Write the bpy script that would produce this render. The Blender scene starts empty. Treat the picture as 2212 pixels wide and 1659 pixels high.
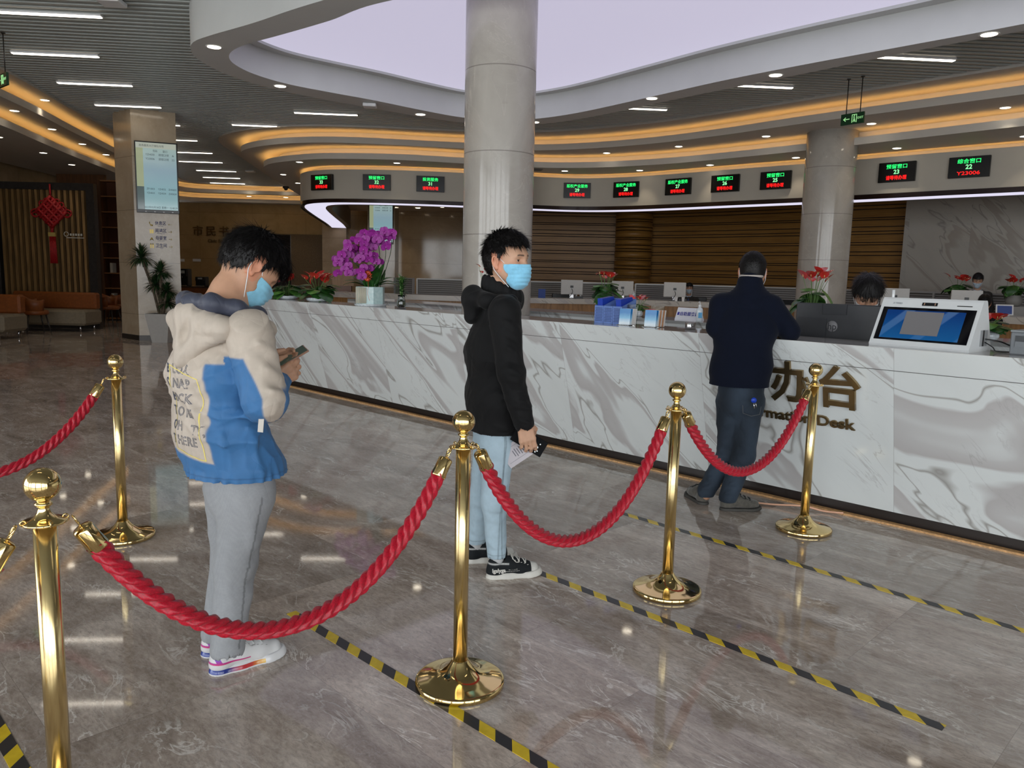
import bpy, math, random, time
import numpy as np
from mathutils import Vector, Matrix
from mathutils.bvhtree import BVHTree
T0=time.time()
random.seed(7); np.random.seed(7)
PI=math.pi
SC=bpy.context.scene
COL=SC.collection
# ------------------------------------------------------------------ camera
CAM_H,CAM_PITCH,CAM_ROLL,CAM_F=1.4634,0.138245,0.0237594,1687.27
def cam_axes():
    cp,sp,cr,sr=math.cos(CAM_PITCH),math.sin(CAM_PITCH),math.cos(CAM_ROLL),math.sin(CAM_ROLL)
    fw=Vector((0,cp,-sp)); r0=Vector((1,0,0)); u0=Vector((0,sp,cp))
    return fw,cr*r0+sr*u0,-sr*r0+cr*u0
FW,RT,UP=cam_axes()
cd=bpy.data.cameras.new('camera'); cam=bpy.data.objects.new('camera',cd); COL.objects.link(cam)
cam.matrix_world=Matrix(((RT.x,UP.x,-FW.x,0),(RT.y,UP.y,-FW.y,0),(RT.z,UP.z,-FW.z,CAM_H),(0,0,0,1)))
cd.sensor_fit='HORIZONTAL'; cd.sensor_width=36; cd.lens=CAM_F*36/2212; cd.clip_start=.05; cd.clip_end=200
SC.camera=cam
def W(px,py,Y):
    "the point of the place seen at photo pixel (px,py) at distance Y (metres along +Y)"
    d=FW+RT*((px-1106)/CAM_F)+UP*((829.5-py)/CAM_F)
    return Vector((0,0,CAM_H))+d*(Y/d.y)
# ------------------------------------------------------------------ colour management, world, daylight
vs=SC.view_settings; vs.view_transform='Standard'; vs.look='None'; vs.gamma=1; vs.use_curve_mapping=False
vs.exposure=0.0
wd=bpy.data.worlds.new('sky'); SC.world=wd; wd.use_nodes=True
bgn=wd.node_tree.nodes['Background']; bgn.inputs[0].default_value=(.93,.97,1.0,1); bgn.inputs[1].default_value=6.4
SC.cycles.max_bounces=7; SC.cycles.diffuse_bounces=4; SC.cycles.glossy_bounces=4; SC.cycles.transmission_bounces=6
SC.cycles.use_denoising=True; SC.cycles.sample_clamp_indirect=6; SC.cycles.caustics_reflective=False; SC.cycles.caustics_refractive=False
def area(name,loc,rot,sx,sy,power,color=(1,1,1),portal=False):
    l=bpy.data.lights.new(name,'AREA'); l.shape='RECTANGLE'; l.size=sx; l.size_y=sy; l.energy=power; l.color=color
    o=bpy.data.objects.new(name,l); o.location=loc; o.rotation_euler=rot; COL.objects.link(o)
    if portal: l.cycles.is_portal=True
    return o
# the glass front behind the camera (five tall bays) and the glazed side on the left let the sky in
BAYS=[(-9.2,-5.9),(-5.5,-2.2),(-1.8,1.5),(1.9,5.2),(5.6,8.9)]
WY=-4.2; WX=-9.9
for a,b in BAYS: area('window_portal',((a+b)/2,WY-.12,2.2),(PI/2,0,0),b-a,4.0,1,portal=True)
SIDE=[(-3.8,-.6),(-.2,3.0)]
for a,b in SIDE: area('window_portal',(WX-.12,(a+b)/2,2.2),(PI/2,0,-PI/2),b-a,4.0,1,portal=True)
# ------------------------------------------------------------------ helpers
def tag(o,label=None,cat=None,group=None,kind=None):
    if label: o['label']=label
    if cat: o['category']=cat
    if group: o['group']=group
    if kind: o['kind']=kind
    return o
def empty(name,loc=(0,0,0),rz=0,label=None,cat=None,group=None,parent=None):
    o=bpy.data.objects.new(name,None); o.location=loc; o.rotation_euler=(0,0,rz); o.empty_display_size=.1
    COL.objects.link(o); o.parent=parent
    return tag(o,label,cat,group)
def copy_tree(o,parent=None):
    c=o.copy(); COL.objects.link(c); c.parent=parent
    for ch in list(o.children): copy_tree(ch,c)
    return c
def frame_of(d):
    d=Vector(d).normalized(); a=Vector((0,0,1)) if abs(d.z)<.95 else Vector((1,0,0))
    x=a.cross(d).normalized(); return x,d.cross(x),d
def crom(P,n=8,closed=False):
    P=[Vector(p) for p in P]; out=[]; m=len(P)
    for i in range(m if closed else m-1):
        if closed: a,b,c,d=P[i-1],P[i],P[(i+1)%m],P[(i+2)%m]
        else: a,b,c,d=P[max(i-1,0)],P[i],P[i+1],P[min(i+2,m-1)]
        for k in range(n):
            t=k/n; out.append(.5*((2*b)+(c-a)*t+(2*a-5*b+4*c-d)*t*t+(3*b-3*c+d-a)*t**3))
    if not closed: out.append(P[-1])
    return out
def resample(P,n,closed=False):
    Q=list(P)+([P[0]] if closed else []); L=[0]
    for i in range(1,len(Q)): L.append(L[-1]+(Q[i]-Q[i-1]).length)
    out=[]; j=0
    for k in range(n):
        s=L[-1]*k/(n if closed else n-1)
        while j<len(L)-2 and L[j+1]<s: j+=1
        t=(s-L[j])/max(L[j+1]-L[j],1e-9); out.append(Q[j].lerp(Q[j+1],min(t,1)))
    return out
def offset2(P,d,closed=False):
    "offset a plan curve to its left by d"
    out=[]; n=len(P)
    for i in range(n):
        a=P[i-1] if (i or closed) else P[i]; b=P[(i+1)%n] if (i<n-1 or closed) else P[i]
        t=(b-a); t=Vector((t.x,t.y)).normalized(); out.append(Vector((P[i].x-t.y*d,P[i].y+t.x*d,P[i].z if len(P[i])>2 else 0)))
    return out
class MB:
    def __init__(s): s.v=[]; s.f=[]; s.m=[]; s.s=[]
    def add(s,vs,fs,mi=0,smooth=False):
        o=len(s.v); s.v+=[tuple(v) for v in vs]; s.f+=[tuple(i+o for i in f) for f in fs]; s.m+=[mi]*len(fs); s.s+=[smooth]*len(fs); return s
    def box(s,c,size,mi=0,rz=0,R=None,bev=0):
        hx,hy,hz=[k/2 for k in size]; c=Vector(c)
        M=R if R is not None else Matrix.Rotation(rz,3,'Z')
        if bev<=0:
            vs=[c+M@Vector((x,y,z)) for x in(-hx,hx) for y in(-hy,hy) for z in(-hz,hz)]
            fs=[(0,1,3,2),(4,6,7,5),(0,4,5,1),(2,3,7,6),(0,2,6,4),(1,5,7,3)]
            return s.add(vs,fs,mi)
        b=min(bev,hx*.49,hy*.49,hz*.49); vs=[]; ix={}
        for sx in(-1,1):
            for sy in(-1,1):
                for sz in(-1,1):
                    for k in range(3):
                        p=[sx*(hx-b),sy*(hy-b),sz*(hz-b)]; p[k]=(sx*hx,sy*hy,sz*hz)[k]
                        ix[(sx,sy,sz,k)]=len(vs); vs.append(c+M@Vector(p))
        fs=[]
        for k in range(3):
            o=[i for i in range(3) if i!=k]
            for sg in(-1,1):
                q=[]
                for a,bb in((-1,-1),(1,-1),(1,1),(-1,1)):
                    t=[0,0,0]; t[k]=sg; t[o[0]]=a; t[o[1]]=bb; q.append(ix[(t[0],t[1],t[2],k)])
                fs.append(q if (sg>0)==(k!=1) else q[::-1])
        for k in range(3):
            o=[i for i in range(3) if i!=k]
            for a in(-1,1):
                for bb in(-1,1):
                    t0=[0,0,0]; t0[o[0]]=a; t0[o[1]]=bb; t1=t0[:]; t0[k]=-1; t1[k]=1
                    q=[ix[(*t0,o[0])],ix[(*t1,o[0])],ix[(*t1,o[1])],ix[(*t0,o[1])]]; fs.append(q)
        for sx in(-1,1):
            for sy in(-1,1):
                for sz in(-1,1): fs.append([ix[(sx,sy,sz,k)] for k in range(3)])
        return s.add(vs,fs,mi)
    def tube(s,P,r,n=10,mi=0,cap=True,closed=False,flat=None,smooth=True):
        P=[Vector(p) for p in P]; m=len(P); R=r if hasattr(r,'__len__') else [r]*m
        vs=[]; fs=[]; x=None
        for i in range(m):
            a=P[i-1] if (i or closed) else P[i]; b=P[(i+1)%m] if (i<m-1 or closed) else P[i]
            d=(b-a).normalized() if (b-a).length>1e-9 else Vector((0,0,1))
            if x is None: x=frame_of(d)[0]
            x=(x-d*x.dot(d)); x=x.normalized() if x.length>1e-6 else frame_of(d)[0]
            y=d.cross(x)
            for k in range(n):
                t=2*PI*k/n; vs.append(P[i]+(x*math.cos(t)+y*math.sin(t)*(flat or 1))*R[i])
        for i in range(m if closed else m-1):
            for k in range(n): fs.append((i*n+k,i*n+(k+1)%n,((i+1)%m)*n+(k+1)%n,((i+1)%m)*n+k))
        s.add(vs,fs,mi,smooth)
        if cap and not closed:
            o=len(s.v)-m*n; s.f+=[tuple(o+k for k in range(n))[::-1],tuple(o+(m-1)*n+k for k in range(n))]; s.m+=[mi]*2; s.s+=[False]*2
        return s
    def lathe(s,prof,c=(0,0,0),n=32,mi=0,smooth=True,R=None,cap=True,sx=1,sy=1):
        c=Vector(c); vs=[]; fs=[]; m=len(prof); M=R if R is not None else Matrix.Identity(3)
        for r,z in prof:
            for k in range(n): t=2*PI*k/n; vs.append(c+M@Vector((r*sx*math.cos(t),r*sy*math.sin(t),z)))
        for i in range(m-1):
            for k in range(n): fs.append((i*n+k,i*n+(k+1)%n,(i+1)*n+(k+1)%n,(i+1)*n+k))
        s.add(vs,fs,mi,smooth)
        if cap:
            o=len(s.v)-m*n
            if prof[0][0]>1e-6: s.f.append(tuple(o+k for k in range(n))[::-1]); s.m.append(mi); s.s.append(False)
            if prof[-1][0]>1e-6: s.f.append(tuple(o+(m-1)*n+k for k in range(n))); s.m.append(mi); s.s.append(False)
        return s
    def ball(s,c,r,mi=0,n=16,sc=(1,1,1),R=None):
        M=(R if R is not None else Matrix.Identity(3))@Matrix.Diagonal(sc)
        return s.lathe([(r*math.sin(PI*i/(n//2)),-r*math.cos(PI*i/(n//2))) for i in range(n//2+1)],c,n,mi,True,M,False)
    def prism(s,poly,z0,z1,mi=0,smooth=False,caps=True):
        n=len(poly); vs=[(p[0],p[1],z0) for p in poly]+[(p[0],p[1],z1) for p in poly]
        s.add(vs,[(i,(i+1)%n,n+(i+1)%n,n+i) for i in range(n)],mi,smooth)
        if caps:
            o=len(s.v)-2*n; s.f+=[tuple(o+i for i in range(n))[::-1],tuple(o+n+i for i in range(n))]; s.m+=[mi]*2; s.s+=[False]*2
        return s
    def strip(s,A,B,mi=0,closed=False,smooth=False):
        n=len(A); return s.add(list(A)+list(B),[(i,(i+1)%n,n+(i+1)%n,n+i) for i in range(n if closed else n-1)],mi,smooth)
    def wall(s,P,z0,z1,mi=0,closed=False,smooth=True):
        return s.strip([(p[0],p[1],z0) for p in P],[(p[0],p[1],z1) for p in P],mi,closed,smooth)
    def band(s,A,B,z,mi=0,closed=False):
        return s.strip([(p[0],p[1],z) for p in A],[(p[0],p[1],z) for p in B],mi,closed)
    def blade(s,base,tip,w,up,mi=0,n=5,bend=0,cup=.15,prof=None):
        "a leaf or petal: curved tapering blade from base to tip"
        base=Vector(base); tip=Vector(tip); d=tip-base; L=d.length; dn=d.normalized(); side=dn.cross(Vector(up))
        side=side.normalized() if side.length>1e-6 else frame_of(dn)[0]; nn=side.cross(dn)
        vs=[]
        for i in range(n+1):
            t=i/n; ww=w*(prof(t) if prof else math.sin(PI*min(max(t*.93+.05,0),1))**.7)
            c=base+d*t+nn*(bend*L*4*t*(1-t)); vs+=[c-side*ww/2+nn*cup*ww,c,c+side*ww/2+nn*cup*ww]
        fs=[]
        for i in range(n): fs+=[(3*i,3*i+1,3*i+4,3*i+3),(3*i+1,3*i+2,3*i+5,3*i+4)]
        return s.add(vs,fs,mi,True)
    def build(s,name,mats,parent=None,loc=None,R=None,label=None,cat=None,group=None,kind=None):
        me=bpy.data.meshes.new(name); me.from_pydata(s.v,[],s.f)
        for m in (mats if isinstance(mats,(list,tuple)) else [mats]): me.materials.append(m)
        me.polygons.foreach_set('material_index',s.m); me.polygons.foreach_set('use_smooth',s.s); me.update()
        o=bpy.data.objects.new(name,me); COL.objects.link(o); o.parent=parent
        if loc is not None: o.location=loc
        return tag(o,label,cat,group,kind)
# ------------------------------------------------------------------ materials
MATS={}
def mat(name,color,rough=.5,metal=0,spec=.5,noise=0,nscale=20,bump=0,bscale=60,emit=None,estr=0,alpha=1,trans=0,coat=0,sheen=0,ior=1.45,c2=None,stretch=None,sss=0):
    if name in MATS: return MATS[name]
    m=bpy.data.materials.new(name); m.use_nodes=True; nt=m.node_tree; N=nt.nodes; L=nt.links; b=N['Principled BSDF']
    b.inputs['Base Color'].default_value=(*color,1); b.inputs['Roughness'].default_value=rough; b.inputs['Metallic'].default_value=metal
    b.inputs['Specular IOR Level'].default_value=spec; b.inputs['IOR'].default_value=ior
    b.inputs['Coat Weight'].default_value=coat; b.inputs['Coat Roughness'].default_value=.05; b.inputs['Sheen Weight'].default_value=sheen
    b.inputs['Transmission Weight'].default_value=trans; b.inputs['Alpha'].default_value=alpha
    if sss: b.inputs['Subsurface Weight'].default_value=sss; b.inputs['Subsurface Radius'].default_value=(.012,.004,.002); b.inputs['Subsurface Scale'].default_value=1
    tc=N.new('ShaderNodeTexCoord'); src=tc.outputs['Object']
    if stretch:
        mp=N.new('ShaderNodeMapping'); mp.inputs['Scale'].default_value=stretch; L.new(src,mp.inputs[0]); src=mp.outputs[0]
    n=N.new('ShaderNodeTexNoise'); n.inputs['Scale'].default_value=nscale; n.inputs['Detail'].default_value=4; L.new(src,n.inputs['Vector'])
    r=N.new('ShaderNodeValToRGB'); c2=c2 or tuple(min(c*(1+noise),1) for c in color); c1=color if c2!=tuple(min(c*(1+noise),1) for c in color) else tuple(c*(1-noise) for c in color)
    r.color_ramp.elements[0].color=(*c1,1); r.color_ramp.elements[1].color=(*c2,1); r.color_ramp.elements[0].position=.35; r.color_ramp.elements[1].position=.68
    L.new(n.outputs['Fac'],r.inputs[0]); L.new(r.outputs[0],b.inputs['Base Color'])
    if bump:
        n2=N.new('ShaderNodeTexNoise'); n2.inputs['Scale'].default_value=bscale; n2.inputs['Detail'].default_value=3; L.new(src,n2.inputs['Vector'])
        bp=N.new('ShaderNodeBump'); bp.inputs['Strength'].default_value=bump; bp.inputs['Distance'].default_value=.01; L.new(n2.outputs['Fac'],bp.inputs['Height']); L.new(bp.outputs[0],b.inputs['Normal'])
    if emit: b.inputs['Emission Color'].default_value=(*emit,1); b.inputs['Emission Strength'].default_value=estr
    MATS[name]=m; return m
def ntree(name,rough=.5,metal=0,spec=.5):
    m=mat(name,(.5,.5,.5),rough,metal,spec); nt=m.node_tree; b=nt.nodes['Principled BSDF']
    for l in list(b.inputs['Base Color'].links): nt.links.remove(l)
    return m,nt,nt.nodes,nt.links,b
def mathn(N,L,op,a,b=None,clamp=False):
    n=N.new('ShaderNodeMath'); n.operation=op; n.use_clamp=clamp
    for i,x in enumerate((a,b)):
        if x is None: continue
        if hasattr(x,'links'): L.new(x,n.inputs[i])
        else: n.inputs[i].default_value=x
    return n.outputs[0]
def mixc(N,L,f,a,b,mode='MIX'):
    n=N.new('ShaderNodeMix'); n.data_type='RGBA'; n.blend_type=mode; n.clamp_factor=True
    for i,x in((0,f),(6,a),(7,b)):
        if hasattr(x,'links'): L.new(x,n.inputs[i])
        elif i==0: n.inputs[0].default_value=x
        else: n.inputs[i].default_value=(*x,1)
    return n.outputs[2]
def noise(N,L,vec,scale,detail=4,dist=0,rough=.5):
    n=N.new('ShaderNodeTexNoise'); n.inputs['Scale'].default_value=scale; n.inputs['Detail'].default_value=detail; n.inputs['Distortion'].default_value=dist; n.inputs['Roughness'].default_value=rough
    L.new(vec,n.inputs['Vector']); return n
def ramp(N,L,fac,stops):
    r=N.new('ShaderNodeValToRGB'); e=r.color_ramp.elements
    while len(e)<len(stops): e.new(.5)
    for i,(p,c) in enumerate(stops): e[i].position=p; e[i].color=(*c,1) if len(c)==3 else c
    L.new(fac,r.inputs[0]); return r.outputs[0]
def comb(N,L,x,y,z):
    n=N.new('ShaderNodeCombineXYZ')
    for i,v in enumerate((x,y,z)):
        if hasattr(v,'links'): L.new(v,n.inputs[i])
        else: n.inputs[i].default_value=v
    return n.outputs[0]
def vein(N,L,vec,scale,width,dist=1.2,detail=5):
    "thin meandering veins: where a noise field crosses one half"
    n=noise(N,L,vec,scale,detail,dist,.55); a=mathn(N,L,'SUBTRACT',n.outputs['Fac'],.5); a=mathn(N,L,'ABSOLUTE',a)
    return ramp(N,L,a,[(0,(1,1,1)),(width,(0,0,0))])
def mat_floor():
    m,nt,N,L,b=ntree('polished_grey_brown_marble_tiles',.045,0,.5)
    tc=N.new('ShaderNodeTexCoord'); mp=N.new('ShaderNodeMapping'); mp.inputs['Rotation'].default_value=(0,0,PI/4); L.new(tc.outputs['Object'],mp.inputs[0])
    mp.inputs['Location'].default_value=(.33,.2,0)
    sp=N.new('ShaderNodeSeparateXYZ'); L.new(mp.outputs[0],sp.inputs[0]); TW,TH=1.6,.8
    row=mathn(N,L,'FLOOR',mathn(N,L,'DIVIDE',sp.outputs[1],TH))
    xs=mathn(N,L,'ADD',sp.outputs[0],mathn(N,L,'MULTIPLY',row,.37*TW))
    cx=mathn(N,L,'FLOOR',mathn(N,L,'DIVIDE',xs,TW))
    wn=N.new('ShaderNodeTexWhiteNoise'); wn.noise_dimensions='2D'; L.new(comb(N,L,cx,row,0),wn.inputs['Vector'])
    off=N.new('ShaderNodeVectorMath'); off.operation='MULTIPLY_ADD'; L.new(wn.outputs['Color'],off.inputs[0]); off.inputs[1].default_value=(30,30,30); L.new(mp.outputs[0],off.inputs[2]); V=off.outputs[0]
    st=N.new('ShaderNodeMapping'); st.inputs['Scale'].default_value=(1,2.6,1); st.inputs['Rotation'].default_value=(0,0,.35); L.new(V,st.inputs[0])
    base=ramp(N,L,noise(N,L,st.outputs[0],1.6,8,.8,.68).outputs['Fac'],[(.28,(.28,.225,.185)),(.5,(.49,.415,.36)),(.72,(.76,.68,.61))])
    grain=ramp(N,L,noise(N,L,st.outputs[0],26,6,.5,.7).outputs['Fac'],[(.3,(.72,.70,.68)),(.7,(1.2,1.2,1.2))])
    col=mixc(N,L,1,base,grain,'MULTIPLY')
    v1=vein(N,L,st.outputs[0],2.4,.022,1.8,8); msk=ramp(N,L,noise(N,L,V,3.2,3).outputs['Fac'],[(.46,(0,0,0)),(.62,(1,1,1))])
    vv=mathn(N,L,'MULTIPLY',v1,msk); col=mixc(N,L,mathn(N,L,'MULTIPLY',vv,.88),col,(.88,.84,.79))
    v2=vein(N,L,V,7,.012,1.2,6); col=mixc(N,L,mathn(N,L,'MULTIPLY',v2,.5),col,(.55,.50,.46))
    v3=vein(N,L,st.outputs[0],5,.01,1.5,5); col=mixc(N,L,mathn(N,L,'MULTIPLY',v3,.35),col,(.12,.095,.08))
    tv=ramp(N,L,wn.outputs['Value'],[(0,(.86,.86,.86)),(1,(1.12,1.11,1.1))]); col=mixc(N,L,1,col,tv,'MULTIPLY')
    fx=mathn(N,L,'ABSOLUTE',mathn(N,L,'SUBTRACT',mathn(N,L,'FRACT',mathn(N,L,'DIVIDE',xs,TW)),.5))
    fy=mathn(N,L,'ABSOLUTE',mathn(N,L,'SUBTRACT',mathn(N,L,'FRACT',mathn(N,L,'DIVIDE',sp.outputs[1],TH)),.5))
    g=mathn(N,L,'MAXIMUM',mathn(N,L,'GREATER_THAN',fx,.5-.0012/TW),mathn(N,L,'GREATER_THAN',fy,.5-.0012/TH))
    col=mixc(N,L,mathn(N,L,'MULTIPLY',g,.35),col,(.10,.085,.07)); L.new(col,b.inputs['Base Color'])
    return m
def mat_white_marble(name,PW=1.12,white=(.70,.735,.735),scale=1.0,ang=.75,joint=True,rough=.12,band=(.43,.405,.405)):
    "white marble, broad lilac-grey diagonal veins; object X runs along the face, Z up"
    m,nt,N,L,b=ntree(name,rough,0,.5)
    tc=N.new('ShaderNodeTexCoord'); sp=N.new('ShaderNodeSeparateXYZ'); L.new(tc.outputs['Object'],sp.inputs[0])
    pn=mathn(N,L,'FLOOR',mathn(N,L,'DIVIDE',sp.outputs[0],PW))
    wn=N.new('ShaderNodeTexWhiteNoise'); wn.noise_dimensions='1D'; L.new(pn,wn.inputs['W'])
    off=N.new('ShaderNodeVectorMath'); off.operation='MULTIPLY_ADD'; L.new(wn.outputs['Color'],off.inputs[0]); off.inputs[1].default_value=(9,9,9); L.new(tc.outputs['Object'],off.inputs[2])
    mp=N.new('ShaderNodeMapping'); mp.inputs['Rotation'].default_value=(0,-ang,0); mp.inputs['Scale'].default_value=(scale,)*3; L.new(off.outputs[0],mp.inputs[0])
    # stretch along the vein direction
    st=N.new('ShaderNodeMapping'); st.inputs['Scale'].default_value=(.28,1,1.25); L.new(mp.outputs[0],st.inputs[0]); V=st.outputs[0]
    n=noise(N,L,V,1.15,3.5,.9,.5); a=mathn(N,L,'SUBTRACT',n.outputs['Fac'],.53)
    broad=ramp(N,L,a,[(0,(0,0,0)),(.012,(.95,.95,.95)),(.05,(.75,.75,.75)),(.075,(0,0,0))])
    edge=vein(N,L,V,1.15,.007,.9,3.5); 
    fine=vein(N,L,V,5.5,.016,1.0,5); fm=ramp(N,L,noise(N,L,mp.outputs[0],2.2,3).outputs['Fac'],[(.45,(0,0,0)),(.65,(1,1,1))])
    cloud=ramp(N,L,noise(N,L,V,2.5,5,.3).outputs['Fac'],[(.3,tuple(c*.93 for c in white)),(.62,white)])
    col=mixc(N,L,mathn(N,L,'MULTIPLY',broad,.85),cloud,band)
    col=mixc(N,L,mathn(N,L,'MULTIPLY',edge,.75),col,(.24,.22,.20))
    col=mixc(N,L,mathn(N,L,'MULTIPLY',mathn(N,L,'MULTIPLY',fine,fm),.5),col,(.34,.33,.33))
    if joint:
        fx=mathn(N,L,'ABSOLUTE',mathn(N,L,'SUBTRACT',mathn(N,L,'FRACT',mathn(N,L,'DIVIDE',sp.outputs[0],PW)),.5))
        col=mixc(N,L,mathn(N,L,'MULTIPLY',mathn(N,L,'GREATER_THAN',fx,.5-.0015/PW),.5),col,(.3,.3,.29))
    L.new(col,b.inputs['Base Color']); return m
def mat_beige_marble(name,c1,c2,rough=.15,joint=None,zoff=0,xw=None):
    "beige stone cladding with thin joints every joint metres of height"
    m,nt,N,L,b=ntree(name,rough,0,.5)
    tc=N.new('ShaderNodeTexCoord'); V=tc.outputs['Object']
    col=ramp(N,L,noise(N,L,V,1.7,7,.6,.65).outputs['Fac'],[(.3,c1),(.7,c2)])
    v=vein(N,L,V,1.6,.006,1.3,5); col=mixc(N,L,mathn(N,L,'MULTIPLY',v,.30),col,tuple(min(c*1.25,1) for c in c2))
    sk=noise(N,L,V,9,4,.6); sp2=ramp(N,L,sk.outputs['Fac'],[(.66,(0,0,0)),(.74,(1,1,1))]); col=mixc(N,L,mathn(N,L,'MULTIPLY',sp2,.25),col,tuple(c*.72 for c in c1))
    if joint:
        sp=N.new('ShaderNodeSeparateXYZ'); L.new(V,sp.inputs[0])
        fz=mathn(N,L,'ABSOLUTE',mathn(N,L,'SUBTRACT',mathn(N,L,'FRACT',mathn(N,L,'DIVIDE',mathn(N,L,'SUBTRACT',sp.outputs[2],zoff),joint)),.5))
        g=mathn(N,L,'GREATER_THAN',fz,.5-.005/joint)
        if xw:
            row=mathn(N,L,'FLOOR',mathn(N,L,'DIVIDE',mathn(N,L,'SUBTRACT',sp.outputs[2],zoff),joint))
            xx=mathn(N,L,'ADD',mathn(N,L,'ADD',sp.outputs[0],sp.outputs[1]),mathn(N,L,'MULTIPLY',row,xw*.0))
            fx=mathn(N,L,'ABSOLUTE',mathn(N,L,'SUBTRACT',mathn(N,L,'FRACT',mathn(N,L,'DIVIDE',xx,xw)),.5))
            g=mathn(N,L,'MAXIMUM',g,mathn(N,L,'GREATER_THAN',fx,.5-.004/xw))
        col=mixc(N,L,mathn(N,L,'MULTIPLY',g,.6),col,tuple(c*.35 for c in c1))
    L.new(col,b.inputs['Base Color']); return m
def mat_stripes(name,cols,period,axis=2,duty=.5,rough=.4,c_noise=.1):
    m,nt,N,L,b=ntree(name,rough,0,.4)
    tc=N.new('ShaderNodeTexCoord'); sp=N.new('ShaderNodeSeparateXYZ'); L.new(tc.outputs['Object'],sp.inputs[0])
    f=mathn(N,L,'FRACT',mathn(N,L,'DIVIDE',sp.outputs[axis],period)); g=mathn(N,L,'GREATER_THAN',f,duty)
    col=mixc(N,L,g,cols[0],cols[1]); nn=noise(N,L,tc.outputs['Object'],6,4); col=mixc(N,L,mathn(N,L,'MULTIPLY',nn.outputs['Fac'],c_noise*2),col,tuple(c*.5 for c in cols[0]))
    L.new(col,b.inputs['Base Color']); return m
def mat_vcol(name,rough=.7,bump=.15,bscale=90,sheen=0,weave=None,spec=.3,var=.06):
    m,nt,N,L,b=ntree(name,rough,0,spec); at=N.new('ShaderNodeVertexColor'); at.layer_name='Col'
    tc=N.new('ShaderNodeTexCoord'); n=noise(N,L,tc.outputs['Object'],14,5); v=ramp(N,L,n.outputs['Fac'],[(.3,(1-var,)*3),(.7,(1+var,)*3)])
    L.new(mixc(N,L,1,at.outputs[0],v,'MULTIPLY'),b.inputs['Base Color']); b.inputs['Sheen Weight'].default_value=sheen
    if bump:
        n2=noise(N,L,tc.outputs['Object'],bscale,4); bp=N.new('ShaderNodeBump'); bp.inputs['Strength'].default_value=bump; bp.inputs['Distance'].default_value=.01
        L.new(n2.outputs['Fac'],bp.inputs['Height']); L.new(bp.outputs[0],b.inputs['Normal'])
    return m
def emat(name,color,strength,base=None):
    return mat(name,base or color,.5,0,.2,emit=color,estr=strength)
M_white=mat('white_painted_plaster',(.52,.50,.46),.6,noise=.02,nscale=3)
M_ringw=mat('white_painted_bulkhead',(.62,.635,.625),.6,noise=.02,nscale=3)
M_fascia=mat('warm_white_painted_fascia',(.46,.425,.365),.55,noise=.03,nscale=2)
M_black=mat('black_plastic',(.012,.012,.013),.35,noise=.2)
M_dark=mat('dark_metal',(.03,.025,.022),.35,.3,noise=.2)
M_brass=mat('polished_brass',(.80,.60,.27),.085,1,noise=.05,nscale=8)
M_brass2=mat('satin_brass_pole',(.80,.62,.30),.20,1,noise=.06,nscale=12,stretch=(1,1,.05))
M_steel=mat('brushed_steel',(.55,.55,.56),.25,1,noise=.05)
M_whitep=mat('white_plastic',(.78,.79,.80),.3,noise=.02)
M_cove=emat('warm_cove_strip_light',(1,.58,.18),6.8)
M_lamp=emat('warm_white_lamp',(1,.88,.70),9.0)
M_lin=emat('linear_lamp_diffuser',(1,.90,.76),7.0)
M_skyl=emat('luminous_stretch_ceiling',(.82,.78,1.0),.62,base=(.3,.3,.3))
M_strip=emat('cool_white_light_panel',(.84,.81,1.0),.88,base=(.3,.3,.3))
M_glass=mat('clear_glass',(.9,.95,.93),.02,0,.5,trans=1,ior=1.45)
# ================================================================== THE SETTING
CU=Vector((.70711,-.70711,0)); CN=Vector((.70711,.70711,0))
def CP(u,n,z=0): return CU*u+CN*n+Vector((0,0,z))
CROT=-PI/4
MB().box((1,12,-.1),(30,40,.2)).build('floor',mat_floor(),kind='structure')
# ---- slatted ceiling, slats run along (cos 4.7 deg, sin 4.7 deg)
SL=math.radians(4.7); SD=Vector((math.cos(SL),math.sin(SL),0)); SN=Vector((-SD.y,SD.x,0))
m_slat=mat('grey_metal_slats',(.46,.485,.465),.45,.15,noise=.03); m_ceil=mat('ceiling_void_black',(.035,.037,.035),.9)
cm=MB(); cm.box((1,12,4.75),(30,40,.1),1)
for i in range(-46,228):
    y=i*.15; c=SD*1+SN*y; cm.box((c.x,c.y+0.1,4.50),(27,.062,.09),0,rz=SL)
cm.build('ceiling',[m_slat,m_ceil],kind='structure')
# ---- outer walls
m_wallL=mat_beige_marble('beige_wall_stone',(.25,.17,.085),(.35,.25,.14),.18,.86,0,1.3)
m_wallB=mat_beige_marble('back_wall_stone',(.34,.225,.10),(.44,.30,.145),.16,.86,.1,2.0)
MB().prism([(-9.9,10.3),(-12.75,10.4),(-12.8,17),(-12.9,22),(-13.1,29.9),(-13.4,29.9),(-13.4,10.1),(-9.9,10.1)],0,4.5,0).build('wall_left',m_wallL,kind='structure')
MB().box((-3.4,30.05,2.25),(19,.3,4.5),rz=0).build('wall_back',m_wallB,kind='structure')
MB().box((15.6,10,2.25),(.3,32,4.5)).build('wall_right',mat('painted_side_wall',(.6,.57,.5),.6),kind='structure')
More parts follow.
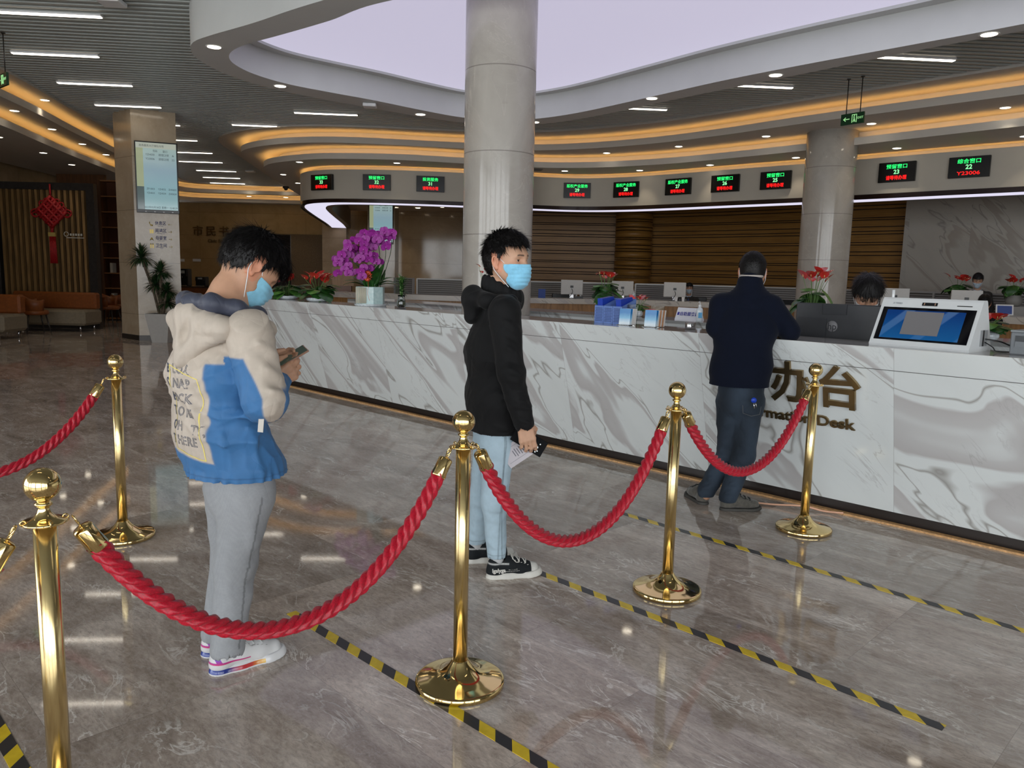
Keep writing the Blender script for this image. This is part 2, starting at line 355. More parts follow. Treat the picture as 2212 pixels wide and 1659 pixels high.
# front wall (behind the camera): piers between tall windows, with glazing bars
m_pier=mat('pale_window_pier',(.60,.57,.52),.5,noise=.03); m_frame=mat('grey_window_frame',(.16,.17,.18),.4,.3)
def window_wall(name,segs,lo,hi,at,axis):
    w=MB(); fr=[]
    edges=[lo]+[e for s in segs for e in s]+[hi]
    for i in range(0,len(edges),2):
        a,b=edges[i],edges[i+1]
        if b-a>.01: w.box(((a+b)/2,at,2.25) if axis==0 else (at,(a+b)/2,2.25),(b-a,.3,4.5) if axis==0 else (.3,b-a,4.5))
    for a,b in segs:
        for z0,z1 in((0,.12),(4.28,4.5)): w.box(((a+b)/2,at,(z0+z1)/2) if axis==0 else (at,(a+b)/2,(z0+z1)/2),(b-a,.3,z1-z0) if axis==0 else (.3,b-a,z1-z0))
    w.build(name,m_pier,kind='structure')
    return segs
window_wall('wall_front',BAYS,-10.2,15.6,WY,0)
window_wall('wall_side',SIDE,WY,10.3,WX,1)
k=0
for segs,at,axis in((BAYS,WY,0),(SIDE,WX,1)):
    for a,b in segs:
        k+=1; f=MB(); n=3
        for i in range(n+1):
            p=a+(b-a)*i/n; c=(p,at,2.2) if axis==0 else (at,p,2.2); f.box(c,(.07,.12,4.16) if axis==0 else (.12,.07,4.16))
        for z in(.16,2.5,4.24): c=((a+b)/2,at,z) if axis==0 else (at,(a+b)/2,z); f.box(c,(b-a,.1,.07) if axis==0 else (.1,b-a,.07))
        f.build('window_%d'%k,m_frame,kind='structure')
# ---- the dropped bulkhead ring with the luminous ceiling inside it
RO=[(-1.86,7.81),(-2.77,8.55),(-3.42,9.04),(-3.72,9.32),(-3.88,9.66),(-3.95,10.05),(-3.88,10.70),(-3.56,11.42),(-2.92,12.14),(-2.26,12.70),(-1.56,13.30),(-.99,13.66),(-.35,13.84),(.27,13.70),(.75,13.38),(1.25,12.86),(2.03,11.85),(2.78,10.90),(3.55,9.97),(4.27,9.05),(5.12,8.12),(6.2,6.9),(6.7,5.6),(6.0,4.4),(4.5,4.1),(2.6,4.9),(.4,6.2)]
RI=[(-1.21,7.77),(-1.96,8.43),(-2.62,8.96),(-3.09,9.32),(-3.36,9.60),(-3.52,9.90),(-3.57,10.25),(-3.48,10.71),(-3.2,11.20),(-2.72,11.65),(-2.16,12.12),(-1.55,12.72),(-.96,13.22),(-.35,13.42),(.2,13.26),(.67,12.92),(1.15,12.4),(1.94,11.36),(2.62,10.46),(3.38,9.6),(4.15,8.8),(4.92,7.98),(5.6,7.1),(5.9,6.0),(5.4,5.1),(4.4,4.95),(2.8,5.7),(.8,6.75)]
ro=resample(crom([(x,y,0) for x,y in RO],8,True),240,True); ri=resample(crom([(x,y,0) for x,y in RI],8,True),240,True)
rl=offset2(ri,.16,True) if (offset2(ri,.16,True)[60]-Vector((0,10,0))).length<(ri[60]-Vector((0,10,0))).length else offset2(ri,-.16,True)
# pair each outer point with the closest inner one by angle: bridge as a triangulated ring
def bridge(mb,A,B,z,mi=0):
    n=len(A); j0=min(range(n),key=lambda j:(B[j]-A[0]).length); B=B[j0:]+B[:j0]
    mb.band(A,B,z,mi,True)
r=MB(); bridge(r,ro,ri,4.0); r.wall(ro,4.0,4.62,0,True); r.wall(ri,4.0,4.36,0,True); r.band(ri,rl,4.36,0,True); r.wall(rl,4.36,4.40,0,True)
r.band(rl,rl,4.4,0,True)
ring=r.build('ceiling_bulkhead',M_ringw,kind='structure')
s=MB(); c0=sum(rl,Vector())/len(rl); n=len(rl)
s.add([(p.x,p.y,4.395) for p in rl]+[(c0.x,c0.y,4.395)],[(i,(i+1)%n,n) for i in range(n)])
s.build('luminous_ceiling',M_skyl,label='luminous pale lavender stretch ceiling inside the curved white bulkhead',cat='light panel')
# ---- stepped cove ceilings.  Each tier: free-standing lip, hidden warm strip behind it, recess back wall
def P3(L): return [Vector((x,y,0)) for x,y in L]
E_=lambda L:P3([(13.3,4.3)])+P3(L)
def curve(L,n=10): return crom(P3(L),n)
cA=curve([(13.4,4.0),(10,7.4),(8.3,9.25),(6.79,11.05),(4.82,13.25),(3.70,14.48),(2.70,15.46),(1.55,16.28),(.34,16.82),(-1.22,16.92),(-3.05,16.72),(-4.3,16.74),(-5.3,17.02),(-6.2,17.66),(-6.85,18.5),(-7.15,19.5),(-7.37,21.29),(-7.66,23.48),(-8.0,26),(-8.3,28.5)])
c1=curve([(13.9,4.4),(10.4,7.9),(8.6,9.75),(7.08,11.45),(4.92,13.8),(3.85,15.08),(2.82,16.12),(1.62,16.95),(.36,17.42),(-1.24,17.38),(-3.3,17.05),(-4.35,17.10),(-5.16,17.40),(-5.86,17.92),(-6.32,18.5),(-6.56,19.15),(-6.78,20.36),(-6.95,21.6),(-7.2,24),(-7.7,28.5)])
c2=curve([(14.5,5.2),(11.2,8.4),(9.2,10.55),(7.64,12.25),(5.5,14.75),(4.2,16.12),(3.05,17.15),(1.69,17.90),(.38,18.10),(-1.1,17.75),(-2.6,17.42),(-4.1,17.5),(-4.92,17.88),(-5.6,18.42),(-6.0,19.05),(-6.18,19.7),(-6.35,20.8),(-6.6,22.2),(-6.85,24.2),(-7.3,28.5)])
cF=curve([(15.0,7.2),(11.4,10.4),(9.9,11.95),(8.45,13.35),(7.44,14.30),(6.42,15.30),(5.6,16.05),(4.42,17.08),(3.3,18.10),(2.43,18.75),(1.53,19.10),(.59,19.02),(-1.32,18.60),(-2.8,18.42),(-4.0,18.5),(-4.65,18.75),(-5.1,19.22),(-5.38,19.9),(-5.62,21),(-6.0,23.5),(-6.5,27),(-6.9,29.4)])
def cove(name,L,zlow,zlip,zup,side,nexts,mats,outer=None,zo=None,led=.09,gapb=.34):
    """L lip curve; side=+1: the recess lies to the left of the curve; nexts: curve where this tier's soffit ends"""
    mb=MB(); In=offset2(L,side*.035); Bk=offset2(L,side*gapb)
    mb.wall(L,zlow,zlip); mb.wall(In,zlow+.02,zlip); mb.band(L,In,zlip)
    mb.wall(Bk,zlow+.02,zup+.02)
    mb.band(In,Bk,zlow+.03)
    return mb,In,Bk
def soffit(mb,A,B,z,n=150):
    A=resample(A,n); B=resample(B,n); mb.band(A,B,z)
def led_strip(L,side,z,name):
    a=offset2(L,side*.06); b=offset2(L,side*.09)
    m=MB(); m.wall(a,z,z+.02); m.band(a,b,z+.02); m.wall(b,z,z+.02)
    return m
S=-1
if True:
    z1,z2,z3=4.42,4.15,3.88
    # side: recess lies towards the hall's inside (larger y): curves run right to left, so inside is on the right -> -1
    B1=offset2(c1,S*.34); B2=offset2(c2,S*.34); BF=offset2(cF,S*.26)
    mb=MB(); soffit(mb,cA,B1,z1); mb.wall(cA,z1,4.62); t1=mb
    t1.build('ceiling_tier',M_white,kind='structure')
    mb,_,_=cove('x',c1,z2,z2+.125,z1,S,None,None); soffit(mb,c1,B2,z2); mb.build('ceiling_tier',M_white,kind='structure')
    mb,_,_=cove('x',c2,z3,z3+.125,z2,S,None,None); soffit(mb,c2,BF,z3); mb.build('ceiling_tier',M_white,kind='structure')
    Fi=offset2(cF,S*.05); Fd=offset2(cF,-S*.012)
    mb=MB(); mb.wall(cF,3.13,3.79); mb.wall(Fi,3.13,3.79); mb.band(cF,Fi,3.79); mb.wall(BF,3.5,3.9); mb.band(Fi,BF,3.55)
    mb.build('sign_fascia',M_fascia,kind='structure')
    g=MB(); g.wall(Fd,3.05,3.13); g.wall(Fi,3.05,3.13); g.band(Fd,Fi,3.13); g.build('trim_1',mat('glossy_dark_brown_trim',(.022,.012,.010),.12,.2),kind='structure')
    FL=offset2(cF,S*.62) ; Fp=offset2(cF,S*.10); Fq=offset2(cF,S*.78)
    # cool light band under the fascia, then the dark inner trim and the inner soffit at 3.7
    lp=MB(); lp.band(Fp,FL,3.055); lp.build('light_panel_band',M_strip,label='continuous cool white light band under the curved sign fascia',cat='light panel')
    g=MB(); g.band(Fi,Fp,3.052); g.band(FL,Fq,3.052); g.wall(Fq,3.052,3.75); g.build('trim_2',mat('dark_bronze_trim',(.07,.045,.03),.3,.2),kind='structure')
    for cc,zz,nm,st in((c1,z2+.085,'tier',1),(c2,z3+.085,'tier',1),(cF,3.72,'fascia',1)):
        m=led_strip(cc,S,zz,nm); m.build('cove_strip_light',M_cove,group='warm strips in the curved ceiling coves',
            label={0:'',1:''}[0] or ('warm amber strip light glowing in the uppermost cove over the service counter' if cc is c1 else 'warm amber strip light glowing in the second cove over the service counter' if cc is c2 else 'faint warm strip light just above the sign fascia'),cat='strip light')
    # inner soffit over the service counter
    mb=MB(); Q=resample(Fq,120); far=[Vector((p.x+ (2.5 if p.x>2 else 0)+0,31,0)) for p in Q]
    pts=[(p.x,p.y) for p in Q]
    vs=[(p.x,p.y,3.7) for p in Q]; 
    mb.add(vs+[(15.5,30.5,3.7)],[(i,i+1,len(vs)) for i in range(len(vs)-1)]); mb.build('inner_ceiling',mat('inner_ceiling_beige',(.50,.45,.37),.6),kind='structure')
# left-hand and back coves
lA=curve([(-7.1,3),(-7.3,7),(-7.75,10.8),(-8.0,12.7),(-8.22,13.9),(-8.55,15.4),(-9.0,18),(-9.7,21.5),(-10.6,24.9),(-11.35,26.9),(-11.2,28.0),(-10.2,28.35),(-8.8,28.5),(-6.5,28.7)])
l1=curve([(-7.5,3),(-7.7,7),(-8.1,10.8),(-8.40,13.0),(-8.7,14.7),(-9.10,16.5),(-9.68,19.3),(-10.4,22.2),(-11.2,25.2),(-11.75,27.2),(-11.6,28.4),(-10.5,28.75),(-9,28.9),(-6.5,29.1)])
l2=curve([(-8.0,3),(-8.25,7),(-8.7,11),(-9.13,14.2),(-9.52,16.0),(-9.98,18.1),(-10.5,20.9),(-11.1,23.6),(-11.8,26.4),(-12.15,28.2),(-11.8,29.0),(-10.6,29.2),(-9,29.3),(-6.5,29.4)])
S2=1
B1=offset2(l1,S2*.34); B2=offset2(l2,S2*.3)
mb=MB(); soffit(mb,lA,B1,4.42); mb.wall(lA,4.42,4.62); mb.build('ceiling_tier',M_white,kind='structure')
mb,_,_=cove('x',l1,4.15,4.275,4.42,S2,None,None); soffit(mb,l1,B2,4.15); mb.build('ceiling_tier',M_white,kind='structure')
LW=curve([(-12.2,3),(-12.2,7),(-12.2,11),(-12.2,14.2),(-12.3,16),(-12.4,18.1),(-12.6,20.9),(-12.8,23.6),(-12.9,26.4),(-13,29.5),(-12,30),(-10.6,30),(-9,30),(-6.5,30)])
mb,_,_=cove('x',l2,3.88,4.005,4.15,S2,None,None); soffit(mb,l2,LW,3.88); mb.build('ceiling_tier',M_white,kind='structure')
for cc,zz,lb in((l1,4.235,'warm amber strip light in the upper cove along the lounge side'),(l2,3.965,'warm amber strip light in the lower cove along the lounge side')):
    led_strip(cc,S2,zz,'').build('cove_strip_light',M_cove,label=lb,cat='strip light',group='warm strips in the curved ceiling coves')
# ---- big round columns and the left pillar
m_col=mat_beige_marble('beige_column_stone',(.37,.34,.30),(.47,.44,.395),.13,.82,.23)
def column(name,x,y,r,top,label):
    n=64; c=MB()
    c.lathe([(r+.02,0),(r+.02,.1),(r,.1)]+[(r,z) for z in(.6,1.2,1.8,2.4,3,3.6)]+[(r,top)],(0,0,0),n)
    o=c.build(name,m_col,loc=(x,y,0),label=label,cat='column'); return o
column('round_column',-.19,8.36,.365,4.45,'large round beige marble column standing behind the information desk, nearest of the columns')
column('round_column',5.69,14.62,.44,4.17,'round beige marble column further back on the right, near signs 25 and 23')
MB().prism([(-.12,17.72),(.30,17.80),(.32,18.3),(-.1,18.3)],0,3.9).build('square_pilaster',m_col,label='narrow square beige pilaster right behind the nearest round column',cat='pilaster')
m_pil=mat_beige_marble('left_pillar_stone',(.35,.275,.19),(.46,.38,.28),.16,1.02,.52)
PIL=[(-7.46,15.56),(-6.72,15.86),(-7.02,16.45),(-7.3,16.95),(-7.9,17.0),(-8.25,16.5),(-8.02,16.0)]
MB().prism(PIL,.1,4.5).build('faceted_pillar',m_pil,label='faceted beige stone pillar carrying the portrait queue screen',cat='pillar')
bp=MB().prism([(-7.25+(x+7.25)*1.01,16.5+(y-16.5)*1.01) for x,y in PIL],0,.1); bp.build('baseboard_pillar',M_dark,kind='structure')
# ---- wood-slat wall and right marble wall behind the service counter
def wallcurve(L,n=8): return crom(P3(L),n)
wd_c=wallcurve([(-1.75,30),(-1.7,26.6),(-1.2,24.6),(.6,24.3),(3.2,24.15),(4.6,23.6),(6.5,22.0),(8.0,20.5),(9.6,18.9)],10)
m_wood,nt,N,L,b=ntree('honey_wood_horizontal_slats',.38,0,.4)
tc=N.new('ShaderNodeTexCoord'); mp=N.new('ShaderNodeMapping'); mp.inputs['Scale'].default_value=(1,1,22); L.new(tc.outputs['Object'],mp.inputs[0])
L.new(ramp(N,L,noise(N,L,mp.outputs[0],1.3,5,.5).outputs['Fac'],[(.3,(.21,.10,.020)),(.7,(.33,.17,.042))]),b.inputs['Base Color'])
w=MB(); z=0; hs=[.17,.06,.20,.07,.11,.17,.05,.21,.09]; i=0; wd2=offset2(wd_c,.06)
w.wall(wd2,0,3.72,1)
while z<3.66:
    h=hs[i%9]; zt=min(z+h-.022,3.7); w.wall(wd_c,z,zt,0); w.band(wd_c,wd2,zt,0); w.band(wd_c,wd2,z,0); z+=h; i+=1
w.build('wall_wood',[m_wood,mat('slat_gap_black',(.02,.01,.006),.8)],kind='structure')
# half-round wooden bay between signs 28 and 27
cyl=MB(); z=0; i=3
while z<3.66:
    h=hs[i%9]; zt=min(z+h-.022,3.7); cyl.prism([(3.55+.55*math.cos(t*PI/16),23.85+.55*math.sin(t*PI/16)) for t in range(32)],z,zt,0,True); z+=h; i+=1
cyl.build('wood_clad_column',m_wood,label='round column clad in horizontal honey wood slats, behind the service counter',cat='column')
m_rm=mat_white_marble('grey_veined_marble_cladding',1.3,(.46,.43,.385),.8,.75,True,.12,band=(.33,.29,.25))
o=MB().box((0,0,1.9),(8,.2,3.8)).build('wall_marble',m_rm,kind='structure'); o.location=(12.0,15.9,0); o.rotation_euler=(0,0,-PI/4)
# wall behind the fascia at the far left: tiles and recess (door 1)
m_tile=mat_beige_marble('tile_cladding_beige',(.38,.28,.17),(.48,.37,.24),.10,.86,.1)
MB().box((-3.45,29.35,1.9),(3.4,.5,3.8)).build('wall_niche',m_tile,kind='structure')
MB().box((-6.75,29.75,1.9),(.9,.4,3.8)).build('trim_3',m_tile,kind='structure')
d=MB(); d.box((-8.3,29.85,1.4),(2.9,.1,2.8),0); d.box((-8.9,29.78,1.38),(.9,.06,2.76),1)
d.build('door_1',[mat('bronze_door_panel',(.16,.115,.07),.15,.1,noise=.1),mat('door_dark',(.012,.01,.01),.2)],kind='structure')
# ---- downlights, linear lamps
def downlight(x,y,z,r,label,group,power=9,spot=True,tint=(1,.86,.66),ang=1.5):
    t=empty('recessed_downlight',(x,y,z),0,label,'downlight',group)
    MB().lathe([(r,0),(r*1.22,-.006),(r*1.28,-.002),(r*1.28,.0)],(0,0,0),24,cap=False).build('trim_ring',M_whitep,t)
    MB().lathe([(0.0001,-.003),(r,-.003)],(0,0,0),24,cap=False).build('lens',M_lamp,t)
    if spot:
        l=bpy.data.lights.new('downlight_beam','SPOT'); l.energy=power; l.color=tint; l.spot_size=ang; l.spot_blend=.7; l.shadow_soft_size=.05
        o=bpy.data.objects.new('downlight_beam',l); o.location=(0,0,-.03); o.parent=t; COL.objects.link(o)
    return t
RD=[((-3.54,9.48),'at its left tip'),((-3.33,11.35),'second from its left tip'),((-1.58,13.08),'left of the near round column'),((.27,13.50),'beside the near round column'),((1.89,11.56),'right of the near round column'),((3.18,10.14),'above the linear lamp on the right'),((4.76,8.36),'near the right picture edge')]
for (x,y),t in RD: downlight(x,y,3.998,.075,'round downlight in the white bulkhead ring, '+t,'downlights in the bulkhead ring',14)
for i,(x,y) in enumerate([(7.36,12.3),(5.98,13.73),(4.64,15.12),(3.29,16.48),(1.94,17.55),(8.7,10.6)]):
    downlight(x,y,4.148,.07,'small downlight in the middle ceiling step over the service counter, '+['upper right corner','right of the far column','left of the far column','above sign 27','above sign 28','outermost right'][i],'downlights in the middle ceiling step',16)
for i,(x,y) in enumerate([(8.18,13.06),(6.79,14.46),(5.46,15.80),(4.09,17.07),(2.77,18.15),(1.1,18.55),(-2.68,17.9),(-4.91,18.12),(-5.98,20.52),(-6.12,22.4),(-6.3,24.0)]):
    downlight(x,y,3.878,.07,'small downlight in the lowest ceiling step, '+['right of sign 22','above sign 23','above sign 25','above sign 26','above sign 28','above sign 29','above sign 31','above sign 33','first round the corner','second round the corner','third round the corner'][i],'downlights in the lowest ceiling step',13)
for i,(x,y,z) in enumerate([(-8.62,14.76,4.42),(-8.95,14.38,4.15),(-9.35,16.2,4.15),(-9.75,18.04,4.15),(-10.05,19.64,4.15),(-10.05,15.6,3.88),(-10.39,17.62,3.88),(-10.85,19.55,3.88)]):
    downlight(x,y,z-.002,.07,'warm downlight on the lounge side ceiling, '+['in the top step','leftmost of the middle step','second of the middle step','third of the middle step','fourth of the middle step','leftmost of the lowest step','second of the lowest step','third of the lowest step'][i],'downlights over the lounge',10)
for i,(x,y) in enumerate([(-9.6,28.68),(-8.3,28.75)]): downlight(x,y,4.05,.08,'downlight in the far back cove, '+['left one','right one'][i],'downlights in the far back cove',26)
for i,(x,y) in enumerate([(-4.3,28.2),(-3.4,27.6),(-2.5,27.0)]): downlight(x,y,3.69,.08,'small downlight in the ceiling above the orchid, '+['left','middle','right'][i],'downlights in the inner ceiling',28)
for i,(x,y) in enumerate([(1,21.8),(3.6,21.5),(6.2,19.0),(8.6,16.6),(11,14.2)]): downlight(x,y,3.69,.08,'downlight hidden behind the sign fascia over the service counter','inner ceiling downlights behind the fascia','',) if False else downlight(x,y,3.69,.08,'downlight behind the sign fascia, '+['leftmost','second','third','fourth','rightmost'][i],'downlights in the inner ceiling',12)
LIN=[((-6.22,9.85),(-5.09,9.93)),((-7.23,11.66),(-6.07,11.76)),((-7.62,13.44),(-6.44,13.54)),((-7.92,15.17),(-6.74,15.27)),((-8.35,17.0),(-7.15,17.1)),((-8.75,18.95),(-7.59,19.05)),((-9.16,20.93),(-7.98,21.03)),((-9.56,22.72),(-8.38,22.82)),((-9.87,24.7),(-8.69,24.8)),((-10.38,26.5),(-9.19,26.6)),((-10.77,28.15),(-9.6,28.25)),((-5.97,16.87),(-4.78,16.97)),((-4.27,15.45),(-3.09,15.55)),((1.45,14.32),(2.63,14.42)),((3.05,12.52),(4.23,12.62)),((4.61,10.83),(5.79,10.93)),
     ((-5.2,8.1),(-4.03,8.2)),((-5.8,6.3),(-4.63,6.4)),((-4.3,4.5),(-3.1,4.6)),((-5.9,2.4),(-4.7,2.5)),((-2.6,2.2),(-1.4,2.3)),((1.6,1.8),(2.8,1.9)),((5.2,1.6),(6.4,1.7))]
pl=['topmost of the row at the left picture edge','second of the row left of the bulkhead','third of the row, left of the bulkhead','fourth of the row, just above the faceted pillar','right behind the faceted pillar','second behind the faceted pillar','third behind the faceted pillar','fourth behind the faceted pillar','fifth behind the faceted pillar','sixth behind the faceted pillar','last one before the back wall cove','above the curved tip of the cove ceiling','longest one left of the near column','just right of the near column','middle one right of the near column','upper right one near the picture edge']
proto=None
for i,(a,b_) in enumerate(LIN):
    if proto is None:
        proto=empty('linear_ceiling_lamp',(0,0,0),0,'x','ceiling lamp','linear lamps in the slatted ceiling')
        MB().box((0,0,.02),(1.20,.085,.05)).build('housing',M_whitep,proto); MB().box((0,0,-.008),(1.18,.066,.012)).build('diffuser',M_lin,proto); o=proto
    else: o=copy_tree(proto)
    c=(Vector((*a,0))+Vector((*b_,0)))/2; o.location=(c.x,c.y,4.44); o.rotation_euler=(0,0,SL)
    o['label']='slim linear ceiling lamp, '+(pl[i] if i<len(pl) else 'over the hall behind the camera, %s'%['a','b','c','d','e','f','g'][i-len(pl)])
    if i>=len(pl): o['label']='slim linear ceiling lamp in the part of the hall near the windows'
# ================================================================== FIXES of stone bands need nothing; now THE INFORMATION DESK
def local(u,n,z): return Vector((u,n,z))
def at_desk(o): o.rotation_euler=(0,0,CROT); return o
UOFF=8.04+1.285
m_mar=mat_white_marble('white_marble_desk_front',1.285)
m_top=mat_white_marble('white_marble_worktop',1.285,(.60,.585,.56),1.0,.75,True,.05)
m_ply=mat('raw_plywood_edge',(.62,.36,.16),.6,noise=.25,nscale=60); m_plinth=mat('dark_plinth',(.02,.014,.012),.3)
desk=at_desk(empty('information_desk',(0,0,0),0,'long white marble information desk with slanted front and grey veins','information desk')); 
def dpart(name,mb,m,x0=-UOFF):
    o=mb.build(name,m,desk); o.location=(x0,0,0); return o
UL,UR=-9.75,2.6
def fn(z): return 4.70+.25*(1.10-z)/1.02
def slant(mb,z0,z1,u0=UL,u1=UR,th=.04):
    a,b=u0+UOFF,u1+UOFF
    vs=[(a,fn(z0),z0),(b,fn(z0),z0),(b,fn(z1),z1),(a,fn(z1),z1),(a,fn(z0)+th,z0),(b,fn(z0)+th,z0),(b,fn(z1)+th,z1),(a,fn(z1)+th,z1)]
    return mb.add(vs,[(0,1,2,3),(5,4,7,6),(4,0,3,7),(1,5,6,2),(3,2,6,7),(4,5,1,0)])
dpart('front_panel',slant(MB(),.08,.966),m_mar)
dpart('upper_band',slant(MB(),.970,1.098),m_mar,-UOFF+0).location=(-UOFF,0,0)
g=MB(); slant(g,.966,.970); g.v=[(x,y+.008,z) for x,y,z in g.v]; dpart('shadow_groove',g,mat('grey_joint',(.12,.11,.105),.7))
dpart('worktop',MB().box(((UL+UR)/2+UOFF,4.93,1.085),(UR-UL,.444,.03)),m_top)
dpart('plinth',MB().box(((UL+UR)/2+UOFF,5.03,.045),(UR-UL,.08,.09)),m_plinth)
t=MB(); random.seed(3); x=UL
while x<UR:
    w_=random.uniform(.15,.5); t.box((x+w_/2+UOFF,4.945+random.uniform(-.002,.002),.006),(w_,.05,.012)); x+=w_
dpart('plywood_strip',t,m_ply)
inner=MB(); inner.box(((UL+UR)/2+UOFF,5.12,.55),(UR-UL,.03,1.04)); inner.box(((UL+UR)/2+UOFF,5.32,.74),(UR-UL,.38,.03)); dpart('inner_desk',inner,mat('white_laminate',(.62,.60,.57),.4))
dpart('side_panel',MB().box((UL+UOFF,5.0,.54),(.04,.5,1.08)),m_mar)
rear=at_desk(empty('rear_desk',(0,0,0),0,'lower rear counter of the information island, white marble edge under a grey top','counter'))
for nm,mb,mm in(('marble_front',MB().box(((-9.6+2.5)/2+UOFF,6.28,.52),(12.1,.03,1.04)),m_mar),('worktop',MB().box(((-9.6+2.5)/2+UOFF,6.52,1.065),(12.1,.56,.03)),m_top),('marble_edge',MB().box(((-9.6+2.5)/2+UOFF,6.25,1.02),(12.1,.02,.12)),m_mar)):
    o=mb.build(nm,mm,rear); o.location=(-UOFF,0,0)
# ---- text
def text_mesh(s,size,ext=.0,font=None,align='CENTER',res=3,bold=0,space=1):
    cu=bpy.data.curves.new('t','FONT'); cu.body=s; cu.size=size; cu.extrude=ext; cu.align_x=align; cu.align_y='CENTER'; cu.resolution_u=res; cu.offset=bold; cu.space_character=space
    o=bpy.data.objects.new('t',cu); COL.objects.link(o); dg=bpy.context.evaluated_depsgraph_get(); me=bpy.data.meshes.new_from_object(o.evaluated_get(dg))
    bpy.data.objects.remove(o); bpy.data.curves.remove(cu); return me
def text(name,s,size,M,material,ext=.001,parent=None,align='CENTER',bold=0,width=None,label=None,cat=None,group=None,space=1,stretchx=1):
    me=text_mesh(s,size,ext,None,align,3,bold,space); me.name=name
    if width:
        xs=[v.co.x for v in me.vertices]; 
        if xs: k=width/(max(xs)-min(xs)); me.transform(Matrix.Diagonal((k,1,1,1)))
    me.transform(Matrix.Diagonal((stretchx,1,1,1)))
    me.materials.clear(); me.materials.append(material)
    o=bpy.data.objects.new(name,me); COL.objects.link(o); o.parent=parent; o.matrix_local=M
    return tag(o,label,cat,group)
def MX(origin,right,up):
    r=Vector(right).normalized(); u=Vector(up); u=(u-r*u.dot(r)).normalized(); n=r.cross(u)
    return Matrix(((r.x,u.x,n.x,origin[0]),(r.y,u.y,n.y,origin[1]),(r.z,u.z,n.z,origin[2]),(0,0,0,1)))
m_bronze=mat('bronze_letter_metal',(.30,.21,.10),.22,.9,noise=.1)
upv=Vector((0,-.25,1.02)).normalized()
dl=at_desk(empty('desk_lettering',(0,0,0),0,'raised bronze Chinese characters and English words on the desk front','lettering'))
for ch,u in (('导',-2.66),('办',-2.235),('台',-1.93)):
    if ch=='导': u=-2.54
    text('character',ch,.285,MX((u,fn(.81)-.012,.81),(1,0,0),upv),m_bronze,.011,dl,bold=.006)
text('english_words','Information Desk',.094,MX((-2.245,fn(.60)-.008,.60),(1,0,0),upv),m_bronze,.007,dl,bold=.0022,width=.80)
# ---- rope stanchions
def stanchion(x,y,label,rot=0):
    t=empty('rope_stanchion',(x,y,0),rot,label,'stanchion','brass rope stanchions')
    MB().lathe([(.0,0),(.157,0),(.16,.003),(.16,.019),(.157,.022),(.150,.024),(.12,.030),(.09,.038),(.065,.050),(.046,.068),(.036,.082),(.031,.090),(.0285,.094)],n=64).build('base',M_brass,t)
    MB().lathe([(.0255,.085),(.0255,.874)],n=40).build('pole',M_brass2,t)
    MB().lathe([(.026,.868),(.046,.870),(.050,.873),(.046,.877),(.030,.880),(.022,.886),(.015,.896),(.0125,.905),(.0125,.910),(.019,.913),(.0195,.918),(.014,.9215),(.012,.926)],n=40).build('flange',M_brass,t)
    for a in range(4):
        an=a*PI/2; c=Vector((.044*math.cos(an),.044*math.sin(an),.877))
        MB().tube([c+Vector((0.006*math.cos(q)*math.cos(an),0.006*math.cos(q)*math.sin(an),.006*math.sin(q))) for q in [2*PI*i/12 for i in range(12)]],.002,6,closed=True).build('eyelet',M_brass,t)
    MB().ball((0,0,.961),.0395,n=40).build('ball_finial',M_brass,t)
    return t
ST={'front_left':(-1.075,1.745),'back_left':(-2.10,4.10),'middle':(-.163,2.645),'right':(.755,3.53),'desk':(1.76,4.505),'off_left':(-3.02,3.22),'off_front':(-1.98,.86)}
SLb={'front_left':'brass rope stanchion closest to the camera, cut off by the lower picture edge','back_left':'brass rope stanchion standing alone at the back left, left of the blue jacket','middle':'brass rope stanchion in the middle, between the two young men','right':'brass rope stanchion in the right half, second from the desk','desk':'brass rope stanchion right in front of the desk lettering','off_left':'brass rope stanchion beyond the left picture edge holding the far rope','off_front':'brass rope stanchion beyond the left picture edge near the camera'}
for k_,(x,y) in ST.items(): stanchion(x,y,SLb[k_],PI/4)
m_rope,nt,N,L,b=ntree('crimson_silky_rope',.42,0,.5)
tc=N.new('ShaderNodeTexCoord'); wv=N.new('ShaderNodeTexNoise'); wv.inputs['Scale'].default_value=220; L.new(tc.outputs['Object'],wv.inputs['Vector'])
L.new(ramp(N,L,wv.outputs['Fac'],[(.3,(.30,.003,.014)),(.7,(.52,.007,.028))]),b.inputs['Base Color']); b.inputs['Sheen Weight'].default_value=.08
m_rope_=m_rope
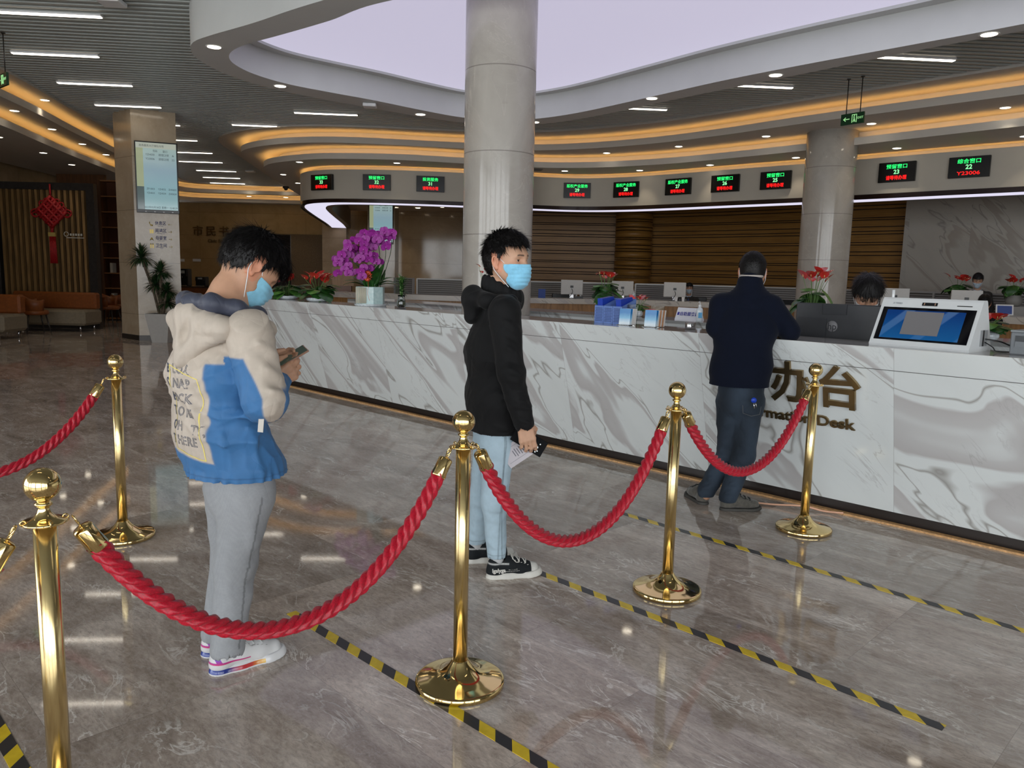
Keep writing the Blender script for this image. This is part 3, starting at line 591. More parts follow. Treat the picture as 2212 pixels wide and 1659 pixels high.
def rope(a,b_,low,label,end='both'):
    A=Vector((*ST[a],.868)); B=Vector((*ST[b_],.868)); h=(B-A); h.z=0; d=h.normalized(); span=h.length
    A2=A+d*.062; B2=B-d*.062; P=[]; n=60
    # catenary through both hook points with its lowest point at height low
    lo,hi=.05,4.0
    w=(B2-A2).length/2; sag=A2.z-low
    for _ in range(60):
        c=(lo+hi)/2
        if c*(math.cosh(w/c)-1)>sag: lo=c
        else: hi=c
    for i in range(n+1):
        s=-w+2*w*i/n; P.append(A2.lerp(B2,i/n)*1.0); P[-1].z=low+c*(math.cosh(s/c)-1)
    Lc=[0]
    for i in range(n): Lc.append(Lc[-1]+(P[i+1]-P[i]).length)
    t=empty('barrier_rope',P[n//2],0,label,'rope','red velvet-look twisted ropes')
    o0=Vector(P[n//2]); T=Lc[-1]
    def at(s):
        j=0
        while j<n-1 and Lc[j+1]<s: j+=1
        k=(s-Lc[j])/(Lc[j+1]-Lc[j]); return P[j].lerp(P[j+1],k)-o0,(P[j+1]-P[j]).normalized()
    m=MB(); side=Vector((-d.y,d.x,0)); s0,s1=.085,T-.085; st=.004; cnt=int((s1-s0)/st); pitch=.150; NS=4; K=16
    for q in range(NS):
        vs=[]; fs=[]
        for i in range(cnt+1):
            s=s0+(s1-s0)*i/cnt; p,tg=at(s); up=side.cross(tg); ph=2*PI*(s/pitch+q/NS)
            rad=side*math.cos(ph)+up*math.sin(ph); cc=p+rad*.0122; tan=tg.cross(rad)
            for k in range(K):
                th=2*PI*k/K; rr=.0140*(1+.11*math.sin(5*th-2*PI*s/.020)); vs.append(cc+(rad*math.cos(th)+(tan*.9+tg*-.25).normalized()*math.sin(th)*1.05)*rr)
        for i in range(cnt):
            for k in range(K): fs.append((i*K+k,i*K+(k+1)%K,(i+1)*K+(k+1)%K,(i+1)*K+k))
        m.add(vs,fs,0,True)
    m.build('braided_rope',m_rope,t)
    for e,(sa,sb,sc_) in enumerate(((0,.028,.098),(T,T-.028,T-.098))):
        p0,_=at(max(min(sa,T),0)); p1,tg=at(sb); p2,_=at(sc_); f=(p2-p1).normalized()
        MB().tube([p1-f*.004,p1-f*.001,p1+f*.002,p1+f*.006,p1+f*.04,p2-f*.004,p2],[.004,.014,.022,.0245,.0245,.026,.025],20).build('end_cap',M_brass,t)
        x,y,z=frame_of(f); ring=[p1-f*.014+(x*math.cos(a)*.007+f*math.sin(a)*.012) for a in [2*PI*i/14 for i in range(14)]]
        hk=MB(); hk.tube(ring,.0022,6,closed=True); hk.tube([p1-f*.004,p1+f*.002],.005,10)
        pe=p0+Vector((0,0,.006))
        hk.tube([p1-f*.022+(x*math.cos(a)*.0075*1.1+f*math.sin(a)*.013) +Vector((0,0,.002)) for a in [2*PI*i/14 for i in range(14)]],.0024,6,closed=True)
        hk.tube([pe,p1-f*.03],.0024,6); hk.build('snap_hook',M_brass,t)
    return t
rope('front_left','middle',.425,'red braided rope closest to the camera, hanging across the grey trousers')
rope('middle','right',.40,'red braided rope hanging between the middle and right stanchions')
rope('right','desk',.475,'red braided rope in front of the man leaning on the desk')
rope('back_left','off_left',.44,'red braided rope leaving the back left stanchion towards the left edge')
rope('off_front','front_left',.45,'red braided rope whose brass end shows at the lower left edge')
# ---- hazard tapes
m_tape,nt,N,L,b=ntree('yellow_black_hazard_tape',.35,0,.4)
tc=N.new('ShaderNodeTexCoord'); sp=N.new('ShaderNodeSeparateXYZ'); L.new(tc.outputs['Object'],sp.inputs[0])
f=mathn(N,L,'FRACT',mathn(N,L,'DIVIDE',mathn(N,L,'ADD',sp.outputs[0],mathn(N,L,'MULTIPLY',sp.outputs[1],1.0)),.15))
nn=noise(N,L,tc.outputs['Object'],30,4); yel=ramp(N,L,nn.outputs['Fac'],[(.3,(.72,.50,.012)),(.7,(.86,.62,.02))])
L.new(mixc(N,L,mathn(N,L,'GREATER_THAN',f,.5),yel,(.028,.028,.03)),b.inputs['Base Color'])
def tape(a,b_,label,w=.046):
    a=Vector((*a,0)); b2=Vector((*b_,0)); c=(a+b2)/2; d=b2-a
    o=MB().box((0,0,.0006),(d.length,w,.0012)).build('hazard_tape',m_tape,label=label,cat='floor tape',group='yellow and black floor tapes'); o.location=c; o.rotation_euler=(0,0,math.atan2(d.y,d.x)); return o
tape((-.93,3.20),(1.2,1.14),'hazard tape nearest the camera, starting behind the grey trousers')
tape((-.02,3.90),(1.47,2.43),'hazard tape in the middle, running from the black sneaker')
tape((.68,4.78),(2.9,2.50),'hazard tape furthest away, parallel to the desk')
tape((-2.3,3.0),(-.9,1.59),'hazard tape at the lower left picture corner')
# ================================================================== THINGS ON THE DESK
ZT=1.10
def D(u,n,z=ZT): p=CP(u,n); return Vector((p.x,p.y,z))
m_leaf=mat('glossy_dark_leaf',(.015,.060,.014),.3,noise=.5,nscale=25,c2=(.035,.12,.022)); m_leaf2=mat('fresh_green_leaf',(.05,.17,.03),.35,noise=.4,c2=(.11,.26,.045))
m_anth=mat('anthurium_red',(.48,.018,.018),.22,noise=.3,c2=(.66,.04,.03),coat=.4); m_spad=mat('spadix_cream',(.75,.52,.22),.5); m_stem=mat('plant_stem',(.10,.20,.05),.5)
m_ceram=mat('white_crackle_ceramic',(.62,.67,.70),.2,noise=.15,nscale=50,coat=.4); m_soil=mat('potting_moss',(.03,.025,.015),.9,noise=.4)
def heart(t): return max(0,(math.sin(PI*min(t*1.02,1))**.55)*(1-.35*t))
def anthurium(x,y,z,label,pot,R=.16,H=.30,nf=5,nl=13,seed=1,group='potted red anthuriums',rim=.1):
    nl=int(nl*2.0); nf=int(nf*1.4)
    rnd=random.Random(seed); t=empty('potted_anthurium',(x,y,z),0,label,'potted plant',group)
    pot(t); lf=MB(); 
    for i in range(nl):
        a=rnd.uniform(0,2*PI); r=rnd.uniform(.35,1)*R; h=rnd.uniform(.35,.85)*H; p=Vector((math.cos(a)*r*.45,math.sin(a)*r*.45,rim+h*.8)); q=Vector((math.cos(a)*r*1.35,math.sin(a)*r*1.35,rim+h*.8+rnd.uniform(-.75,-.05)*H*.8))
        MB_=lf; MB_.tube([(math.cos(a)*.015,math.sin(a)*.015,rim-.01),(p*.6+Vector((0,0,rim*.3))),p],[.003,.0028,.002],5,1)
        lf.blade(p,q,R*rnd.uniform(.75,1.05),(0,0,1),0 if rnd.random()<.7 else 2,6,.12,-.08,heart)
    lf.build('leaves',[m_leaf,m_stem,m_leaf2],t)
    for i in range(nf):
        a=rnd.uniform(0,2*PI); r=rnd.uniform(.1,.8)*R; h=H*rnd.uniform(.85,1.12); c=Vector((math.cos(a)*r,math.sin(a)*r,rim+h)); f=MB()
        f.tube([(math.cos(a)*.01,math.sin(a)*.01,rim),(c.x*.5,c.y*.5,rim+h*.6),c],[.0022,.002,.002],5,1)
        dr=Vector((math.cos(a+rnd.uniform(-1,1)),math.sin(a+rnd.uniform(-1,1)),rnd.uniform(-.3,.3))).normalized()
        s=R*rnd.uniform(.50,.66); f.blade(c-dr*s*.25-Vector((0,0,s*.12)),c+dr*s*.62+Vector((0,0,s*.42)),s*1.05,(0,0,1),0,7,.08,.10,heart)
        f.tube([c,c+Vector((dr.x*.004,dr.y*.004,.016*R/.1))],[.0035,.002],6,2); f.build('flower',[m_anth,m_stem,m_spad],t)
    return t
def bowl_pot(r=.09,h=.05):
    def f(t):
        MB().lathe([(r*.7,0),(r*.95,.012),(r*1.05,h*.7),(r,h),(r*.92,h),(r*.9,h-.012)],n=32).build('pot',m_ceram,t); MB().lathe([(.0001,h-.01),(r*.92,h-.01)],n=24,cap=False).build('soil',m_soil,t)
    return f
def round_pot(r=.085,h=.12,m=None):
    def f(t):
        MB().lathe([(r*.55,0),(r*.8,h*.1),(r,h*.42),(r*.97,h*.66),(r*.78,h*.92),(r*.82,h),(r*.74,h),(r*.72,h*.9)],n=32).build('pot',m or m_ceram,t); MB().lathe([(.0001,h*.9),(r*.74,h*.9)],n=24,cap=False).build('soil',m_soil,t)
    return f
p=D(-9.0,4.96); anthurium(p.x,p.y,ZT,'red anthurium in a shallow grey bowl, leftmost plant on the desk',bowl_pot(.135,.045),.20,.20,5,16,11,rim=.045)
p=D(-8.25,4.95); anthurium(p.x,p.y,ZT,'red anthurium in a shallow grey bowl, directly left of the purple orchid',bowl_pot(.135,.045),.23,.23,8,16,14,rim=.045)
p=D(-5.11,6.45); anthurium(p.x,p.y,1.08,'red anthurium in a round crackle-glazed vase, behind the blue file boxes',round_pot(.10,.15),.16,.27,7,16,5,rim=.14)
p=D(-4.72,6.5); anthurium(p.x,p.y,1.08,'low red anthurium half hidden behind the brochures',round_pot(.05,.06),.13,.13,6,8,8,rim=.05)
p=D(-5.37,5.0); anthurium(p.x,p.y,ZT,'red anthurium just showing behind the neck of the man in black',round_pot(.06,.08),.11,.33,4,5,21,rim=.07)
p=D(-2.9,6.45); anthurium(p.x,p.y,1.08,'red anthurium left of the woman with bowed head',round_pot(.08,.10),.17,.36,8,14,31,rim=.09)
p=D(-1.55,6.3); anthurium(p.x,p.y,1.08,'red anthurium behind the grey printer at the right edge',round_pot(.08,.08),.15,.10,5,12,41,rim=.07)
# orchid
ox,oy=-1.555,8.50; t=empty('potted_orchid',(ox,oy,ZT),0,'large purple moth orchid with arching sprays in a pale square pot','potted plant')
m_pot,nt,N,L,b=ntree('pale_aqua_pot_glaze',.3,0,.5); tc=N.new('ShaderNodeTexCoord'); L.new(ramp(N,L,noise(N,L,tc.outputs['Object'],35,4).outputs['Fac'],[(.3,(.42,.60,.60)),(.7,(.60,.74,.73))]),b.inputs['Base Color'])
pot=MB(); pot.prism([(.155*math.cos(a),.155*math.sin(a)) for a in [2*PI*i/8+PI/8 for i in range(8)]],.022,.205,0); pot.build('pot',m_pot,t)
fl=MB()
for i in range(11): fl.tube([(-.125+i*.0105,-.150-.0*i,.03),(-.125+i*.0105,-.150,.20)],.0042,6,0)
fl.build('ribbed_pot_face',mat('cream_ribbed_glaze',(.62,.58,.46),.4),t)
MB().lathe([(.0001,0),(.165,0),(.178,.022),(.170,.022),(.16,.008)],n=40,cap=False).build('saucer',m_ceram,t)
MB().lathe([(.0001,.195),(.14,.195)],n=8,cap=False).build('soil',m_soil,t)
lf=MB(); rnd=random.Random(4)
for a,l,h in((-2.9,.30,.04),(-2.2,.22,.14),(-.35,.34,.02),(.1,.36,-.02),(.6,.28,.1),(-1.5,.2,.1),(1.6,.25,.15),(2.6,.28,.05),(-.9,.2,.16),(3.3,.3,.0),(-2.6,.2,.24)):
    lf.blade((math.cos(a)*.04,math.sin(a)*.04,.20),(math.cos(a)*l,math.sin(a)*l,.20+h+rnd.uniform(0,.06)),.095,(0,0,1),0,7,.18,-.12,lambda q:math.sin(PI*min(q*.96+.04,1))**.5)
for i in range(7):
    a=rnd.uniform(0,6.28); lf.blade((.06*math.cos(a),.06*math.sin(a),.2),(.12*math.cos(a)+.05,.12*math.sin(a),.42+rnd.uniform(-.05,.05)),.06,(math.sin(a),math.cos(a),0),0,5,.1)
lf.build('leaves',m_leaf,t)
m_orch=mat('orchid_magenta_petal',(.24,.006,.22),.45,noise=.25,nscale=60,c2=(.38,.018,.34),sheen=.3); m_lip=mat('orchid_dark_lip',(.16,.004,.12),.4); m_or2=mat('orchid_pale_edge',(.60,.16,.56),.5)
def orchid_flower(mb,c,nrm,s,roll):
    x,y,z=frame_of(nrm); R=Matrix((x,y,z)).transposed()@Matrix.Rotation(roll,3,'Z')
    upv_=R@Vector((0,1,0)); rt=R@Vector((1,0,0)); fw_=R@Vector((0,0,1))
    for a,w,l in((90,.55,.62),(-150,.5,.60),(-30,.5,.60)):   # sepals
        d=rt*math.cos(math.radians(a))+upv_*math.sin(math.radians(a)); mb.blade(c-fw_*.004,c+d*s*l-fw_*.004,s*w,fw_,0,5,-.05,.03)
    for sg in(-1,1):   # two broad petals
        d=rt*sg+upv_*.18; mb.blade(c,c+d.normalized()*s*.72+fw_*.006,s*.98,fw_,0,6,.05,.05,lambda q:math.sin(PI*min(q*.92+.06,1))**.42)
    mb.blade(c+fw_*.004,c-upv_*s*.28+fw_*s*.22,s*.24,fw_,1,4,0,.1); mb.ball(c+fw_*.006,s*.09,2,8)
sprays=[((.05,.0,.2),(.10,.0,.62),(.0,.02,.80),(-.20,.0,.66),(-.38,-.02,.44)),((.09,-.03,.2),(.17,-.02,.62),(.10,-.06,.84),(-.10,-.08,.78),(-.28,-.10,.58)),((.10,.03,.2),(.22,.02,.66),(.19,.0,.86),(.06,.03,.80),(-.12,.05,.62)),((.02,-.04,.2),(.06,-.06,.55),(.0,-.12,.70),(-.12,-.14,.56),(-.24,-.14,.40)),((.04,.03,.2),(.12,.05,.5),(.05,-.05,.60),(-.02,-.1,.5),(-.10,-.13,.38))]
sprays=[tuple((x,y,.2+(z-.2)*.88) for x,y,z in sp_) for sp_ in sprays]
k=0
for si,sp_ in enumerate(sprays):
    C=crom(sp_,10); g=MB(); g.tube(C,.0035,6); g.build('flower_stalk',mat('orchid_stalk',(.035,.06,.02),.5),t)
    nfl=24 if si<3 else 16
    for i in range(nfl):
        q=C[int(len(C)*(.40+.59*i/(nfl-1)))-1]; mb=MB(); sg=(-1)**i
        c=q+Vector((rnd.uniform(-.05,.05),-.03-.05*rnd.random()+.04*sg,-.03+.055*rnd.uniform(-1,1)))
        orchid_flower(mb,c,(rnd.uniform(-.45,.35),-1,rnd.uniform(-.35,.15)),.072 if si<3 else .066,rnd.uniform(-.3,.3)); mb.build('bloom',[m_orch,m_lip,m_or2],t); k+=1
bw=MB(); m_bow=mat('orange_red_ribbon',(.70,.10,.03),.22,noise=.3,coat=.5)
for i in range(11):
    a=2*PI*i/11; bw.tube([(0,-.155,.32),(.035*math.cos(a),-.18,.32+.045*math.sin(a)),(.05*math.cos(a+.4),-.165,.32+.06*math.sin(a+.4)),(.0,-.16,.32)],.011,6,0,flat=.25)
bw.tube([(0,-.16,.31),(.01,-.168,.22),(.0,-.17,.14),(.022,-.172,.06)],.005,6,0,flat=.3); bw.build('ribbon_bow',m_bow,t)
# lucky bamboo in a glass vase
t=empty('bamboo_vase',(*D(-6.70,5.02)[:2],ZT),0,'small bundle of lucky bamboo in a clear glass vase','potted plant')
MB().lathe([(.036,0),(.046,.01),(.050,.035),(.042,.075),(.034,.105),(.040,.13),(.037,.13),(.031,.105),(.038,.075),(.045,.035),(.04,.012),(.0001,.01)],n=28,cap=False).build('vase',M_glass,t)
MB().lathe([(.0001,.012),(.038,.014),(.043,.035),(.036,.07),(.0001,.07)],n=20,cap=False).build('water',mat('green_tinted_water',(.35,.42,.12),.05,trans=.6),t)
bm=MB(); rnd=random.Random(9)
for i in range(14):
    a=rnd.uniform(0,6.28); r=rnd.uniform(0,.028); bm.tube([(r*.5*math.cos(a),r*.5*math.sin(a),.02),(r*math.cos(a),r*math.sin(a),.26+rnd.uniform(0,.06))],.006,6,1)
    for j in range(9):
        b2=rnd.uniform(0,6.28); z=.13+.02*j+rnd.uniform(0,.02); l=rnd.uniform(.05,.10); bm.blade((r*math.cos(a),r*math.sin(a),z),(r*math.cos(a)+l*math.cos(b2),r*math.sin(a)+l*math.sin(b2),z+rnd.uniform(-.03,.06)),.014,(0,0,1),0 if z<.25 else 2,4,.15)
bm.build('stems_and_leaves',[m_leaf,m_stem,m_leaf2],t)
# blue file boxes
m_blue=mat('blue_plastic_file_box',(.15,.25,.58),.4,noise=.08); m_hole=mat('file_box_holes',(.02,.04,.14),.6); m_blue2=mat('deep_blue_folder',(.02,.06,.45),.3)
for i in range(3):
    t=at_desk(empty('file_box',D(-3.97+i*.092,5.03),0,'perforated blue file box on the desk, '+['left one of three','middle one of three','right one of three'][i],'file box','blue file boxes')); w=.088
    b=MB(); b.box((0,-.09,.07),(w,.004,.14)); b.box((0,.09,.10),(w,.004,.20)); b.box((0,0,.002),(w,.18,.004))
    for sx in(-1,1):
        b.add([(sx*w/2,-.09,0),(sx*w/2,.09,0),(sx*w/2,.09,.20),(sx*w/2,-.09,.14)],[(0,1,2,3)]); b.add([(sx*(w/2-.003),-.09,0),(sx*(w/2-.003),.09,0),(sx*(w/2-.003),.09,.20),(sx*(w/2-.003),-.09,.14)],[(0,1,2,3)])
    b.build('body',m_blue,t)
    h=MB()
    for a in range(6):
        for c in range(9):
            h.box((-.03+a*.012+(.003 if c%2 else 0),-.0925,.02+c*.0125),(.006,.001,.008),R=Matrix.Rotation(.5,3,'Y'))
    h.build('perforations',m_hole,t)
    if i!=1: MB().box((0,0,.12),(.05,.15,.17),R=Matrix.Rotation(.12,3,'X')).build('folder',m_blue2,t)
# brochure stands
m_bro,nt,N,L,b=ntree('blue_gradient_brochure_cover',.25,0,.5); tc=N.new('ShaderNodeTexCoord'); sp=N.new('ShaderNodeSeparateXYZ'); L.new(tc.outputs['Object'],sp.inputs[0])
L.new(ramp(N,L,mathn(N,L,'ADD',mathn(N,L,'DIVIDE',sp.outputs[2],.105),mathn(N,L,'MULTIPLY',noise(N,L,tc.outputs['Object'],30,3).outputs['Fac'],.15)),[(.25,(.75,.85,.92)),(.62,(.20,.50,.75)),(1,(.02,.22,.55))]),b.inputs['Base Color'])
m_paper=mat('white_paper',(.72,.70,.68),.7,noise=.03); m_navy=mat('navy_ink',(.03,.05,.25),.6); m_kraft=mat('orange_page_edges',(.62,.30,.14),.7,noise=.2)
for i,u in enumerate((-3.69,-3.45)):
    t=at_desk(empty('brochure_stack',D(u,4.93),.18,'stack of blue brochures in a clear stand, '+('left one next to the file boxes' if i==0 else 'right one with the orange page edges'),'brochures','brochure stacks on the desk')); t.rotation_euler=(0,0,CROT+.1)
    for k in range(7 if i else 5):
        MB().box((.006*k,.012*k-.02,.066),(.098,.0035,.125),R=Matrix.Rotation(-.10-.012*k,3,'X')).build('brochure',m_bro if k<2 else (m_kraft if (k%2 and i) else m_paper),t)
    text('cover_title','便民服务',.020,MX((0,-.0185,.048),(1,0,0),(0,.1,1)),m_navy,.0004,t,width=.06); text('cover_title','办事指南',.020,MX((0.01,-.0205,.024),(1,0,0),(0,.1,1)),m_navy,.0004,t,width=.045)
    s=MB(); s.box((0,.0,.0025),(.11,.10,.005)); s.box((0,.075,.08),(.11,.003,.16),R=Matrix.Rotation(-.15,3,'X')); s.build('acrylic_stand',M_glass,t)
# red cup, tin, sanitiser, desk sign
t=empty('red_cup',D(-4.50,6.42,1.08),0,'small glossy red cup on the rear counter right of the brochures','cup'); MB().lathe([(.03,0),(.033,.004),(.012,.012),(.012,.02),(.035,.035),(.04,.085),(.036,.085),(.03,.035),(.0001,.03)],n=24,cap=False).build('bowl',mat('glossy_red',(.50,.02,.02),.15,coat=.6),t)
o=MB().lathe([(.036,0),(.038,.002),(.038,.052),(.036,.054),(.0001,.054)],n=32).build('round_tin',M_steel,loc=D(-3.13,4.96),label='small round brushed steel tin on the desk beside the man in navy',cat='tin')
t=at_desk(empty('desk_sign',D(-4.12,6.50,1.08),0,'white tent sign with blue Chinese text 自助服务区 on the rear counter','sign')); 
g=MB(); g.prism([(-.06,0),(.06,0),(.006,.115),(-.006,.115)],-.125,.125); g.v=[(z,x,y) for x,y,z in g.v]; g.build('tent_body',mat('white_acrylic',(.74,.75,.80),.25),t)
sl=Vector((0,.054,.115)).normalized(); text('sign_text','自助服务区',.042,MX((.02,-.037,.055),(1,0,0),sl),mat('violet_blue_ink',(.04,.04,.30),.5),.0006,t,bold=.0006); g=MB().box((-.10,-.035,.058),(.022,.001,.03),R=Matrix.Rotation(-.44,3,'X')); g.build('sign_logo',MATS['violet_blue_ink'],t)
def sanitiser(x,y,z,label,s=1,cat='bottle',group='pump bottles on the counters'):
    t=empty('pump_bottle',(x,y,z),0,label,cat,group); t.scale=(s,s,s)
    MB().lathe([(.028,0),(.031,.004),(.031,.10),(.026,.118),(.012,.126),(.012,.135)],n=24).build('bottle',mat('clear_gel_bottle',(.70,.76,.80),.1,noise=.03,spec=.6),t)
    MB().box((0,-.0305,.055),(.034,.004,.05)).build('bottle_label',mat('light_blue_label',(.12,.42,.72),.5),t)
    m=MB(); m.lathe([(.014,.132),(.014,.15),(.004,.152),(.004,.175)],n=14); m.tube([(0,0,.175),(-.005,-.01,.18),(-.02,-.035,.176)],.0045,8); m.build('pump',M_whitep,t); return t
p=D(-3.96,6.42,1.08); sanitiser(p.x,p.y,1.08,'hand sanitiser pump bottle with light blue label beside the desk sign')
# black monitor seen from behind, with its round logo
m_mon=mat('charcoal_monitor_back',(.045,.047,.052),.45,noise=.05)
t=at_desk(empty('computer_monitor',D(-2.13,5.24,.745),0,'black computer monitor seen from behind, in front of the woman','monitor'))
b=MB(); b.box((0,0,.40),(.66,.03,.36),bev=.006); b.build('rear_shell',m_mon,t)
b=MB(); b.box((-.21,-.019,.37),(.20,.008,.22)); b.box((-.06,-.019,.545),(.16,.010,.07)); b.box((0,-.017,.245),(.64,.006,.045)); b.build('shell_relief',mat('charcoal_relief',(.036,.038,.043),.5,noise=.05),t)
b=MB(); b.box((0,.03,.15),(.08,.02,.3)); b.box((0,.04,.008),(.22,.18,.016)); b.build('stand',M_black,t)
lg=MB(); lg.lathe([(.0001,0),(.037,0),(.037,.0008),(.0001,.0008)],(-.07,-.020,.43),40,R=Matrix.Rotation(PI/2,3,'X')); lg.build('round_logo',mat('grey_logo_print',(.22,.22,.23),.4),t)
text('logo_letters','hp',.062,MX((-.07,-.0215,.428),(1,0,0),(.2,0,1)),m_mon,.0004,t,bold=.0008)
# white self-service terminal (blank screen panel in place of the code)
t=at_desk(empty('service_terminal',D(-1.53,4.89),0,'white wedge-shaped terminal with a blue display, leaning back on the desk','terminal')); t.rotation_euler=(0,0,CROT-.10)
Wd=.56; prof=[(-.06,0),(-.065,.012),(-.06,.02),(.075,.275),(.085,.285),(.125,.285),(.135,.275),(.24,.02),(.24,0)]
b=MB(); b.prism(prof,-Wd/2,Wd/2); b.v=[(z,x,y) for x,y,z in b.v]; b.build('housing',mat('glossy_white_housing',(.70,.72,.73),.2,coat=.3,noise=.01),t)
fu=Vector((0,.135,.255)).normalized(); fnm=Vector((1,0,0)).cross(fu)
def onf(x,s,o=.0): return Vector((0,-.06,.02))+fu*s+fnm*o+Vector((x,0,0))
def fpanel(x,s,w,h,o): 
    R=Matrix((Vector((1,0,0)),fu,fnm)).transposed(); return MB().box(onf(x,s,o),(w,h,.003),R=R)
fpanel(0,.128,.52,.215,.0015).build('screen_glass',mat('black_screen_glass',(.004,.004,.006),.05,spec=.6),t)
m_scr,nt,N,L,b=ntree('blue_display_image',.1); tc=N.new('ShaderNodeTexCoord'); sp=N.new('ShaderNodeSeparateXYZ'); L.new(tc.outputs['Object'],sp.inputs[0])
dg=mathn(N,L,'FRACT',mathn(N,L,'MULTIPLY',mathn(N,L,'ADD',sp.outputs[0],mathn(N,L,'MULTIPLY',sp.outputs[2],-1.0)),4.2)); cc=mixc(N,L,ramp(N,L,dg,[(0,(0,0,0)),(.55,(0,0,0)),(.6,(1,1,1)),(.8,(1,1,1)),(.84,(0,0,0))]),(.004,.035,.16),(.05,.11,.26))
cc=mixc(N,L,ramp(N,L,sp.outputs[2],[(.03,(.6,.6,.6)),(.2,(0,0,0))]),cc,(.01,.13,.33)); L.new(cc,b.inputs['Base Color']); L.new(cc,b.inputs['Emission Color']); b.inputs['Emission Strength'].default_value=.25
fpanel(-.01,.125,.44,.185,.0032).build('display',m_scr,t); fpanel(-.01,.135,.21,.15,.0048).build('display_panel',emat('display_grey_panel',(.40,.38,.40),.04,base=(.17,.165,.17)),t)
fpanel(0,.262,.085,.020,.002).build('camera_window',M_black,t)
for sx in(-1,1): fpanel(.03*sx,.262,.004,.013,.0042).build('camera_lamp',mat('lamp_amber',(.5,.3,.2),.3),t)
fpanel(.19,.258,.08,.004,.002).build('card_slot',M_black,t); text('brand_print','Z-TIMES',.014,MX(onf(-.185,.262,.002),(1,0,0),fu),mat('grey_print',(.25,.27,.3),.5),.0004,t,stretchx=1.1)
b=MB(); b.box((Wd/2+.001,.12,.075),(.004,.10,.09),0); b.build('port_recess',mat('grey_recess',(.32,.33,.34),.5),t); MB().box((Wd/2+.003,.11,.075),(.004,.018,.09)).build('port_strip',M_black,t)
o=MB().tube([(-.0,-0.02,.26),(-.0,-0.02,.33)],.009,10).build('antenna',mat('glossy_white_housing',(.7,.7,.7)),t); o.location=(-.235,.12,0)
cb=MB(); cb.tube(crom([D(-1.24,5.0,1.17),D(-1.17,5.03,1.16),D(-1.12,5.08,1.135),D(-1.09,5.08,1.13)],8),.004,8); cb.tube(crom([D(-1.24,5.0,1.155),D(-1.19,4.98,1.13),D(-1.16,4.97,1.107),D(-1.08,5.06,1.107)],8),.003,8)
cb.build('power_cables',M_black,label='black cables between the white terminal and the grey printer',cat='cable')
t=at_desk(empty('label_printer',D(-1.0,5.02),0,'small grey label printer at the right end of the desk','printer')); t.rotation_euler=(0,0,CROT-.12)
m_pg=mat('grey_printer_plastic',(.17,.185,.20),.35,noise=.03); b=MB(); b.box((0,0,.062),(.165,.22,.124),bev=.006); b.build('body',m_pg,t)
MB().box((0,0,.128),(.17,.225,.012),bev=.003).build('lid',mat('printer_lid_grey',(.24,.26,.27),.35),t); MB().box((0,-.111,.075),(.115,.004,.06)).build('paper_slot',mat('printer_slot',(.04,.045,.05),.3),t); MB().box((0,-.114,.058),(.11,.006,.03)).build('front_flap',m_pg,t)
# loose wire on the floor by the desk
o=MB().tube(crom([Vector((1.55,5.05,.012)),Vector((1.72,4.98,.014)),Vector((1.9,4.9,.03)),Vector((2.02,4.86,.012)),Vector((2.12,4.80,.02))],8),.006,8).build('floor_cable',mat('pink_beige_cable',(.75,.42,.28),.5),label='loose pinkish cable lying along the foot of the desk',cat='cable')
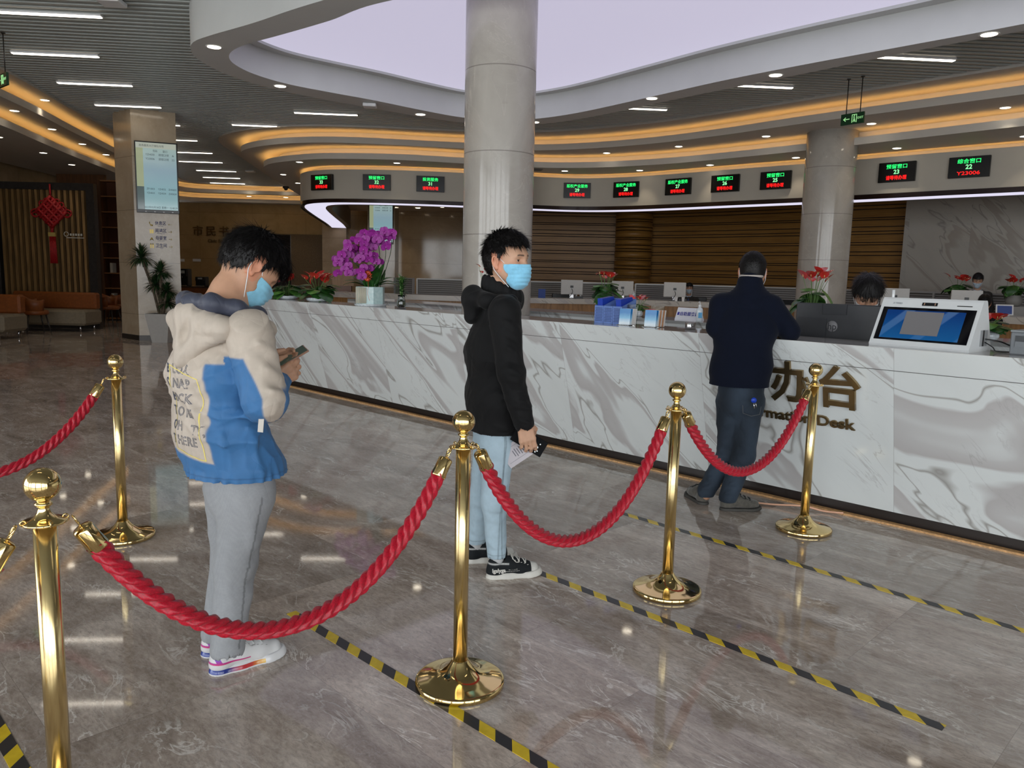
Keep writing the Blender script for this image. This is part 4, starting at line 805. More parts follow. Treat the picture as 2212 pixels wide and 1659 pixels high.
# ================================================================== SDF MODELLING (smooth, continuous bodies and clothes)
class SDF:
    def __init__(s,lo,hi,h):
        s.lo=np.array(lo,np.float32); s.h=h; s.n=np.ceil((np.array(hi)-np.array(lo))/h).astype(int)+1
        s.F=np.full(tuple(s.n),9.,np.float32)
        s.ax=[(s.lo[i]+h*np.arange(s.n[i])).astype(np.float32) for i in range(3)]
    def sub(s,lo,hi):
        a=np.clip(np.floor((np.array(lo)-s.lo)/s.h).astype(int),0,s.n); b=np.clip(np.ceil((np.array(hi)-s.lo)/s.h).astype(int)+1,0,s.n)
        sl=tuple(slice(a[i],b[i]) for i in range(3)); X=s.ax[0][sl[0]][:,None,None]; Y=s.ax[1][sl[1]][None,:,None]; Z=s.ax[2][sl[2]][None,None,:]
        return sl,X,Y,Z
    def comb(s,sl,d,k,op='u'):
        f=s.F[sl]
        if f.size==0: return
        if op=='u':
            m=np.minimum(f,d)
            if k>0: h=np.maximum(k-np.abs(f-d),0); m=m-h*h/(4*k)
        elif op=='s':
            d=-d; m=np.maximum(f,d)
            if k>0: h=np.maximum(k-np.abs(f-d),0); m=m+h*h/(4*k)
        elif op=='i':
            m=np.maximum(f,d)
        s.F[sl]=m
    def cap(s,a,b,ra,rb=None,k=.03,w=None,sw=1.,op='u',off=0.):
        "tapered capsule a-b; w,sw: stretch the section along direction w by sw"
        rb=ra if rb is None else rb; a=np.array(a,np.float32); b=np.array(b,np.float32); R=max(ra,rb)*max(sw,1)+k+.03
        sl,X,Y,Z=s.sub(np.minimum(a,b)-R,np.maximum(a,b)+R); ba=b-a; L2=float(ba@ba)+1e-12
        px,py,pz=X-a[0],Y-a[1],Z-a[2]; t=np.clip((px*ba[0]+py*ba[1]+pz*ba[2])/L2,0,1)
        dx,dy,dz=px-t*ba[0],py-t*ba[1],pz-t*ba[2]
        if w is not None:
            w=np.array(w,np.float32); w/=np.linalg.norm(w); q=(dx*w[0]+dy*w[1]+dz*w[2])*(1/sw-1); dx=dx+q*w[0]; dy=dy+q*w[1]; dz=dz+q*w[2]
        d=np.sqrt(dx*dx+dy*dy+dz*dz)-(ra+(rb-ra)*t)
        s.comb(sl,d.astype(np.float32),k,op); return s
    def chain(s,P,R,k=.03,w=None,sw=1.,op='u'):
        for i in range(len(P)-1): s.cap(P[i],P[i+1],R[i],R[i+1],k,w,(sw[i]+sw[i+1])/2 if hasattr(sw,'__len__') else sw,op)
        return s
    def ell(s,c,r,M=None,k=.02,op='u',off=0.):
        "ellipsoid, radii r along the columns of M"
        c=np.array(c,np.float32); r=np.array(r,np.float32); R=float(max(r))+k+.03; sl,X,Y,Z=s.sub(c-R,c+R)
        px,py,pz=X-c[0],Y-c[1],Z-c[2]
        if M is not None:
            M=np.array(M,np.float32); q=[px*M[0,i]+py*M[1,i]+pz*M[2,i] for i in range(3)]
        else: q=[px,py,pz]
        k0=np.sqrt((q[0]/r[0])**2+(q[1]/r[1])**2+(q[2]/r[2])**2); k1=np.sqrt((q[0]/r[0]**2)**2+(q[1]/r[1]**2)**2+(q[2]/r[2]**2)**2)+1e-6
        s.comb(sl,(k0*(k0-1)/k1-off).astype(np.float32),k,op); return s
    def half(s,p,n,op='i',k=0):
        "keep (i) or cut (s) the half space below the plane through p with normal n"
        p=np.array(p,np.float32); n=np.array(n,np.float32); n/=np.linalg.norm(n); X,Y,Z=s.ax[0][:,None,None],s.ax[1][None,:,None],s.ax[2][None,None,:]
        d=((X-p[0])*n[0]+(Y-p[1])*n[1]+(Z-p[2])*n[2]).astype(np.float32); s.comb((slice(None),)*3,d,k,op); return s
    def fold(s,a,b,r,amp):
        "raise (amp>0) or crease (amp<0) the surface along the segment a-b"
        a=np.array(a,np.float32); b=np.array(b,np.float32); R=2.2*r; sl,X,Y,Z=s.sub(np.minimum(a,b)-R,np.maximum(a,b)+R); ba=b-a; L2=float(ba@ba)+1e-12
        px,py,pz=X-a[0],Y-a[1],Z-a[2]; t=np.clip((px*ba[0]+py*ba[1]+pz*ba[2])/L2,0,1); d2=(px-t*ba[0])**2+(py-t*ba[1])**2+(pz-t*ba[2])**2
        s.F[sl]-=(amp*np.exp(-d2/(r*r))*np.sin(np.pi*(.1+.8*t))).astype(np.float32); return s
    def wob(s,amp,freq,seed=0,dirs=None,n=5):
        "soft cloth undulation from a few random plane waves"
        rs=np.random.RandomState(seed); X,Y,Z=s.ax[0][:,None,None],s.ax[1][None,:,None],s.ax[2][None,None,:]; acc=0
        for i in range(n):
            v=rs.normal(size=3); 
            if dirs is not None: v=v*np.array(dirs)
            v=v/np.linalg.norm(v)*freq*rs.uniform(.7,1.5); ph=rs.uniform(0,6.28); u=rs.normal(size=3)*freq*.4
            acc=acc+np.sin(X*v[0]+Y*v[1]+Z*v[2]+ph+1.3*np.sin(X*u[0]+Y*u[1]+Z*u[2]))
        s.F+=(amp/n*acc).astype(np.float32); return s
    def crinkle(s,amp,freq,seed=0,dirs=(1,1,.6),n=3,mask=None):
        "crisp cloth creases: ridged, domain-warped waves"
        rs=np.random.RandomState(seed); X,Y,Z=s.ax[0][:,None,None],s.ax[1][None,:,None],s.ax[2][None,None,:]; acc=0
        for i in range(n):
            v=rs.normal(size=3)*np.array(dirs); v=v/np.linalg.norm(v)*freq*rs.uniform(.7,1.4); u=rs.normal(size=3)*freq*.5; u2=rs.normal(size=3)*freq*.25; p=rs.uniform(0,6,3)
            a=np.sin(X*v[0]+Y*v[1]+Z*v[2]+p[0]+1.6*np.sin(X*u[0]+Y*u[1]+Z*u[2]+p[1])); b=.5+.5*np.sin(X*u2[0]+Y*u2[1]+Z*u2[2]+p[2])
            acc=acc+(1-np.abs(a)**.7*1.6)*b
        if mask is not None: acc=acc*mask(X,Y,Z)
        s.F-=(amp/n*acc).astype(np.float32); return s
    def val(s,P):
        q=(np.array(P,np.float32)-s.lo)/s.h; i=np.clip(np.floor(q).astype(int),0,s.n-2); return s.F[i[:,0],i[:,1],i[:,2]]
    def mesh(s):
        F=s.F; S=F<0; nx,ny,nz=F.shape
        c=np.zeros((nx-1,ny-1,nz-1),np.int8)
        for dx in(0,1):
            for dy in(0,1):
                for dz in(0,1): c+=S[dx:nx-1+dx,dy:ny-1+dy,dz:nz-1+dz]
        act=(c>0)&(c<8); idx=np.argwhere(act); N=len(idx); vid=np.full(act.shape,-1,np.int32); vid[act]=np.arange(N)
        acc=np.zeros((N,3)); cnt=np.zeros(N); I,J,K=idx.T
        cor=[(0,0,0),(1,0,0),(0,1,0),(1,1,0),(0,0,1),(1,0,1),(0,1,1),(1,1,1)]
        V=[F[I+a,J+b,K+e] for a,b,e in cor]
        for p,q in((0,1),(2,3),(4,5),(6,7),(0,2),(1,3),(4,6),(5,7),(0,4),(1,5),(2,6),(3,7)):
            m=(V[p]<0)!=(V[q]<0); den=V[p]-V[q]; den=np.where(np.abs(den)<1e-12,1,den); t=np.where(m,V[p]/den,0)
            cp,cq=np.array(cor[p],float),np.array(cor[q],float); acc+=(cp+(cq-cp)*t[:,None])*m[:,None]; cnt+=m
        v=(idx+acc/cnt[:,None])*s.h+s.lo
        faces=[]
        for ax in range(3):
            sh=[slice(1,-1)]*3; o=[i for i in range(3) if i!=ax]
            a=[slice(None)]*3; a[ax]=slice(0,-1); b=[slice(None)]*3; b[ax]=slice(1,None)
            A=S[tuple(a)]; B=S[tuple(b)]; E=np.argwhere(A!=B)
            E=E[(E[:,o[0]]>0)&(E[:,o[1]]>0)&(E[:,o[0]]<F.shape[o[0]]-1)&(E[:,o[1]]<F.shape[o[1]]-1)]
            if len(E)==0: continue
            fl=A[E[:,0],E[:,1],E[:,2]]; q=[]
            for d0,d1 in((-1,-1),(0,-1),(0,0),(-1,0)):
                e=E.copy(); e[:,o[0]]+=d0; e[:,o[1]]+=d1; q.append(vid[e[:,0],e[:,1],e[:,2]])
            q=np.stack(q,1); flip=(fl if ax!=1 else ~fl); q[~flip]=q[~flip][:,::-1]; faces.append(q)
        f=np.concatenate(faces) if faces else np.zeros((0,4),int); f=f[(f>=0).all(1)]
        return v,f
def relax(v,f,it=1,lam=.5):
    for _ in range(it):
        acc=np.zeros_like(v); cnt=np.zeros(len(v))
        for a,b in((0,1),(1,2),(2,3),(3,0)):
            np.add.at(acc,f[:,a],v[f[:,b]]); np.add.at(acc,f[:,b],v[f[:,a]]); np.add.at(cnt,f[:,a],1); np.add.at(cnt,f[:,b],1)
        v=v+(acc/np.maximum(cnt,1)[:,None]-v)*lam
    return v
def sobj(name,vf,mats,parent=None,color=None,world=None,keep=None,loc=None):
    "mesh object from vertices and quads; color(v)->rgb per vertex; the object's origin goes to loc"
    v,f=vf
    if keep is not None:
        k=keep(v); f=f[k[f].all(1)]
    used=np.unique(f); mp=np.full(len(v),-1); mp[used]=np.arange(len(used)); v=v[used]; f=mp[f]
    cols=color(v) if color else None
    loc=np.array(loc if loc is not None else (0,0,0),float); me=bpy.data.meshes.new(name); me.vertices.add(len(v)); me.vertices.foreach_set('co',(v-loc).astype(np.float32).ravel())
    me.loops.add(f.size); me.loops.foreach_set('vertex_index',f.astype(np.int32).ravel()); me.polygons.add(len(f)); me.polygons.foreach_set('loop_start',np.arange(0,f.size,4,dtype=np.int32))
    me.polygons.foreach_set('use_smooth',np.ones(len(f),bool)); me.update(calc_edges=True); me.validate()
    if cols is not None:
        ca=me.color_attributes.new('Col','FLOAT_COLOR','POINT'); ca.data.foreach_set('color',np.concatenate([cols,np.ones((len(cols),1))],1).astype(np.float32).ravel())
    me.materials.append(mats); o=bpy.data.objects.new(name,me); COL.objects.link(o)
    if parent is not None: o.parent=parent
    if parent is None or world: o.location=loc
    return o
V3=lambda *a: np.array(a,float)
def nrm(a): a=np.array(a,float); return a/np.linalg.norm(a)
def A3(v): return np.array((v[0],v[1],v[2]),float)
def sdf_for(pts,r,h):
    P=np.array(pts,float); return SDF(P.min(0)-r,P.max(0)+r,h)
def fabric(name,rough,strength,scale,color=None,fine=.15,spec=.3):
    "cloth with crisp diagonal creases in its bump; colour from the mesh or fixed"
    m,nt,N,L,b=ntree(name,rough,0,spec)
    if len(b.inputs['Base Color'].links)==0:
        tc=N.new('ShaderNodeTexCoord'); V=tc.outputs['Object']
        if color is None: at=N.new('ShaderNodeVertexColor'); at.layer_name='Col'; src=at.outputs[0]
        else: src=color
        v=ramp(N,L,noise(N,L,V,35,5).outputs['Fac'],[(.3,(.95,)*3),(.7,(1.05,)*3)]); L.new(mixc(N,L,1,src,v,'MULTIPLY'),b.inputs['Base Color'])
        mp=N.new('ShaderNodeMapping'); mp.inputs['Rotation'].default_value=(.3,.5,.4); mp.inputs['Scale'].default_value=(1,1,.55); L.new(V,mp.inputs[0])
        h=0; acc=None
        for k,(sc_,w) in enumerate(((1,1),(2.3,.55))):
            n=noise(N,L,mp.outputs[0],scale*sc_,1,.5,.3); a=mathn(N,L,'ABSOLUTE',mathn(N,L,'SUBTRACT',n.outputs['Fac'],.5)); a=mathn(N,L,'MULTIPLY',mathn(N,L,'POWER',a,.6),w); acc=a if acc is None else mathn(N,L,'ADD',acc,a)
        f=noise(N,L,V,320,2); acc=mathn(N,L,'ADD',acc,mathn(N,L,'MULTIPLY',f.outputs['Fac'],fine*.12))
        bp=N.new('ShaderNodeBump'); bp.inputs['Strength'].default_value=strength; bp.inputs['Distance'].default_value=.022; L.new(acc,bp.inputs['Height']); L.new(bp.outputs[0],b.inputs['Normal']); b.inputs['Sheen Weight'].default_value=.05
    return m
# ---- head -------------------------------------------------------------
class Head:
    """c: head centre (between the ears), fwd: where the face points, up: crown direction"""
    def __init__(s,c,fwd,up,scale=1.):
        s.c=A3(c); s.f=nrm(fwd); up=A3(up); s.u=nrm(up-s.f*(up@s.f)); s.l=np.cross(s.u,s.f); s.M=np.stack([s.f,s.l,s.u],1); s.k=scale
    def p(s,x,y,z): return s.c+s.M@(np.array((x,y,z))*s.k)
    def loc(s,v): return ((v-s.c)@s.M)/s.k
    def add(s,S,ears=True,nose=True,female=False):
        k=s.k; M=s.M; e=lambda c,r,kk=.02,op='u': S.ell(s.p(*c),[a*k for a in r],M,kk,op)
        e((-.012,0,.035),(.099,.077,.088)); e((.028,0,.022),(.070,.066,.072),.03); e((-.03,0,-.005),(.066,.066,.066),.03)   # cranium, forehead, occiput
        e((.040,0,-.035),(.052,.058,.060),.03)                         # mid face
        S.chain([s.p(.005,.045,-.045),s.p(.062,.016,-.100)],[.026*k,.020*k],.03); S.chain([s.p(.005,-.045,-.045),s.p(.062,-.016,-.100)],[.026*k,.020*k],.03)  # jaw
        S.cap(s.p(.060,0,-.098),s.p(.074,0,-.098),.021*k,.017*k,.025)   # chin
        S.cap(s.p(.078,.035,.024),s.p(.086,0,.024),.014*k,.012*k,.02); S.cap(s.p(.078,-.035,.024),s.p(.086,0,.024),.014*k,.012*k,.02)  # brow
        for sg in(-1,1):
            S.ell(s.p(.094,.031*sg,.005),[.016*k,.021*k,.012*k],M,.012,'s'); S.ell(s.p(.0735,.031*sg,.004),[.0150*k]*3,M,.005); S.ell(s.p(.091,.031*sg,.0030),[.012*k,.0150*k,.0045*k],M,.003,'s')
            S.ell(s.p(.064,.044*sg,-.026),[.024*k,.022*k,.020*k],M,.02)   # cheek bones
        if nose:
            S.cap(s.p(.088,0,.012),s.p(.109,0,-.028),.008*k,.0125*k,.012); S.cap(s.p(.098,.011,-.033),s.p(.098,-.011,-.033),.0075*k,.0075*k,.01)
        S.ell(s.p(.092,0,-.062),[.010*k,.024*k,.008*k],M,.012); S.ell(s.p(.090,0,-.072),[.010*k,.020*k,.008*k],M,.01); S.cap(s.p(.104,.02,-.066),s.p(.104,-.02,-.066),.0022*k,.0022*k,.004,op='s')
        if ears:
            for sg in(-1,1):
                c0=s.p(-.010,.078*sg,-.004); S.ell(c0,[.017*k,.008*k,.031*k],np.stack([nrm(s.f*.93-s.u*.25-s.l*.3*sg),nrm(s.l*sg+s.f*.32*-1),nrm(s.u+s.f*-.18)],1),.008)
                # rim and lobe
                rim=[s.p(-.010+.017*math.cos(t)*1.0-.004*math.sin(t),(.085)*sg,-.002+.028*math.sin(t)) for t in np.linspace(-.2,4.0,9)]
                S.chain(rim,[.0038*k]*9,.004); S.ell(s.p(-.004,.081*sg,-.030),[.008*k,.005*k,.009*k],M,.006)
                S.ell(s.p(-.006,.090*sg,-.004),[.009*k,.006*k,.015*k],M,.004,'s')
    def neck(s,S,base,r=.056):
        base=A3(base); S.chain([s.p(-.028,0,-.03),s.p(-.030,0,-.075)*.6+base*.4,base],[.052*s.k,r*s.k*.98,r*s.k*1.08],.03)
m_skin,nt,N,L,b=ntree('warm_skin',.45,0,.35)
at=N.new('ShaderNodeVertexColor'); at.layer_name='Col'; tc=N.new('ShaderNodeTexCoord'); n_=noise(N,L,tc.outputs['Object'],40,4)
L.new(mixc(N,L,1,at.outputs[0],ramp(N,L,n_.outputs['Fac'],[(.3,(.94,.93,.92)),(.7,(1.05,1.04,1.03))]),'MULTIPLY'),b.inputs['Base Color'])
b.inputs['Subsurface Weight'].default_value=.12; b.inputs['Subsurface Radius'].default_value=(.010,.004,.002)
m_skin.node_tree.nodes['Principled BSDF'].inputs['Roughness'].default_value=.48
def skincol(base=(.50,.27,.175),head=None,lip=(.42,.15,.12)):
    base=np.array(base)
    def f(v):
        c=np.tile(base,(len(v),1))
        if head is not None:
            q=head.loc(v); ear=(np.abs(q[:,1])>.072)&(np.abs(q[:,0]+.01)<.035)&(np.abs(q[:,2])<.05); c[ear]=base*np.array((1.10,.86,.82))
            ch=np.exp(-((q[:,0]-.08)**2+(np.abs(q[:,1])-.045)**2+(q[:,2]+.03)**2)/.0009); c=c*(1+ch[:,None]*np.array((.05,-.10,-.10)))
            ay=np.abs(q[:,1]); br=np.exp(-((q[:,2]-.0275-.10*(ay-.02)+3*np.maximum(ay-.034,0)**1.5)/.0042)**4)*(ay>.012)*(ay<.047)*(q[:,0]>.055); c=c*(1-.85*br[:,None])+np.array((.012,.010,.009))*.85*br[:,None]
            lp=(np.abs(q[:,1])<.024)&(q[:,2]<-.054)&(q[:,2]>-.079)&(q[:,0]>.088); c[lp]=lip
        return c
    return f
m_hair=mat('black_hair',(.007,.006,.006),.5,spec=.3,noise=.3,nscale=300,stretch=(1,1,.2)); m_eyew=mat('eye_white',(.62,.60,.58),.15,noise=.02); m_iris=mat('dark_iris',(.012,.008,.006),.08,noise=.1)
def eyes(head,parent,loc,look=(1,0,0),open_=.6):
    for sg in(-1,1):
        m=MB(); c=Vector(head.p(.0735,.031*sg,.004)); m.ball(c-Vector(loc),.0125*head.k,0,16)
        d=Vector(nrm(head.M@np.array(look))); m.ball(c+d*.0052*head.k-Vector(loc),.0084*head.k,1,14); m.tube([Vector(head.p(.0885-.35*abs(u_)-.25*max(u_,0),(.031+u_)*sg,.0078-9*u_*u_))-Vector(loc) for u_ in(-.012,-.006,0,.006,.012)],.0009,5,1); m.build('eye',[m_eyew,m_iris],parent)
def hair(head,parent,loc,h=.0035,thick=.016,face_z=.045,nape=-.06,seed=1,top=.02,side=.010,strand=.03,nst=2500,spiky=.0,fringe=None,swirl=0,ear_cut=True,sideburn=.02,lift=.0,fall=0,gray=0):
    S=sdf_for([head.p(0,0,0)],.175*head.k,h); M=head.M; k=head.k
    S.ell(head.p(-.014,0,.038),[(.100+thick)*k,(.077+side)*k,(.089+top)*k],M,.01); S.ell(head.p(.022,0,.045),[(.070+thick*.7)*k,(.067+side)*k,(.070+top)*k],M,.03); S.ell(head.p(-.034,0,-.008),[(.066+thick*.6)*k,(.064+side*.5)*k,(.064+thick*.4)*k],M,.03)
    if fringe: 
        for (x,y,z,r) in fringe: S.ell(head.p(x,y,z),[r*k]*3,M,.025)
    v,f=S.mesh(); v=relax(v,f,1)
    rs=np.random.RandomState(seed)
    def inside(v):
        q=head.loc(v); x,y,z=q.T; ya=np.abs(y)
        # hairline: forehead line, temples, round the ear, down to the nape
        line=np.where(x>.05,face_z+.0*x,np.where(x>.015,face_z-(.05-x)/.035*(face_z-sideburn*-1),np.where(x>-.034,(.044 if ear_cut else -.02)-.0*x,nape+(.06*np.clip((x+.060)/.026,0,1)**2 if ear_cut else 0))))
        line=np.where((x>.005)&(x<=.022)&(ya>.05),-.0-sideburn,line)
        j=.004*np.sin(y*260+1)+.004*np.sin(x*310+z*90)
        return z>line+j
    o=sobj('hair',(v,f),m_hair,parent,keep=inside,loc=loc); 
    so=o.modifiers.new('thickness','SOLIDIFY'); so.thickness=.006; so.offset=-1
    # strands: fine tapered blades lying on the surface, ends lifted
    q=head.loc(v); ok=inside(v); idx=np.where(ok)[0]
    if nst and len(idx):
        pick=rs.choice(idx,nst); m=MB(); cen=np.array((-.02,0,.02))
        for i in pick:
            a=q[i]; n0=nrm(a-cen); crown=np.array((-.055,.0,.125)); d=a-crown; d=d-n0*(d@n0); 
            if np.linalg.norm(d)<1e-4: continue
            d=nrm(d); d=nrm(d+rs.normal(size=3)*(.22+spiky*.3)+np.array((fall,0,0))*.3); Ls=strand*rs.uniform(.6,1.4)*(1.0 if a[2]>.05 else .55 if abs(a[1])<.05 else .38)
            p0=a-n0*.002; p1=a+d*Ls*.5+n0*(lift+spiky*.5)*Ls*.5+n0*.001; p2=a+d*Ls*(1-.3*spiky)+n0*(spiky*1.1+lift)*Ls-n0*(.0 if spiky else .12)*Ls*0; 
            w=.0011+.0008*rs.rand(); sd=nrm(np.cross(d,n0))*w
            P=[head.c+M@(u*k) for u in(p0-sd,p0+sd,p1-sd*.8,p1+sd*.8,p2)]; P=[p-np.array(loc) for p in P]
            m.add(P,[(0,1,3,2),(2,3,4)],0,True)
        m.build('hair_strands',m_hair,o)
    return o
def face_mask(head,parent,loc,color=(.26,.55,.72),h=.0019,zlo=-.140,zhi=-.012,xmin=.030,seed=2,pleat=.0016,cup=0):
    S=sdf_for([head.p(.06,0,-.05)],.085*head.k,h); head.add(S,False,True); S.ell(head.p(.084,0,-.055),[.034*head.k,.040*head.k,.052*head.k],head.M,.03)
    S.F-=.0045; S.wob(.0022,55,seed)
    v,f=S.mesh(); v=relax(v,f,2); q=head.loc(v); v=v+((q[:,2:3]*0+1)*pleat*np.sin(q[:,2:3]*330))*(head.M@np.array((1,0,0)))
    def keep(v):
        q=head.loc(v); x,y,z=q.T; ya=np.abs(y); xm=xmin+.0*z
        xm=xmin-.012*np.cos((z+.06)*28)*0+ (0.018*np.exp(-((z+.062)/.018)**2))
        return (x>xm)&(z<zhi)&(z>zlo-(.0-.35*(x-.06))*0)
    mm=mat('mask_%d'%int(color[0]*1000),color,.75,noise=.06,nscale=60,sheen=.2)
    o=sobj('face_mask',(v,f),mm,parent,keep=keep,loc=loc); so=o.modifiers.new('thickness','SOLIDIFY'); so.thickness=.0015
    mw=mat('mask_white_trim',(.72,.76,.78),.7); lp=MB()
    for sg in(-1,1):
        ear=[(-.018,.084,.022),(-.030,.082,.004),(-.026,.080,-.022)]
        a=(xmin+.012,.064,zhi-.006); b=(xmin+.014,.052,zlo+.022)
        lp.tube([Vector(head.p(x,y*sg,z))-Vector(loc) for x,y,z in crom([Vector(a),Vector((.012,.078,.012)),*[Vector(e) for e in ear],Vector((-.008,.080,-.05)),Vector(b)],6)],.0017*head.k,6)
    lp.build('ear_loop',mw,o); return o
# ---- hand -------------------------------------------------------------
def hand_into(S,w,d,n,side,curl=(.5,.5,.5,.5),bend=(1,1,1),thumb=(.6,.5),sc=1.,spread=.12,k=.006):
    """w wrist point, d direction wrist->knuckles, n palm normal (out of the palm), side: unit towards the thumb"""
    w=A3(w); d=nrm(d); n=nrm(A3(n)-d*(A3(n)@d)); s=nrm(A3(side)-d*(A3(side)@d)-n*(A3(side)@n))
    P=lambda x,y,z: w+(d*x+s*y+n*z)*sc
    S.chain([P(-.03,0,0),P(.01,0,0)],[.024*sc,.024*sc],.012,s,1.25)
    for y0,y1 in((-.020,-.031),(-.008,-.011),(.008,.010),(.020,.030)): S.cap(P(.012,y0,0),P(.082,y1,-.001),.0145*sc,.0115*sc,.010)
    S.cap(P(.02,.022,.008),P(.05,.030,.010),.015*sc,.012*sc,.012); tips=[]
    for i,(y,L,r) in enumerate(((.030,(.042,.025,.020),.0092),(.010,(.046,.029,.021),.0095),(-.011,(.043,.027,.020),.0090),(-.031,(.034,.020,.018),.0080))):
        base=P(.084-(.006 if i==3 else 0)-(.003 if i==0 else 0),y,-.001); a=curl[i]; ang=0; p=base; sp=(y)*spread/.03*.5
        for j,l in enumerate(L):
            ang+=a*bend[j]*(1.15 if j else 1); dd=nrm(d*math.cos(ang)+n*math.sin(ang)+s*sp*math.cos(ang)); q=p+dd*l*sc
            S.cap(p,q,r*sc*(1-.05*j),r*sc*(.95-.08*j),k if j else .008); p=q
        tips.append(p)
    t0=P(.018,.028,.006); a,bn=thumb; t1=t0+nrm(d*.62+s*(.75-bn*.3)+n*(.15+bn*.5))*.046*sc; t2=t1+nrm(d*(.85)+s*(.35-bn*.7)+n*(.1+a))*.032*sc; t3=t2+nrm(d*.95+s*(.1-bn*.6)+n*a*.8)*.026*sc
    S.cap(t0,t1,.0165*sc,.0125*sc,.010); S.cap(t1,t2,.0115*sc,.0105*sc,k); S.cap(t2,t3,.0105*sc,.0085*sc,k); tips.append(t3)
    return tips
# ---- shoe -------------------------------------------------------------
def shoe(name,heel,toe,parent,upper,sole,L=.29,style='sneaker',laces=None,extra=None,h=.0035,scale=1.,ankle=.085):
    """built in a local frame (x to the toe, y left, z up), then turned so that heel and toe match"""
    heel=A3(heel); toe=A3(toe); d=toe-heel; d[2]=0; d=nrm(d); lft=np.array((-d[1],d[0],0)); org=heel.copy(); org[2]=0; Mx=np.stack([d,lft,(0,0,1)],1)
    root=empty(name,org,0,parent=None); root.rotation_euler=(0,0,math.atan2(d[1],d[0])); root.scale=(scale,)*3
    k=L/.29
    S=SDF((-.02,-.07,-.01),(.31*k+.02,.07,.16),h)
    S.cap((.04,0,.0),(.11,.0,.0),.036,.034,.03); S.cap((.11,0,0),(.215*k,.004,0),.036,.046,.03); S.cap((.215*k,.004,0),(.245*k,0,0),.046,.040,.02)
    so=S
    zz=so.ax[2][None,None,:]; so.F=np.maximum(so.F-.004,np.maximum(-zz,zz-(.030 if style!='derby' else .018))).astype(np.float32)
    if style=='air': pass
    v,f=so.mesh(); v=relax(v,f,1)
    # flatten toe spring
    def spring(v): z=v[:,2].copy(); v=v.copy(); t=np.clip((v[:,0]-.20*k)/(.09*k),0,1); v[:,2]=z+.012*t*t; return v
    v=spring(v); v[:,0]*=1; so_o=sobj('sole',(v,f),sole,root); 
    U=SDF((-.02,-.07,-.0),(.31*k+.02,.07,.17),h)
    top=.072 if style!='derby' else .085
    U.chain([(.038,0,.03),(.040,0,top)],[.034,.030],.02); U.chain([(.05,0,.04),(.12,0,.058),(.175*k,.002,.040),(.235*k,.002,.028)],[.035,.037,.037,.034],.03); U.cap((.09,0,.075),(.13,0,.062),.026,.026,.02)
    U.half((0,0,.022),(0,0,-1))
    U.cap((.062,0,.105),(.062,0,.05),.030,.020,.006,w=(1,0,0),sw=1.25,op='s')
    U.wob(.0012,60,5)
    v,f=U.mesh(); v=relax(v,f,1); v=spring(v); up=sobj('upper',(v,f),upper,root,color=extra)
    if laces:
        m=MB(); tr=BVHTree.FromPolygons([Vector(p.co) for p in up.data.vertices],[tuple(p.vertices) for p in up.data.polygons])
        def on(x,y,o=.002): h_=tr.ray_cast(Vector((x,y,.2)),Vector((0,0,-1)))[0]; return (x,y,(h_.z if h_ else .05)+o)
        for i in range(5):
            x=.138+.0165*i*k; m.tube([on(x-.004+.008*abs(y)/.026*(1 if i%2 else -1),y) for y in(-.026,-.018,-.009,0,.009,.018,.026)],.0030,6)
            for sg in(-1,1): m.lathe([(.0018,0),(.0042,0),(.0042,.0015),(.0018,.0015)],on(x,.027*sg,.0),10)
        for sg in(-1,1): m.tube(crom([Vector(on(.136,0,.004)),Vector(on(.120,.018*sg,.012)),Vector(on(.140,.034*sg,.004)),Vector(on(.160,.030*sg,.004))],5),.002,6)
        m.build('laces',laces,root)
    root.parent=parent
    if parent is not None: root.location=Vector(org)-parent.location
    return root
def bvh(o,loc):
    me=o.data; vs=[v.co+Vector(loc) for v in me.vertices]; return BVHTree.FromPolygons(vs,[tuple(p.vertices) for p in me.polygons])
def decal(name,me,M,direction,tree,off,material,parent,loc,thick=.0006):
    "lay a flat mesh (already in its local frame) on a surface by casting each vertex along direction"
    bm_v=[M@v.co for v in me.vertices]; d=Vector(direction).normalized(); out=[]; ok=True
    for p in bm_v:
        hit,nn,_,_=tree.ray_cast(p-d*.25,d,.6); out.append((hit-d*off if hit else p)-Vector(loc))
    m2=bpy.data.meshes.new(name); m2.from_pydata([tuple(p) for p in out],[],[tuple(p.vertices) for p in me.polygons]); m2.materials.append(material); m2.update()
    o=bpy.data.objects.new(name,m2); COL.objects.link(o); o.parent=parent; return o
